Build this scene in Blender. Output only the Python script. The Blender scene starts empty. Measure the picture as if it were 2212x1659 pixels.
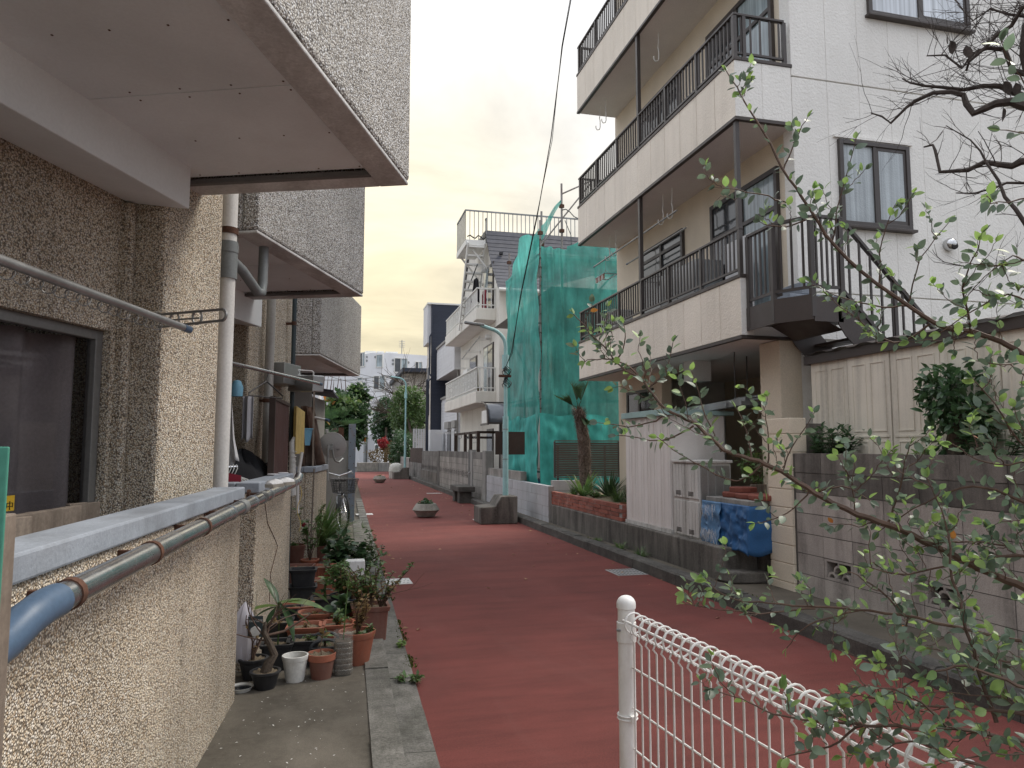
import bpy, bmesh, math, random
import numpy as np
from mathutils import Vector, Matrix
random.seed(7)
RNG = np.random.RandomState(7)
sc = bpy.context.scene
COL = sc.collection
PI = math.pi

# ------------------------------------------------------------------ camera, sky, sun, exposure
EYE = 1.55                                   # a person's phone held at 1.55 m
YAW, PITCH = math.radians(14.19), math.radians(5.02)
FPX, CX, CY = 1560.0, 1106.0, 829.5          # focal length in units of a 2212 px wide picture
Fv = Vector((math.sin(YAW)*math.cos(PITCH), math.cos(YAW)*math.cos(PITCH), math.sin(PITCH)))
Rv = Vector((math.cos(YAW), -math.sin(YAW), 0))
Uv = Rv.cross(Fv)
cam = bpy.data.cameras.new('camera')
cam_o = bpy.data.objects.new('camera', cam); COL.objects.link(cam_o)
cam.sensor_width = 36.0; cam.lens = 36*FPX/2212
cam.clip_start = 0.05; cam.clip_end = 1200
cam_o.matrix_world = Matrix(((Rv.x, Uv.x, -Fv.x, 0), (Rv.y, Uv.y, -Fv.y, 0), (Rv.z, Uv.z, -Fv.z, EYE), (0, 0, 0, 1)))
sc.camera = cam_o

SUN_AZ, SUN_EL = math.radians(74), math.radians(52)      # behind the clouds, right of the lane, turned to light the left walls
world = bpy.data.worlds.new('World'); sc.world = world; world.use_nodes = True
nt = world.node_tree; nt.nodes.clear()
def wn(t, **k):
    n = nt.nodes.new(t)
    for a, b in k.items(): setattr(n, a, b)
    return n
out = wn('ShaderNodeOutputWorld')
sky = wn('ShaderNodeTexSky', sky_type='NISHITA', sun_disc=False)
sky.sun_elevation = SUN_EL; sky.sun_rotation = SUN_AZ
bg1 = wn('ShaderNodeBackground'); bg1.inputs[1].default_value = 0.10
nt.links.new(sky.outputs[0], bg1.inputs[0])
tc = wn('ShaderNodeTexCoord'); sep = wn('ShaderNodeSeparateXYZ'); nt.links.new(tc.outputs['Generated'], sep.inputs[0])
def wm(op, a, b=None, c=None, clamp=False):
    n = wn('ShaderNodeMath', operation=op); n.use_clamp = clamp
    for i, v in enumerate((a, b, c)):
        if v is None: continue
        if isinstance(v, (int, float)): n.inputs[i].default_value = v
        else: nt.links.new(v, n.inputs[i])
    return n.outputs[0]
z = wm('MAXIMUM', sep.outputs[2], 0.0)
den = wm('ADD', z, 0.22)
comb = wn('ShaderNodeCombineXYZ')
nt.links.new(wm('DIVIDE', sep.outputs[0], den), comb.inputs[0]); nt.links.new(wm('DIVIDE', sep.outputs[1], den), comb.inputs[1])
n1 = wn('ShaderNodeTexNoise'); n1.inputs['Scale'].default_value = 1.5; n1.inputs['Detail'].default_value = 7; n1.inputs['Roughness'].default_value = .55
n1.inputs['Distortion'].default_value = .5
nt.links.new(comb.outputs[0], n1.inputs['Vector'])
rmp = wn('ShaderNodeMapRange'); rmp.inputs[1].default_value = .36; rmp.inputs[2].default_value = .66; rmp.inputs[3].default_value = .64; rmp.inputs[4].default_value = 1.06
nt.links.new(n1.outputs[0], rmp.inputs[0])
# overcast sky: zenith three times as bright as the horizon; a warm brighter patch where the low sun stands behind the cloud
cie = wm('MULTIPLY_ADD', z, 2.0, 1.0)
SKYV = 0.315
lum = wm('MULTIPLY', wm('MULTIPLY', cie, SKYV), rmp.outputs[0])
sd = Vector((math.sin(math.radians(1)), math.cos(math.radians(1)), math.tan(math.radians(9)))).normalized()
dt = wn('ShaderNodeVectorMath', operation='DOT_PRODUCT'); dt.inputs[1].default_value = sd
nrm = wn('ShaderNodeVectorMath', operation='NORMALIZE'); nt.links.new(tc.outputs['Generated'], nrm.inputs[0]); nt.links.new(nrm.outputs[0], dt.inputs[0])
glow = wm('POWER', wm('MAXIMUM', dt.outputs['Value'], 0.0), 12.0)
mixc = wn('ShaderNodeMix', data_type='RGBA')
mixc.inputs[6].default_value = (0.95, 0.98, 1.06, 1); mixc.inputs[7].default_value = (1.30, 1.12, 0.72, 1)
nt.links.new(glow, mixc.inputs[0])
vs = wn('ShaderNodeVectorMath', operation='SCALE'); nt.links.new(mixc.outputs[2], vs.inputs[0]); nt.links.new(lum, vs.inputs['Scale'])
bg2 = wn('ShaderNodeBackground'); nt.links.new(vs.outputs[0], bg2.inputs[0]); bg2.inputs[1].default_value = 1.0
mx = wn('ShaderNodeMixShader'); mx.inputs[0].default_value = 0.93
nt.links.new(bg1.outputs[0], mx.inputs[1]); nt.links.new(bg2.outputs[0], mx.inputs[2]); nt.links.new(mx.outputs[0], out.inputs[0])

sun = bpy.data.lights.new('sun', 'SUN'); sun.energy = 1.5; sun.angle = math.radians(30); sun.color = (1, .93, .82)
sun_o = bpy.data.objects.new('sun', sun); COL.objects.link(sun_o)
sun_o.location = (0, 60, 60)
sun_o.rotation_euler = Vector((-math.sin(SUN_AZ)*math.cos(SUN_EL), -math.cos(SUN_AZ)*math.cos(SUN_EL), -math.sin(SUN_EL))).to_track_quat('-Z', 'Y').to_euler()
vw = sc.view_settings
vw.view_transform = 'Standard'; vw.look = 'None'; vw.gamma = 1; vw.use_curve_mapping = False
vw.exposure = 1.2
sc.cycles.max_bounces = 8; sc.cycles.diffuse_bounces = 6; sc.cycles.transparent_max_bounces = 16

# ------------------------------------------------------------------ surveying: where a sight line meets a real plane
EYEP = Vector((0, 0, EYE))
def ray(x, y): return Fv + Rv*((x-CX)/FPX) - Uv*((y-CY)/FPX)
def at_z(x, y, z=0.0): d = ray(x, y); return EYEP + d*((z-EYE)/d.z)
def at_x(x, y, X): d = ray(x, y); return EYEP + d*(X/d.x)
def at_y(x, y, Y): d = ray(x, y); return EYEP + d*(Y/d.y)
def at_d(x, y, D): return EYEP + ray(x, y)*D
def at_pl(x, y, p, az):
    a = math.radians(az); n = Vector((math.cos(a), -math.sin(a), 0)); d = ray(x, y)
    return EYEP + d*((Vector((p[0], p[1], EYE))-EYEP).dot(n)/d.dot(n))

# ------------------------------------------------------------------ objects
ORG = {}                                     # world origin of every thing and part
def link(o): COL.objects.link(o); return o
def tag(o, label=None, cat=None, group=None, kind=None):
    if label: o['label'] = label
    if cat: o['category'] = cat
    if group: o['group'] = group
    if kind: o['kind'] = kind
    return o
def thing(name, label, cat, loc=(0, 0, 0), group=None, rz=0.0):
    o = link(bpy.data.objects.new(name, None)); o.empty_display_size = .1
    o.location = loc; o.rotation_euler = (0, 0, rz); ORG[o.name] = Vector(loc)
    return tag(o, label, cat, group)
def inst(name, mesh, parent, loc=(0, 0, 0), rot=(0, 0, 0), scale=(1, 1, 1), world=True):
    o = link(bpy.data.objects.new(name, mesh))
    g = ORG.get(parent.name, Vector()) if parent else Vector()
    o.location = (Vector(loc)-g) if world else Vector(loc)
    o.rotation_euler = rot; o.scale = scale; o.parent = parent
    ORG[o.name] = Vector(loc) if world else g+Vector(loc)
    return o
def dup(src, loc, rz=0.0, label=None, scale=None):
    def cp(o, par):
        c = link(o.copy()); c.parent = par
        for ch in [k for k in bpy.data.objects if k.parent == o]: cp(ch, c)
        return c
    r = cp(src, None); r.location = loc; r.rotation_euler = (0, 0, rz); ORG[r.name] = Vector(loc)
    if scale: r.scale = (scale,)*3
    if label: r['label'] = label
    return r

class MB:
    def __init__(s, T=None): s.v = []; s.f = []; s.T = T
    def pts(s, P):
        b = len(s.v)
        for p in P: s.v.append(tuple(s.T(p)) if s.T else tuple(p))
        return b
    def poly(s, P): b = s.pts(P); s.f.append(tuple(range(b, b+len(P)))); return s
    def box(s, x0, x1, y0, y1, z0, z1):
        b = s.pts([(x, y, z) for z in (z0, z1) for x, y in ((x0, y0), (x1, y0), (x1, y1), (x0, y1))])
        s.f += [(b, b+3, b+2, b+1), (b+4, b+5, b+6, b+7)] + [(b+i, b+(i+1) % 4, b+4+(i+1) % 4, b+4+i) for i in range(4)]
        return s
    def cbox(s, c, size, rz=0.0, rx=0.0, ry=0.0):
        from mathutils import Euler
        m = Euler((rx, ry, rz)).to_matrix(); h = Vector(size)/2; c = Vector(c)
        b = s.pts([c + m @ Vector((x*h.x, y*h.y, zz*h.z)) for zz in (-1, 1) for x, y in ((-1, -1), (1, -1), (1, 1), (-1, 1))])
        s.f += [(b, b+3, b+2, b+1), (b+4, b+5, b+6, b+7)] + [(b+i, b+(i+1) % 4, b+4+(i+1) % 4, b+4+i) for i in range(4)]
        return s
    def ext(s, P, vec):                       # polygon P swept by vec
        n = len(P); v = Vector(vec); b = s.pts([Vector(p) for p in P] + [Vector(p)+v for p in P])
        s.f += [tuple(range(b+n-1, b-1, -1)), tuple(range(b+n, b+2*n))] + [(b+i, b+(i+1) % n, b+n+(i+1) % n, b+n+i) for i in range(n)]
        return s
    def tube(s, P, r, n=8, cap=True):
        P = [Vector(p) for p in P]; m = len(P)
        R = [r]*m if isinstance(r, (int, float)) else r
        up = None; rings = []
        for i in range(m):
            t = (P[min(i+1, m-1)]-P[max(i-1, 0)]).normalized() if m > 1 else Vector((0, 0, 1))
            if up is None:
                up = Vector((0, 0, 1)) if abs(t.z) < .9 else Vector((1, 0, 0))
            a = t.cross(up)
            if a.length < 1e-5: a = t.cross(Vector((1, .3, .1)))
            a.normalize(); b2 = a.cross(t); up = b2
            rings.append(s.pts([P[i] + (a*math.cos(2*PI*k/n)+b2*math.sin(2*PI*k/n))*R[i] for k in range(n)]))
        for i in range(m-1):
            for k in range(n):
                s.f.append((rings[i]+k, rings[i]+(k+1) % n, rings[i+1]+(k+1) % n, rings[i+1]+k))
        if cap: s.f += [tuple(range(rings[0]+n-1, rings[0]-1, -1)), tuple(range(rings[-1], rings[-1]+n))]
        return s
    def bar(s, a, b, w, h=None):              # square bar between two points
        a, b = Vector(a), Vector(b); t = (b-a).normalized(); h = h or w
        x = t.cross(Vector((0, 0, 1)))
        if x.length < 1e-4: x = Vector((1, 0, 0))
        x.normalize(); y = x.cross(t)
        q = [x*(i*w/2)+y*(j*h/2) for i, j in ((-1, -1), (1, -1), (1, 1), (-1, 1))]
        return s.ext([a+k for k in q], b-a)
    def lathe(s, prof, c=(0, 0, 0), n=24, sq=0.0, close=False):     # prof: (r, z); sq rounds towards a square
        c = Vector(c); rings = []
        def rr(a):
            if not sq: return 1
            return (abs(math.cos(a))**(2/(1-sq)+0) + abs(math.sin(a))**(2/(1-sq)))**(-(1-sq)/2)
        for r, zz in prof: rings.append(s.pts([c+Vector((math.cos(2*PI*(k+.5)/n)*r*rr(2*PI*(k+.5)/n), math.sin(2*PI*(k+.5)/n)*r*rr(2*PI*(k+.5)/n), zz)) for k in range(n)]))
        for i in range(len(rings)-1):
            for k in range(n): s.f.append((rings[i]+k, rings[i]+(k+1) % n, rings[i+1]+(k+1) % n, rings[i+1]+k))
        if prof[0][0] > 1e-4 and close: s.f.append(tuple(range(rings[0]+n-1, rings[0]-1, -1)))
        if prof[-1][0] > 1e-4 and close: s.f.append(tuple(range(rings[-1], rings[-1]+n)))
        return s
    def sheet(s, fn, nu, nv):                 # fn(u,v) -> point, u,v in 0..1
        b = s.pts([fn(i/nu, j/nv) for j in range(nv+1) for i in range(nu+1)])
        for j in range(nv):
            for i in range(nu):
                k = b+j*(nu+1)+i; s.f.append((k, k+1, k+nu+2, k+nu+1))
        return s
    def mesh(s, name, mat, org=(0, 0, 0), smooth=False, norm=True):
        o = Vector(org)
        me = bpy.data.meshes.new(name)
        me.from_pydata([(v[0]-o[0], v[1]-o[1], v[2]-o[2]) for v in s.v], [], s.f)
        if norm:
            bm = bmesh.new(); bm.from_mesh(me); bmesh.ops.recalc_face_normals(bm, faces=bm.faces); bm.to_mesh(me); bm.free()
        if smooth:
            me.polygons.foreach_set('use_smooth', [True]*len(me.polygons))
            try: me.set_sharp_from_angle(angle=math.radians(40))
            except Exception: pass
        me.materials.append(mat)
        return me
    def build(s, name, mat, parent=None, smooth=False, bevel=0.0, local=False, thick=0.0, norm=True):
        g = ORG.get(parent.name, Vector()) if parent else Vector()
        if parent is None:                    # a thing that is one mesh: origin at its base
            a = np.array(s.v); g = Vector(((a[:, 0].min()+a[:, 0].max())/2, (a[:, 1].min()+a[:, 1].max())/2, a[:, 2].min()))
        me = s.mesh(name, mat, (0, 0, 0) if local else g, smooth, norm)
        o = link(bpy.data.objects.new(name, me)); o.parent = parent
        if parent is None and not local: o.location = g
        ORG[o.name] = g
        if thick:
            m = o.modifiers.new('thickness', 'SOLIDIFY'); m.thickness = thick; m.offset = 0
        if bevel:
            m = o.modifiers.new('edge', 'BEVEL'); m.width = bevel; m.segments = 2; m.limit_method = 'ANGLE'; m.angle_limit = math.radians(50)
        return o

def lab(o, label): o['label'] = label; return o
# ------------------------------------------------------------------ materials
def lin(c):
    return tuple(((x/12.92) if x <= .04045 else ((x+.055)/1.055)**2.4) for x in c)
class G:
    def __init__(s, name):
        s.m = bpy.data.materials.new(name); s.m.use_nodes = True; s.t = s.m.node_tree; s.t.nodes.clear()
        s.o = s.n('ShaderNodeOutputMaterial'); s.p = s.n('ShaderNodeBsdfPrincipled')
        s.l(s.p.outputs[0], s.o.inputs[0]); s.pos = s.n('ShaderNodeNewGeometry').outputs['Position']
    def n(s, t, **k):
        x = s.t.nodes.new(t)
        for a, b in k.items(): setattr(x, a, b)
        return x
    def l(s, a, b): s.t.links.new(a, b)
    def mapping(s, sc=(1, 1, 1), src=None):
        x = s.n('ShaderNodeMapping'); x.inputs['Scale'].default_value = sc; s.l(src or s.pos, x.inputs[0]); return x.outputs[0]
    def noise(s, scale, detail=4, rough=.55, vec=None, dist=0):
        x = s.n('ShaderNodeTexNoise'); x.inputs['Scale'].default_value = scale; x.inputs['Detail'].default_value = detail
        x.inputs['Roughness'].default_value = rough; x.inputs['Distortion'].default_value = dist
        s.l(vec or s.pos, x.inputs['Vector']); return x.outputs[0]
    def rng(s, v, a, b, c, d):
        x = s.n('ShaderNodeMapRange'); s.l(v, x.inputs[0])
        for i, q in enumerate((a, b, c, d)): x.inputs[i+1].default_value = q
        return x.outputs[0]
    def mix(s, f, a, b, mode='MIX'):
        x = s.n('ShaderNodeMix', data_type='RGBA', blend_type=mode)
        for i, q in ((0, f), (6, a), (7, b)):
            if isinstance(q, (int, float)): x.inputs[i].default_value = q
            elif isinstance(q, tuple): x.inputs[i].default_value = (*q[:3], 1)
            else: s.l(q, x.inputs[i])
        return x.outputs[2]
    def mul(s, a, v):                          # colour times a value
        x = s.n('ShaderNodeVectorMath', operation='SCALE')
        if isinstance(a, tuple): x.inputs[0].default_value = a[:3]
        else: s.l(a, x.inputs[0])
        s.l(v, x.inputs['Scale']); return x.outputs[0]
    def math(s, op, a, b):
        x = s.n('ShaderNodeMath', operation=op)
        for i, q in enumerate((a, b)):
            if isinstance(q, (int, float)): x.inputs[i].default_value = q
            else: s.l(q, x.inputs[i])
        return x.outputs[0]
    def bump(s, h, dist=.004, strength=1.0):
        x = s.n('ShaderNodeBump'); x.inputs['Strength'].default_value = strength; x.inputs['Distance'].default_value = dist
        s.l(h, x.inputs['Height']); s.l(x.outputs[0], s.p.inputs['Normal'])
    def fin(s, col, rough=.7, metal=0., spec=.5):
        if isinstance(col, tuple): s.p.inputs['Base Color'].default_value = (*col[:3], 1)
        else: s.l(col, s.p.inputs['Base Color'])
        if isinstance(rough, (int, float)): s.p.inputs['Roughness'].default_value = rough
        else: s.l(rough, s.p.inputs['Roughness'])
        s.p.inputs['Metallic'].default_value = metal; s.p.inputs['Specular IOR Level'].default_value = spec
        return s.m

def mat(name, c, rough=.75, metal=0., var=.18, vs=2.5, fine=.12, fs=70, bump=0., bs=90, spec=.4, rnd=0., stain=0., scol=(.05, .05, .045), sth=.5, ssc=(5, 5, .55), sdet=5, uns=0):
    """painted or raw surface: broad unevenness, fine grain, a tint per piece, and rain streaks or dirt with shapes of their own"""
    g = G(name)
    k = g.rng(g.noise(vs, 5), .25, .75, 1-var, 1+var)
    f = g.rng(g.noise(fs, 3, .7), .25, .75, 1-fine, 1+fine)
    k = g.math('MULTIPLY', k, f)
    if rnd:
        oi = g.n('ShaderNodeObjectInfo'); k = g.math('MULTIPLY', k, g.rng(oi.outputs['Random'], 0, 1, 1-rnd, 1+rnd))
    col = g.mul(c, k)
    if stain:
        st = g.noise(1.0, sdet, .6, g.mapping(ssc), .3)
        st = g.rng(st, sth-.1, sth+.16, 0, stain)
        st = g.math('MULTIPLY', st, g.rng(g.noise(30, 3), .3, .6, .6, 1.0))
        col = g.mix(st, col, scol)
    if bump:
        h = g.noise(bs, 4, .6)
        g.bump(h, bump)
    r = g.rng(g.noise(7, 4), .3, .7, max(.05, rough-.08), min(1, rough+.08))
    return g.fin(col, r, metal, spec)

def pebble(name, cols, scale=95, dist=.006, tint=1.0, dirt=.35, gap=(.075, .06, .045)):
    """exposed aggregate: every chip a Voronoi cell with its own colour, dark mortar between"""
    g = G(name)
    v = g.n('ShaderNodeTexVoronoi'); v.inputs['Scale'].default_value = scale; v.inputs['Randomness'].default_value = 1.0
    w = g.n('ShaderNodeVectorMath', operation='ADD'); wn_ = g.n('ShaderNodeTexNoise'); wn_.inputs['Scale'].default_value = 60
    ws = g.n('ShaderNodeVectorMath', operation='SCALE'); ws.inputs['Scale'].default_value = .006
    g.l(g.pos, wn_.inputs['Vector']); g.l(wn_.outputs['Color'], ws.inputs[0]); g.l(g.pos, w.inputs[0]); g.l(ws.outputs[0], w.inputs[1])
    g.l(w.outputs[0], v.inputs['Vector'])
    sp = g.n('ShaderNodeSeparateColor'); g.l(v.outputs['Color'], sp.inputs[0])
    rp = g.n('ShaderNodeValToRGB'); rp.color_ramp.interpolation = 'CONSTANT'
    el = rp.color_ramp.elements
    while len(el) < len(cols): el.new(.5)
    for i, (p, c) in enumerate(cols): el[i].position = p; el[i].color = (*c, 1)
    g.l(sp.outputs[0], rp.inputs[0])
    edge = g.rng(v.outputs['Distance'], .2, .7, 1.0, .0)
    col = g.mix(g.rng(v.outputs['Distance'], .38, .72, 0., .8), rp.outputs[0], gap)
    k = g.rng(g.noise(1.3, 5, .6), .3, .7, tint*(1-.16), tint*1.12)
    col = g.mul(col, k)
    st = g.rng(g.noise(1., 6, .6, g.mapping((3, 3, .45)), .4), .5, .68, 0, dirt)
    col = g.mix(st, col, (.06, .048, .036))
    g.bump(edge, dist)
    return g.fin(col, .7, 0, .35)

WARM = [(0, (.78, .69, .55)), (.24, (.66, .54, .39)), (.44, (.86, .80, .70)), (.66, (.50, .38, .26)), (.78, (.74, .64, .50)), (.945, (.20, .16, .12))]
GREY = [(0, (.66, .64, .60)), (.22, (.48, .45, .41)), (.42, (.78, .79, .80)), (.64, (.27, .26, .25)), (.78, (.58, .55, .50)), (.93, (.10, .10, .10))]
M = {}
M['pebble_warm'] = pebble('pebble_dash_warm', WARM, 138, .004, 1.1, .25)
M['pebble_grey'] = pebble('pebble_dash_grey', GREY, 118, .0045, 1.05, .14)
M['pebble_dark'] = pebble('pebble_dash_weathered', [(p, tuple(x*.88 for x in c)) for p, c in WARM], 130, .004, 1.1, .4)  # warm pebble darkened for faces in shade, with heavier dirt streaks

def leafmat(name, c, c2, trans=.35, rough=.42, spec=.5):
    g = G(name)
    oi = g.n('ShaderNodeObjectInfo')
    k = g.math('MULTIPLY', g.rng(g.noise(23, 2), .3, .7, .72, 1.25), g.rng(oi.outputs['Random'], 0, 1, .8, 1.2))
    col = g.mul(g.mix(g.rng(g.noise(9, 3), .42, .66, 0, 1), c, c2), k)
    m = g.fin(col, rough, 0, spec)
    tr = g.n('ShaderNodeBsdfTranslucent'); g.l(g.mul(col, g.rng(oi.outputs['Random'], 0, 1, 1.5, 1.9)), tr.inputs[0])
    mx = g.n('ShaderNodeMixShader'); mx.inputs[0].default_value = trans
    g.l(g.p.outputs[0], mx.inputs[1]); g.l(tr.outputs[0], mx.inputs[2]); g.l(mx.outputs[0], g.o.inputs[0])
    return m
M['leaf'] = leafmat('leaf_grey_green', (.145, .20, .135), (.09, .14, .10), .3, .4)
M['leaf_young'] = leafmat('leaf_young', (.20, .30, .085), (.15, .25, .08), .35)
M['leaf_rust'] = leafmat('leaf_rust', (.36, .12, .03), (.28, .2, .05), .35)
M['leaf_deep'] = leafmat('leaf_deep_green', (.058, .112, .045), (.04, .08, .038), .28, .35)
M['leaf_mid'] = leafmat('leaf_mid_green', (.085, .16, .05), (.11, .15, .045), .3)
M['leaf_dry'] = leafmat('leaf_dry', (.22, .15, .07), (.13, .10, .05), .3, .7, .2)
M['leaf_red'] = leafmat('leaf_red', (.28, .025, .03), (.2, .02, .02), .3)
M['grass'] = leafmat('grass_blade', (.10, .16, .045), (.06, .12, .035), .3)
M['moss'] = leafmat('moss', (.07, .095, .02), (.05, .06, .02), .1, .9, .1)

# road: red-brown coated asphalt with grit, faint cross wear and dark scuffs
g = G('red_road')
k = g.rng(g.noise(120, 4, .85), .28, .72, .55, 1.5)
k = g.math('MULTIPLY', k, g.rng(g.noise(1.4, 6, .6, g.mapping((.7, 1.6, 1))), .3, .7, .78, 1.18))
k = g.math('MULTIPLY', k, g.rng(g.noise(5, 4, .6, g.mapping((.35, 2.2, 1))), .3, .7, .9, 1.1))
col = g.mul((.145, .038, .031), k)
col = g.mix(g.rng(g.noise(.55, 5, .6), .5, .72, 0, .42), col, (.085, .03, .027))
st = g.noise(.9, 7, .65, g.mapping((2.2, .5, 1)), .6)
col = g.mix(g.rng(st, .54, .70, 0, .16), col, (.22, .10, .085))
col = g.mix(g.rng(g.noise(420, 2, .8), .66, .74, 0, .6), col, (.33, .17, .14))
g.bump(g.noise(260, 3, .7), .0035, .9)
M['road'] = g.fin(col, .82, 0, .32)

M['asphalt'] = mat('asphalt', (.055, .055, .055), .9, bump=.002, bs=200)
M['earth'] = mat('ground_earth', (.10, .085, .065), .95, var=.3, bump=.004, bs=60)
M['pave'] = mat('pavement_concrete', (.125, .11, .088), .85, var=.32, vs=1.3, fine=.2, fs=150, bump=.0018, bs=220, stain=.75, scol=(.042, .036, .026), ssc=(2.6, 1.5, 1), sth=.46, sdet=9)
M['kerb'] = mat('kerb_concrete', (.16, .152, .136), .85, var=.4, vs=6, fine=.5, fs=75, bump=.003, bs=120, rnd=.14, stain=.55, scol=(.035, .036, .024), ssc=(6, 3, 3), sth=.47)
M['kerb_dark'] = mat('kerb_weathered', (.075, .07, .062), .88, var=.4, vs=5, fine=.5, fs=70, bump=.003, bs=120, rnd=.15, stain=.45, scol=(.18, .17, .15), ssc=(3, 2, 5), sth=.6)
M['conc'] = mat('concrete_grey', (.27, .26, .24), .85, var=.2, fine=.15, bump=.0015, bs=140, stain=.45)
M['conc_dark'] = mat('concrete_stained', (.17, .155, .135), .88, var=.4, vs=2, fine=.3, fs=70, bump=.004, bs=80, stain=.85, scol=(.032, .028, .024), ssc=(5, 5, .7), sth=.47, sdet=8)
M['conc_block'] = mat('concrete_block', (.38, .34, .305), .88, var=.22, vs=2, fine=.28, fs=150, bump=.002, bs=260, rnd=.09, stain=.6, scol=(.045, .04, .034), ssc=(5, 5, 1.1), sth=.57)
M['conc_block_dirty'] = mat('concrete_block_dirty', (.17, .153, .135), .9, var=.35, vs=3, fine=.3, fs=150, bump=.002, bs=260, rnd=.16, stain=.75, scol=(.025, .022, .018), ssc=(6, 6, .8), sth=.5)
M['block_new'] = mat('concrete_block_new', (.42, .42, .43), .85, var=.1, fine=.14, fs=150, bump=.001, bs=240, rnd=.05, stain=.25, sth=.58)
M['block_mid'] = mat('concrete_block_old', (.33, .31, .28), .88, var=.22, fine=.2, fs=120, rnd=.08, stain=.7, scol=(.07, .065, .06), ssc=(5, 3, .7), sth=.53)
M['block_old'] = mat('concrete_block_grimy', (.20, .19, .175), .9, var=.28, fine=.22, fs=120, rnd=.12, stain=.75, scol=(.05, .048, .044), ssc=(5, 3, .6), sth=.5)
M['mortar'] = mat('mortar', (.095, .088, .078), .95, bump=.002)
M['joint'] = mat('board_joint', (.30, .26, .21), .95)
M['mortar_light'] = mat('mortar_light', (.30, .28, .26), .95, bump=.002)
M['cap'] = mat('coping_blue_grey', (.30, .33, .375), .75, var=.2, vs=4, fine=.12, bump=.002, bs=60, stain=.55, scol=(.13, .135, .14), ssc=(7, 3, 3), sth=.56)
M['soffit'] = mat('soffit_board', (.76, .80, .81), .8, var=.10, vs=1.6, fine=.04, bump=.0008, bs=40, rnd=.04, stain=.3, scol=(.60, .61, .60), ssc=(2.6, 1.4, 1), sth=.55)
M['soffit_edge'] = mat('soffit_edge', (.64, .64, .63), .85, var=.25, fine=.2, bump=.003, bs=60, stain=.5, scol=(.2, .18, .165), ssc=(4, 2, 2))
M['trim_grey'] = mat('trim_wood_grey', (.15, .145, .14), .75, var=.2)
M['alu'] = mat('aluminium', (.40, .40, .39), .42, .75, var=.12, stain=.25, scol=(.16, .15, .13))
M['alu_dull'] = mat('aluminium_dull', (.20, .195, .185), .5, .35, var=.15, stain=.3)
M['steel'] = mat('stainless_pipe', (.42, .435, .45), .24, .9, var=.1, stain=.35, scol=(.22, .19, .15), ssc=(2, 9, 9))
M['pvc_blue'] = mat('pvc_blue_grey', (.075, .12, .185), .38, 0, var=.2)
M['pvc_grey'] = mat('pvc_grey', (.20, .215, .215), .5, var=.15)
M['pvc_white'] = mat('pvc_white', (.68, .67, .64), .5, var=.1, stain=.3, scol=(.3, .24, .17), ssc=(8, 8, .5), sth=.56)
M['pvc_old'] = mat('pvc_old', (.42, .41, .38), .55, var=.15, stain=.45, scol=(.13, .11, .09), ssc=(9, 9, .7))
M['pvc_dark'] = mat('pvc_dark_green', (.035, .05, .055), .5)
M['rust'] = mat('rust', (.09, .042, .026), .9, var=.4, vs=20, fine=.3, bump=.001)
M['brown_metal'] = mat('dark_brown_metal', (.052, .043, .039), .42, .0, var=.1, fine=.05, spec=.5)
M['brown_fascia'] = mat('brown_fascia', (.06, .048, .043), .45, var=.12)
M['stucco'] = mat('white_stucco', (.81, .795, .755), .85, var=.05, vs=1.2, fine=.05, fs=40, bump=.010, bs=38, spec=.25, rnd=.012, stain=.2, scol=(.55, .53, .48), sth=.54, ssc=(3, 3, .4))
M['stucco_beige'] = mat('beige_stucco', (.80, .73, .63), .85, var=.06, vs=1.5, fine=.06, fs=50, bump=.009, bs=45, spec=.25, rnd=.02, stain=.2, scol=(.36, .31, .25), sth=.53)
M['beige_wall'] = mat('beige_wall', (.68, .595, .47), .85, var=.07, bump=.004, bs=60)
M['beige_dirty'] = mat('beige_metal_panel', (.70, .65, .55), .6, var=.08, fine=.06, stain=.6, scol=(.15, .135, .11), ssc=(6, 6, .28), sth=.565)
M['ceiling'] = mat('painted_ceiling', (.72, .69, .66), .8, var=.05)
M['dark_void'] = mat('dark_interior', (.022, .02, .019), .9)  # near-black, stands in for the shade inside holes, slots and recesses
M['inner_wall'] = mat('shaded_wall', (.34, .31, .27), .85)  # plain dull beige
M['shed_white'] = mat('shed_painted_steel', (.74, .70, .66), .5, var=.06, fine=.05, stain=.4, scol=(.42, .34, .28), ssc=(5, 5, .35), sth=.55)
M['teal_trim'] = mat('teal_trim', (.30, .43, .41), .55)
M['locker'] = mat('locker_resin', (.58, .565, .53), .55, var=.1, stain=.65, scol=(.15, .14, .115), ssc=(9, 9, .5), sth=.53)
M['tarp_blue'] = mat('blue_tarp', (.025, .10, .24), .5, var=.1, bump=.003, bs=25)
M['tarp_blue_worn'] = mat('blue_tarp_faded', (.10, .21, .36), .6, var=.15, vs=8, fine=.2, bump=.003, bs=40)
M['brick'] = mat('red_brick', (.26, .085, .058), .85, var=.2, vs=9, fine=.25, fs=90, bump=.002, bs=120, rnd=.2, stain=.4, scol=(.4, .3, .26), ssc=(5, 5, 4), sth=.58)
M['red_slab'] = mat('red_brown_slab', (.19, .058, .04), .75, var=.2, rnd=.1)
M['wood_dark'] = mat('wood_brown', (.05, .03, .022), .75, var=.3, stain=.3, ssc=(9, 9, .6))
M['wood_grey'] = mat('weathered_wood', (.22, .18, .145), .85, var=.3, vs=4, fine=.25, stain=.6, scol=(.09, .065, .05), ssc=(22, 22, 1.2), rnd=.25)
M['board_green'] = mat('green_board', (.06, .235, .17), .6, var=.08)
M['yellow'] = mat('yellow_sticker', (.75, .47, .04), .5, var=.04, fine=.02)
M['yellow_old'] = mat('yellow_resin', (.62, .46, .16), .6, var=.2, vs=8, rnd=.12)
M['black'] = mat('black_plastic', (.018, .018, .02), .45)
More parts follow.
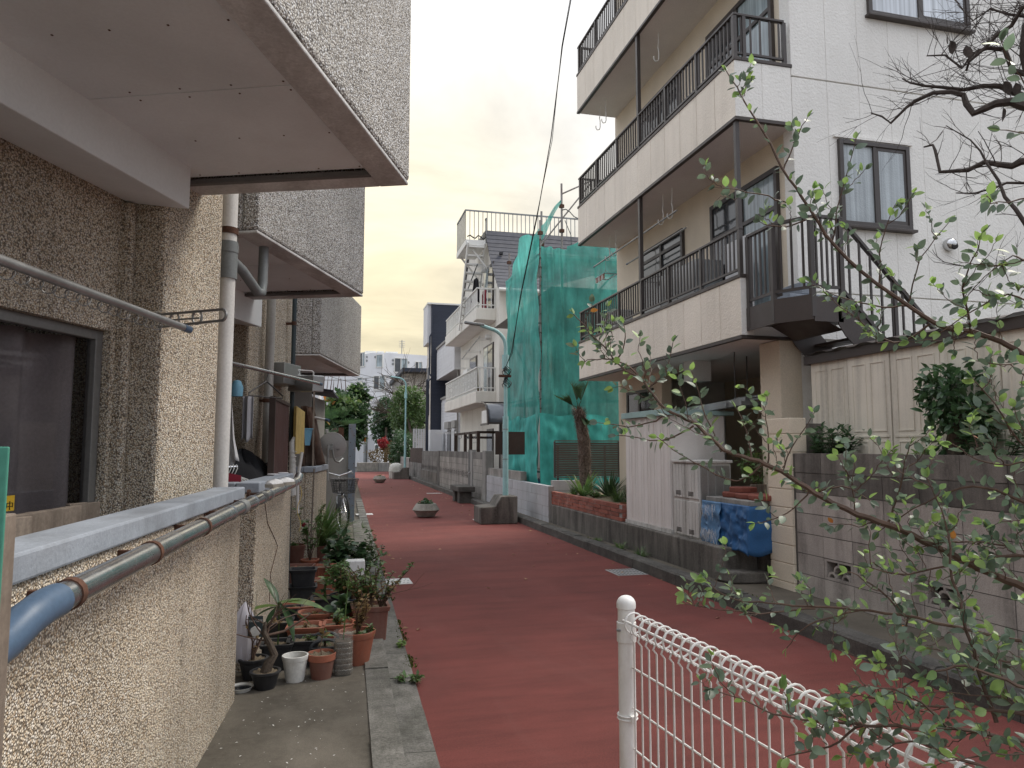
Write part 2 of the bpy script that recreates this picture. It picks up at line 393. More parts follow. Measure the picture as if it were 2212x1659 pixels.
M['ink'] = mat('black_ink', (.012, .012, .012), .6)
M['black_cloth'] = mat('black_cloth', (.016, .016, .018), .95, bump=.002, bs=200)
M['white_cloth'] = mat('white_cloth', (.56, .56, .56), .9, var=.1, bump=.002, bs=40)
M['grey_cloth'] = mat('grey_cloth', (.35, .35, .37), .95, var=.1, bump=.002, bs=90)
M['red_cloth'] = mat('dark_red_cloth', (.18, .012, .025), .9, var=.2)
M['white'] = mat('white_paint', (.76, .755, .73), .42, var=.06, fine=.04, stain=.4, scol=(.36, .30, .22), ssc=(18, 18, 3.5), sth=.58)
M['white_wall'] = mat('white_house_wall', (.72, .69, .62), .85, var=.07, vs=1, bump=.006, bs=50, stain=.35, scol=(.42, .38, .31), ssc=(3, 3, .4), sth=.57)
M['white_metal'] = mat('white_metal', (.70, .70, .67), .4, var=.06, stain=.15, scol=(.4, .33, .25))
M['siding_white'] = mat('white_siding', (.62, .62, .63), .6, var=.05, rnd=.03)
M['siding_navy'] = mat('navy_siding', (.028, .034, .052), .5, var=.08, rnd=.05)
M['siding_grey'] = mat('grey_siding', (.30, .29, .27), .7, var=.08, rnd=.05)
M['tile_cream'] = mat('cream_wall_tile', (.60, .55, .48), .7, var=.1, rnd=.12)
M['wall_pale'] = mat('pale_concrete_wall', (.76, .77, .79), .8, var=.06, vs=.4, fine=.03, stain=.22, scol=(.42, .44, .47), ssc=(1, 1, .15), sth=.55)
M['roof_dark'] = mat('slate_roof', (.040, .042, .055), .6, var=.15, rnd=.14)
M['pole_teal'] = mat('pale_teal_paint', (.30, .50, .50), .5, var=.08, vs=5, stain=.4, scol=(.15, .12, .09), ssc=(9, 9, 1.5), sth=.62)
M['galv'] = mat('galvanised_steel', (.30, .31, .31), .5, .6, var=.2, stain=.3)
M['scaf'] = mat('scaffold_tube', (.28, .27, .26), .5, .6, var=.2, stain=.5, scol=(.12, .06, .04), ssc=(20, 20, 4))
M['blue_grey_steel'] = mat('blue_grey_steel', (.17, .21, .255), .6, .1, var=.15, stain=.6, scol=(.25, .15, .09), ssc=(14, 14, 6), sth=.63)
M['grey_panel'] = mat('grey_gate_panel', (.29, .285, .27), .6, .1, var=.08, stain=.25, ssc=(3, 3, .8))
M['brown_rib'] = mat('brown_corrugated', (.085, .038, .032), .6, var=.15)
M['louvre'] = mat('brown_grey_louvre', (.125, .108, .094), .6, var=.1, rnd=.06)
M['bark'] = mat('bark', (.085, .066, .05), .95, var=.35, vs=14, fine=.3, bump=.006, bs=60)
M['bark_dark'] = mat('bark_dark', (.055, .044, .038), .95, var=.35, vs=20, fine=.3, bump=.003, bs=90)
M['twig'] = mat('twig', (.10, .062, .045), .8, var=.3, vs=20)
M['palm_fibre'] = mat('palm_fibre', (.15, .115, .09), .95, var=.5, vs=25, fine=.4, bump=.008, bs=50)
M['soil'] = mat('potting_soil', (.19, .15, .10), .98, var=.4, vs=60, fine=.5, fs=190, bump=.008, bs=140)
M['terra'] = mat('terracotta_plastic', (.32, .105, .06), .6, var=.12, rnd=.16, stain=.3, scol=(.2, .13, .1), ssc=(12, 12, 4))
M['terra_brown'] = mat('brown_planter', (.16, .066, .048), .6, var=.12, rnd=.1, stain=.3, scol=(.22, .17, .14), ssc=(12, 12, 3))
M['pot_black'] = mat('black_pot', (.022, .023, .026), .5, var=.3, rnd=.2, stain=.3, scol=(.1, .095, .085), ssc=(10, 10, 5))
M['pot_grey'] = mat('grey_pot', (.05, .052, .055), .55, var=.2)
M['pot_blue'] = mat('blue_black_pot', (.02, .03, .045), .5)
M['pot_white'] = mat('white_pot', (.60, .60, .57), .55, var=.1, stain=.5, scol=(.25, .22, .17), ssc=(12, 12, 5), sth=.56)
M['bucket'] = mat('blue_bucket', (.17, .38, .52), .5)
M['net_brown'] = mat('brown_net', (.065, .045, .035), .95, var=.3, vs=8, stain=.5, scol=(.16, .07, .035), ssc=(3, 3, 1))
M['dish'] = mat('dish_grey', (.44, .44, .44), .45, var=.05)
M['frp'] = mat('weathered_white_frp', (.52, .51, .46), .7, var=.15, stain=.5, scol=(.24, .22, .17), ssc=(4, 4, 1.5))
M['planter_conc'] = mat('planter_concrete', (.27, .25, .215), .9, var=.3, vs=5, fine=.3, fs=90, bump=.003, bs=80, stain=.6, scol=(.085, .08, .065), ssc=(7, 7, 2), sth=.53)
M['grate'] = mat('grate_steel', (.36, .36, .35), .6, .2, var=.12)
M['litter'] = leafmat('fallen_leaf', (.40, .26, .16), (.22, .12, .07), .2, .8, .2)
M['paper'] = mat('white_paper', (.62, .61, .58), .85)
M['tyre'] = mat('tyre_rubber', (.022, .022, .022), .8)
M['chrome'] = mat('chrome', (.55, .55, .55), .2, 1.0, var=.05)
M['cable'] = mat('cable_black', (.02, .02, .022), .6)
M['hose'] = mat('white_insulation', (.6, .59, .55), .7, var=.15)
M['net_wall'] = mat('shaded_house_wall', (.46, .45, .42), .85, var=.08)  # even grey for the house behind the nets

def glassmat(name, tint, rough=.06, dark=.5, wob=0., fold=0.):
    """window glass seen from outside: mirrors the sky, tint noise painted in for uneven reflections and curtain folds"""
    g = G(name)
    k = g.rng(g.noise(1.2, 3, .5), .3, .7, 1-dark, 1+dark)  # uneven tint painted in for reflections
    if fold: k = g.math('MULTIPLY', k, g.rng(g.noise(1., 3, .5, g.mapping((24, 24, .5)), .4), .32, .68, 1-fold, 1+fold))  # vertical stripes painted in for curtain folds
    if wob: g.bump(g.noise(60, 2), wob)
    m = g.fin(g.mul(tint, k), rough, 0, .9)
    return m
M['glass_dark'] = glassmat('glass_dark', (.035, .04, .045))
M['glass_pale'] = glassmat('glass_pale', (.28, .34, .36), .08, .35, 0, .3)
M['glass_frost'] = glassmat('glass_frosted', (.30, .335, .35), .2, .32, .004, .22)
M['glass_lace'] = glassmat('glass_lace_curtain', (.52, .56, .60), .1, .15, 0, .3)
g = G('glass_clear')
lw = g.n('ShaderNodeFresnel'); lw.inputs['IOR'].default_value = 1.45
tr = g.n('ShaderNodeBsdfTransparent'); tr.inputs[0].default_value = (.80, .82, .82, 1)
gl = g.n('ShaderNodeBsdfGlossy'); gl.inputs['Roughness'].default_value = .03
mxs = g.n('ShaderNodeMixShader'); g.l(lw.outputs[0], mxs.inputs[0]); g.l(tr.outputs[0], mxs.inputs[1]); g.l(gl.outputs[0], mxs.inputs[2]); g.l(mxs.outputs[0], g.o.inputs[0])
M['glass_clear'] = g.m
M['curtain'] = mat('mauve_curtain', (.33, .275, .275), .95, var=.12, vs=6, bump=.001, bs=200)
M['curtain_grey'] = mat('grey_curtain', (.18, .20, .21), .95, var=.12)

def netmat(name, c, alpha, tl=.45):
    g = G(name)
    k = g.rng(g.noise(1.2, 6, .6), .3, .7, .68, 1.3)
    k = g.math('MULTIPLY', k, g.rng(g.noise(6, 4, .6, g.mapping((1, 1, .25))), .3, .7, .74, 1.24))
    col = g.mul(c, k)
    g.fin(col, .7, 0, .3)
    t = g.n('ShaderNodeBsdfTranslucent'); g.l(col, t.inputs[0])
    a = g.n('ShaderNodeMixShader'); a.inputs[0].default_value = tl; g.l(g.p.outputs[0], a.inputs[1]); g.l(t.outputs[0], a.inputs[2])
    q = g.n('ShaderNodeBsdfTransparent')
    b = g.n('ShaderNodeMixShader'); g.l(g.rng(g.noise(2.2, 4), .3, .7, alpha-.1, alpha+.1), b.inputs[0]); g.l(q.outputs[0], b.inputs[1]); g.l(a.outputs[0], b.inputs[2])
    g.l(b.outputs[0], g.o.inputs[0])
    return g.m
M['net_teal'] = netmat('teal_scaffold_net', (.11, .47, .415), .86)
M['net_teal_thick'] = netmat('teal_tarp', (.08, .46, .41), .97, .3)
M['net_grey'] = netmat('brown_garden_net', (.055, .045, .038), .62, .2)
g = G('clear_bottle'); g.fin((.55, .56, .52), .12, 0, .6)
q = g.n('ShaderNodeBsdfTransparent'); b = g.n('ShaderNodeMixShader'); b.inputs[0].default_value = .16
g.l(q.outputs[0], b.inputs[1]); g.l(g.p.outputs[0], b.inputs[2]); g.l(b.outputs[0], g.o.inputs[0]); M['bottle'] = g.m
g = G('thin_white_bag'); g.fin((.72, .70, .74), .5, 0, .4)
t = g.n('ShaderNodeBsdfTranslucent'); t.inputs[0].default_value = (.72, .70, .76, 1); b = g.n('ShaderNodeMixShader'); b.inputs[0].default_value = .45
g.l(g.p.outputs[0], b.inputs[1]); g.l(t.outputs[0], b.inputs[2]); g.l(b.outputs[0], g.o.inputs[0]); M['bag'] = g.m
g = G('smoked_canopy'); g.fin((.10, .11, .125), .15, 0, .6); M['canopy'] = g.m

# ------------------------------------------------------------------ leaves
def leaf_mesh(name, w, mat_, fold=.25, bend=.25, point=0.0, n=5):
    m = MB(); P = []
    for i in range(n+1):
        t = i/n; hw = w*math.sin(PI*min(1, max(0, t))**(.85+point*.4))**(.75) if 0 < i < n else (.02 if i == 0 else .015)
        zz = -bend*t*t
        P.append(((-hw, t, zz+fold*hw), (0, t, zz), (hw, t, zz+fold*hw)))
    b = m.pts([q for r in P for q in r])
    for i in range(n):
        for j in range(2): k = b+i*3+j; m.f.append((k, k+1, k+4, k+3))
    me = m.mesh(name, mat_, smooth=True, norm=False)
    return me
def leaf_arr(me):
    v = np.array([x.co[:] for x in me.vertices]); f = [tuple(p.vertices) for p in me.polygons]; return v, f
def orient(d, roll=0.0):                       # matrix whose Y runs along d
    d = Vector(d).normalized(); x = d.cross(Vector((0, 0, 1)))
    if x.length < 1e-3: x = Vector((1, 0, 0))
    x.normalize(); zz = x.cross(d)
    return Matrix((x, d, zz)).transposed() @ Matrix.Rotation(roll, 3, 'Y')
def join_leaves(name, me, mats, mat_, parent, stuff=False):
    v, f = leaf_arr(me); V = []; Fs = []
    n = len(v)
    for i, m4 in enumerate(mats):
        a = np.array(m4); V.append(v @ a[:3, :3].T + a[:3, 3]); Fs += [tuple(k+i*n for k in q) for q in f]
    V = np.concatenate(V) if V else np.zeros((0, 3))
    g = ORG.get(parent.name, Vector()) if parent else Vector()
    m = bpy.data.meshes.new(name); m.from_pydata((V-np.array(g)).tolist(), [], Fs); m.materials.append(mat_)
    m.polygons.foreach_set('use_smooth', [True]*len(m.polygons))
    o = link(bpy.data.objects.new(name, m)); o.parent = parent; ORG[o.name] = g
    if stuff: o['kind'] = 'stuff'
    return o
def mat4(p, r3, s):
    m = r3.to_4x4(); m = Matrix.Translation(Vector(p)) @ m @ Matrix.Diagonal((s, s, s, 1)); return m
def rv(a=1.0): return Vector((random.uniform(-a, a), random.uniform(-a, a), random.uniform(-a, a)))
LEAF_S = leaf_mesh('leaf', .30, M['leaf'], .2, .12, 0)
LEAF_Q = leaf_mesh('leaf', .28, M['leaf_mid'], .25, .2, .3, 2)
BLADE = leaf_mesh('blade', .045, M['grass'], .3, .55, 0, 4)

def crown(parent, blobs, n, size, mat_, shape=LEAF_Q, name='crown', up=.15, hollow=.55, seed=1):
    """leaves scattered in a few overlapping lumps, thinner towards each lump's middle"""
    R = random.Random(seed); mats = []
    W = [b[1][0]*b[1][1]*b[1][2] for b in blobs]; tot = sum(W)
    for (c, rad), w in zip(blobs, W):
        for _ in range(int(n*w/tot)):
            d = Vector((R.gauss(0, 1), R.gauss(0, 1), R.gauss(0, 1))).normalized()
            # clumps: the radius breathes with direction
            q = 1+.16*math.sin(5*d.x+3*d.z+c[0]*3)+.13*math.sin(7*d.y-4*d.z+c[2]*2)
            r = (hollow+(1-hollow)*R.random()**.5)*q
            p = Vector(c)+Vector((d.x*rad[0], d.y*rad[1], d.z*rad[2]))*r
            dd = d*.7+Vector((R.uniform(-1, 1), R.uniform(-1, 1), R.uniform(-1, 1)+up-.3))
            mats.append(mat4(p, orient(dd, R.uniform(-1.2, 1.2)), size*R.uniform(.65, 1.3)))
    return join_leaves(name, shape, mats, mat_, parent)
def limbs(mb, p, d, L, r, depth, R, spread=.7, up=.15, seg=4, nchild=(2, 3), taper=.62, leaf=None):
    P = [Vector(p)]; q = Vector(d).normalized(); rr = [r]
    for i in range(seg):
        q = (q+Vector((R.uniform(-1, 1), R.uniform(-1, 1), R.uniform(-1, 1)))*.18+Vector((0, 0, up*.2))).normalized()
        P.append(P[-1]+q*(L/seg)); rr.append(r*(1-(1-taper)*(i+1)/seg))
    mb.tube(P, rr, 5 if r > .01 else 4 if r > .004 else 3, cap=False)
    if depth > 0:
        for _ in range(R.randint(*nchild)):
            k = R.randint(max(1, seg//2), seg)
            a = (q+Vector((R.uniform(-1, 1), R.uniform(-1, 1), R.uniform(-1, 1)))*spread+Vector((0, 0, up))).normalized()
            limbs(mb, P[k], a, L*R.uniform(.5, .85), rr[k]*.72, depth-1, R, spread, up, max(2, seg-1), nchild, taper, leaf)
    elif leaf is not None: leaf.append(P[-1])
# ------------------------------------------------------------------ ground, road, kerbs
def struct(o): o['kind'] = 'structure'; return o
def LX(Y): return .47+.0236*Y                   # left edge of the red surface
struct(MB().box(-180, 180, -40, 320, -.6, -.03).build('ground', M['earth']))
m = MB(); ys = [-8, -3, 0, 3, 8, 14, 22, 32, 47.2]
for a, b in zip(ys, ys[1:]):
    m.poly([(LX(a), a, 0), (3.86, a, 0), (3.86, b, 0), (LX(b), b, 0)])
struct(m.build('road', M['road']))
m = MB(); m.poly([(-60, 47.2, -.012), (60, 47.2, -.012), (60, 58, -.012), (-60, 58, -.012)])
struct(m.build('cross_street', M['asphalt']))
# left gutter and kerb, stone by stone
gut = struct(link(bpy.data.objects.new('gutter', None))); ORG[gut.name] = Vector()
krb = struct(link(bpy.data.objects.new('kerb', None))); ORG[krb.name] = Vector()
def slab(w, l, h, mat_, name): return MB().box(0, w, 0, l, 0, h).mesh(name, mat_)
me_g = slab(.17, .595, .05, M['kerb'], 'gutter_stone'); me_k = slab(.15, .595, .17, M['kerb'], 'kerb_stone')
rzL = -math.atan(.0236)
for i in range(44):
    y = -4+.6*i; j = random.uniform(-.004, .004)
    if y < 25:
        inst('gutter_stone', me_g, gut, (LX(y)-.172, y, -.030+j), (random.uniform(-.01, .01), .03, rzL))
    if y < 14.6:
        inst('kerb_stone', me_k, krb, (LX(y)-.325, y, -.075+j*1.5), (random.uniform(-.008, .008), random.uniform(-.01, .02), rzL))
# right kerb
me_r = MB().ext([(0, 0, -.1), (.17, 0, -.1), (.17, 0, .135), (.03, 0, .135), (.008, 0, .115)], (0, .595, 0)).mesh('kerb_stone', M['kerb_dark'])
kr = struct(link(bpy.data.objects.new('kerb', None))); ORG[kr.name] = Vector()
for i in range(80):
    y = -2+.6*i; inst('kerb_stone', me_r, kr, (3.82+.0042*max(0, y-10)+random.uniform(-.004, .004), y, random.uniform(-.006, .004)), (random.uniform(-.006, .006), 0, 0))
struct(MB().poly([(-3, -6, .083), (LX(-6)-.31, -6, .083), (LX(14.8)-.31, 14.8, .083), (-3, 14.8, .083)]).build('pavement', M['pave']))
struct(MB().poly([(3.97, -4, .095), (4.9, -4, .095), (4.9, 46, .095), (4.05, 46, .095)]).build('verge', M['earth']))
# moss and weeds in the gutter joint
Rm = random.Random(3); mats = []
for i in range(2600):
    y = Rm.choice([Rm.uniform(4.2, 8), Rm.uniform(4.4, 5.9), Rm.uniform(6, 11), Rm.uniform(11, 14)])
    cl = math.sin(y*5.1)+math.sin(y*11.7+1)*.6+math.sin(y*2.3)
    if cl < .25: continue
    x = LX(y)+Rm.gauss(-.005, .02)
    mats.append(mat4((x, y, .0), orient((Rm.uniform(-1, 1), Rm.uniform(-1, 1), 1.2), Rm.uniform(-3, 3)), Rm.uniform(.010, .03)))
for i in range(700):
    y = Rm.uniform(2, 16); mats.append(mat4((4.03+Rm.gauss(0, .02), y, .1), orient((Rm.uniform(-1, 1), Rm.uniform(-1, 1), 1), 0), Rm.uniform(.01, .035)))
o = join_leaves('gutter_moss', LEAF_Q, mats, M['moss'], None, True); tag(o, 'thin green moss growing in the joint between gutter and red road', 'moss')
# fallen leaves and litter on the road
mats = []
for i in range(150):
    y = Rm.uniform(6, 34); x = Rm.choice([Rm.gauss(3.55, .22), Rm.gauss(3.6, .15), Rm.uniform(.9, 3.7), LX(y)+abs(Rm.gauss(0, .12))])
    if Rm.random() < .45 and x > 2.5: y = Rm.gauss(24, 3)
    if x > 3.8 or x < LX(y): continue
    mats.append(mat4((x, y, .008), orient((Rm.uniform(-1, 1), Rm.uniform(-1, 1), .12), Rm.uniform(-.5, .5)), Rm.uniform(.03, .085)))
tag(join_leaves('leaf_litter', LEAF_Q, mats, M['litter'], None, True), 'dry fallen leaves scattered over the red road along its edges', 'fallen leaves')

def drain(name, label, c, w, l, mat_, kind, rz=0.0):
    t = thing(name, label, 'drain cover', (c[0], c[1], 0), rz=rz)
    f = MB(); f.box(-w/2, w/2, -l/2, l/2, -.004, .005); f.build('plate', mat_, t, local=True)
    s = MB()
    if kind == 'slots':
        for i in range(9):
            for j in range(3):
                x = -w/2+w*(i+.8)/9.6; y = -l/2+l*(j+.5)/3; s.box(x-w*.018, x+w*.018, y-l*.13, y+l*.13, .0052, .0068)
    else:
        for i in range(8):
            for j in range(3):
                s.lathe([(.0, .0068), (w*.022, .0068), (w*.022, .0052)], (-w/2+w*(i+.9+(j % 2)*.4)/9, -l/2+l*(j+.6)/3.2, 0), 6)
    s.build('drain_holes', M['dark_void'], t, local=True)['kind'] = 'stuff'; return t
p = at_z(850, 1257); drain('drain_cover', 'pale drain cover with rows of holes beside the left gutter near the pots', p, .40, .36, M['paper'], 'holes', .03)
p = at_z(1355, 1236); drain('drain_cover', 'grey slotted drain grate beside the right kerb near the blue tarp', p, .42, .44, M['grate'], 'slots')
p = at_z(787, 1111); drain('drain_cover', 'small pale drain cover at the left road edge beside the steel gate post', p, .38, .36, M['paper'], 'holes', .03)
p = at_z(1070, 1117); drain('drain_cover', 'thin pale drain strip partly hidden beside the street lamp block', (3.2, 15.4, 0), .3, .3, M['paper'], 'slots')
p = at_z(738+2, 1040); drain('drain_cover', 'farthest pale drain strip by the right kerb before the bench', (3.5, 24.6, 0), .5, .3, M['paper'], 'slots')

# ------------------------------------------------------------------ left apartment block, units stepped back one behind the other
def axes(az):
    a = math.radians(az); return Vector((math.sin(a), math.cos(a), 0)), Vector((math.cos(a), -math.sin(a), 0))
u22, n22 = axes(22)
def TA(p): return Vector((0, 0, p[2])) + u22*p[0] + n22*p[1]     # p = (along the wall, towards the lane, height)
apt = thing('apartment_block', 'stepped apartment block of pebble dash with boxy overhanging balconies on the left', 'apartment building', (-2.4, 3.2, .08))
def abox(name, mat_, *b, **k):
    m = MB(TA); m.box(*b); return m.build(name, mat_, k.pop('parent', apt), **k)
PW, PG, PD = M['pebble_warm'], M['pebble_grey'], M['pebble_dark']
# unit A, nearest: wall round a big window, pilaster, ceiling beam, balcony
m = MB(TA); m.box(-2.5, 3.42, -2.74, -2.52, 2.14, 6.2); m.box(3.335, 3.42, -2.74, -2.52, .08, 2.14); m.box(-2.5, 1.2, -2.74, -2.52, .08, 2.14); m.box(1.2, 3.335, -2.74, -2.52, .08, .42)
m.build('wall', PD, apt)
m = MB(TA); m.box(3.42, 3.98, -3.5, -2.30, .08, 6.2); m.build('pilaster', PW, apt, bevel=.025)
m = MB(TA); m.box(3.365, 3.42, -2.6, -2.46, .08, 2.83); m.build('wall_rib', PD, apt, bevel=.02)
m = MB(TA); m.ext([(-2.5, -2.52, 2.88), (-2.5, -2.17, 2.80), (-2.5, -2.17, 3.02), (-2.5, -2.52, 3.02)], (0, 0, 0)) if False else None
def beam(s0, s1, o0, o1, z0, z1):
    b = MB(TA); b.ext([(s0, o0, z0+.05), (s0, o1, z0), (s0, o1, z1), (s0, o0, z1)], (0, 0, 0))
    b.v = []; b.f = []
    q = [(o0, z0+.05), (o1, z0), (o1, z1), (o0, z1)]
    i = b.pts([(s0, o, zz) for o, zz in q]+[(s1, o, zz) for o, zz in q])
    b.f += [(i+3, i+2, i+1, i), (i+4, i+5, i+6, i+7)]+[(i+k, i+(k+1) % 4, i+4+(k+1) % 4, i+4+k) for k in range(4)]
    return b
lab(beam(-2.5, 3.42, -2.52, -2.17, 2.79, 3.02).build('boxed_beam', M['soffit'], apt, bevel=.008), 'boxed in beam under the nearest balcony')
def balcony(T, s0, s1, o_in, o_out, zb, h, par, joints, near_face=True):
    """pebble dash parapet box round a boarded soffit"""
    th = .115
    b = MB(T)
    b.box(s0, s1, o_out-th, o_out, zb+.002, zb+h)                         # street face
    b.box(s1-th, s1-.0, o_in, o_out-th-.0, zb+.002, zb+h)                 # far end
    if near_face: b.box(s0, s0+th, o_in, o_out-th, zb+.002, zb+h)         # near end
    w = b.build('balcony', PG, par, bevel=.018)
    b = MB(T); b.box(s0+.01, s1-.01, o_in, o_out-th-.002, zb+.06, zb+.18); b.build('slab', M['soffit_edge'], w)
    b = MB(T)                                                              # drip edge round the underside
    b.box(s0+.004, s1-.004, o_out-th-.05, o_out-.006, zb-.02, zb); b.box(s1-th-.04, s1-.006, o_in, o_out-th-.05, zb-.02, zb)
    if near_face: b.box(s0+.006, s0+th, o_in, o_out-th-.05, zb-.02, zb)
    b.build('drip_edge', M['soffit_edge'], w, bevel=.006)
    b = MB(T); b.box(s1-th-.075, s1-th-.042, o_in, o_out-th-.05, zb-.022, zb+.005); b.build('edge_batten', M['trim_grey'], w)
    js = [s0+(th if near_face else 0)] + joints + [s1-th-.078]
    for a, c in zip(js, js[1:]):
        b = MB(T); b.box(a+.003, c-.003, o_in+.002, o_out-th-.053, zb+.012, zb+.05); b.build('soffit_panel', M['soffit'], w, bevel=.003)
    n = MB(T)
    for a, c in zip(js, js[1:]):
        for q in np.linspace(o_in+.12, o_out-th-.09, 6):
            for ss in (a+.035, (a+c)/2, c-.035): n.box(ss-.0035, ss+.0035, q-.0035, q+.0035, zb+.0095, zb+.0125)
    x = n.build('screw_heads', M['rust'], w); x['kind'] = 'stuff'
    return w
lab(balcony(TA, -2.6, 3.74, -2.52, -1.08, 3.0, 1.2, apt, [-1.9, -.98, -.06, .84, 1.75, 2.66], True), 'nearest overhanging balcony seen from below')
# window of unit A
def wframe(T, s0, s1, z0, z1, o, fw, par, mat_, mull=(), rails=(), dep=.05):
    b = MB(T)
    b.box(s0, s0+fw, o-dep, o, z0, z1); b.box(s1-fw, s1, o-dep, o, z0, z1)
    b.box(s0+fw, s1-fw, o-dep, o, z1-fw, z1); b.box(s0+fw, s1-fw, o-dep, o, z0, z0+fw)
    for c in mull: b.box(c-fw/2, c+fw/2, o-dep, o-.001, z0+fw, z1-fw)
    for c in rails: b.box(s0+fw, s1-fw, o-dep, o-.002, c-fw/2, c+fw/2)
    return b.build('window', mat_, par, bevel=.004)
w = wframe(TA, 1.2, 3.33, .42, 2.14, -2.56, .05, apt, M['alu_dull'], (2.05,), (1.19,))
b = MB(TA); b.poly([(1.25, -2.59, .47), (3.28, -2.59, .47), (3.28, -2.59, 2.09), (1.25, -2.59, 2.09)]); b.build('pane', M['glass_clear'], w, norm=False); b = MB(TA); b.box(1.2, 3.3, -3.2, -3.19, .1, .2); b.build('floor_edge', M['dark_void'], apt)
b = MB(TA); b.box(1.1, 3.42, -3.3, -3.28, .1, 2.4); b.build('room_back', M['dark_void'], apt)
b = MB(TA); b.sheet(lambda a, c: (1.20+a*2.12, -2.70+.045*math.sin(a*47+.8*math.sin(c*2))+.02*math.sin(a*19+1), .44+c*1.66), 120, 6)
tag(b.build('curtain', M['curtain'], None, smooth=True), 'mauve curtain in soft folds hanging behind the nearest window', 'curtain')
# unit B
m = MB(TA); m.box(3.98, 6.4, -3.95, -3.73, 2.10, 6.2); m.box(3.98, 5.2, -3.95, -3.73, .08, 2.1); m.box(5.2, 6.4, -3.95, -3.73, .08, .3); m.box(6.39, 6.6, -3.95, -3.73, .08, 6.2)
m.build('wall', PD, apt)
m = MB(TA); m.box(6.6, 7.68, -4.9, -3.51, .08, 6.2); m.build('pilaster', PW, apt, bevel=.025)
m = MB(TA); m.box(6.46, 6.52, -3.8, -3.68, .08, 2.83); m.build('wall_rib', PD, apt, bevel=.02)
lab(beam(4.5, 6.6, -3.73, -3.38, 2.72, 3.0).build('boxed_beam', M['soffit'], apt, bevel=.008), 'boxed in beam under the middle balcony')
lab(balcony(TA, 4.38, 6.44, -3.73, -2.29, 2.98, 1.2, apt, [5.3], True), 'middle overhanging balcony')
w = wframe(TA, 5.2, 6.39, .3, 2.1, -3.77, .045, apt, M['alu_dull'], (5.8,))
b = MB(TA); b.box(5.24, 6.35, -3.80, -3.797, .34, 2.06); b.build('pane', M['glass_dark'], w)
# unit C, farther and turned a little less
u13, n13 = axes(13); OC = Vector((-.13, 9.49, 0))
def TC(p): return OC*1.0 + Vector((0, 0, p[2])) + u13*p[0] + n13*p[1]
lab(balcony(TC, 0, 2.72, -1.3, 0, 2.74, 1.16, apt, [1.35], True), 'farthest balcony with sloping top edge')
m = MB(TC); m.box(-1.6, 2.4, -1.55, -1.3, .08, 6.0); m.build('wall', PW, apt)
m = MB(TC); m.box(-.30, .10, -1.3, -.36, .08, 2.74); m.build('pilaster', PD, apt, bevel=.02)
# hidden body of the block
m = MB(TA); m.box(-2.5, 3.9, -8, -3.34, .08, 6.2); m.box(3.98, 7.6, -9, -4.0, .08, 6.2); m.box(7.68, 11, -9.5, -5.2, .08, 6.2); m.build('rear_wall', PW, apt)
b = MB(TA); b.box(-2.6, 3.9, -8, -2.32, 6.2, 6.35); b.box(3.9, 7.6, -9.5, -3.6, 6.2, 6.35); b.build('roof', M['conc'], apt)

# downpipes
def downpipe(name, label, P, r, straps, mat_):
    t = thing(name, label, 'drainpipe', P[0])
    MB().tube(P, r, 16).build('pipe', mat_, t, smooth=True)
    a, c = Vector(P[0]), Vector(P[-1])
    for h in straps:
        q = a+(c-a)*((h-a.z)/(c.z-a.z))
        s = MB(); s.tube([q-Vector((0, 0, .02)), q+Vector((0, 0, .02))], r*1.16, 16); s.bar(q-n22*r, q-n22*(r+.12), .03, .025); s.build('strap', M['rust'], t, smooth=True)
    return t
t = downpipe('downpipe', 'thick white downpipe in front of the second window, nearest of the pipes', [(-.66, 4.86, .1), (-.645, 4.82, 5.6)], .052, [2.93], M['pvc_white'])
MB().tube([(-.652, 4.84, 2.62), (-.651, 4.84, 2.86)], .060, 16).build('coupling', M['pvc_grey'], t, smooth=True)
MB().tube([(-.652, 4.84, 2.79), (-.651, 4.84, 2.84)], .064, 16).build('collar', M['pvc_grey'], t, smooth=True)
MB().tube([(-.64, 4.86, 2.76), (-.58, 5.0, 2.72), (-.5, 5.2, 2.62), (-.48, 5.25, 2.63), (-.475, 5.27, 2.70), (-.474, 5.28, 3.03)], .034, 12).build('branch_pipe', M['pvc_grey'], t, smooth=True)
p0 = at_pl(572, 1040, TA((7.1, -3.42, 0)), 22); p1 = at_pl(587, 640, TA((7.1, -3.42, 0)), 22)
t = downpipe('downpipe', 'grey stained downpipe with a rusty strap on the pale wall of the second unit', [(p0.x, p0.y, .1), (p1.x, p1.y, 3.1)], .045, [2.02], M['pvc_old'])
p1 = at_pl(637, 660, TA((7.7, -3.42, 0)), 22)
downpipe('downpipe', 'slim dark green downpipe at the far corner of the second unit', [(p1.x-.005, p1.y, .1), (p1.x, p1.y, 6.0)], .024, [2.9], M['pvc_dark'])

# low garden walls with blue-grey coping
def garden_wall(label, A, az, L, endw, zt, capd=True, near=False):
    uu, nn = axes(az); A = Vector((A[0], A[1], 0))
    def T(p): return A+Vector((0, 0, p[2]))+uu*p[0]+nn*p[1]
    t = thing('garden_wall', label, 'garden wall', (A.x, A.y, .08))
    b = MB(T); b.box(-L, 0, -.12, 0, .0, zt-.07); b.build('wall', PW, t, bevel=.012)
    e0, e1 = (-L, -L+.12) if near else (-.12, -.0)
    b = MB(T); b.box(e0, e1, -endw, -.12, .0, zt-.07); b.build('return_wall', PW if not near else PD, t, bevel=.012)  # the end facing the camera gets the darker copy as painted shade
    b = MB(T)
    b.box(-L-.012, .015, -.137, .018, zt-.07, zt); b.build('coping', M['cap'], t, bevel=.008)
    b = MB(T); b.box(e0-.012 if near else e0-.03, e1+.03 if near else .015, -endw, -.139, zt-.069, zt-.001); b.build('end_coping', M['cap'], t, bevel=.008)
    return T
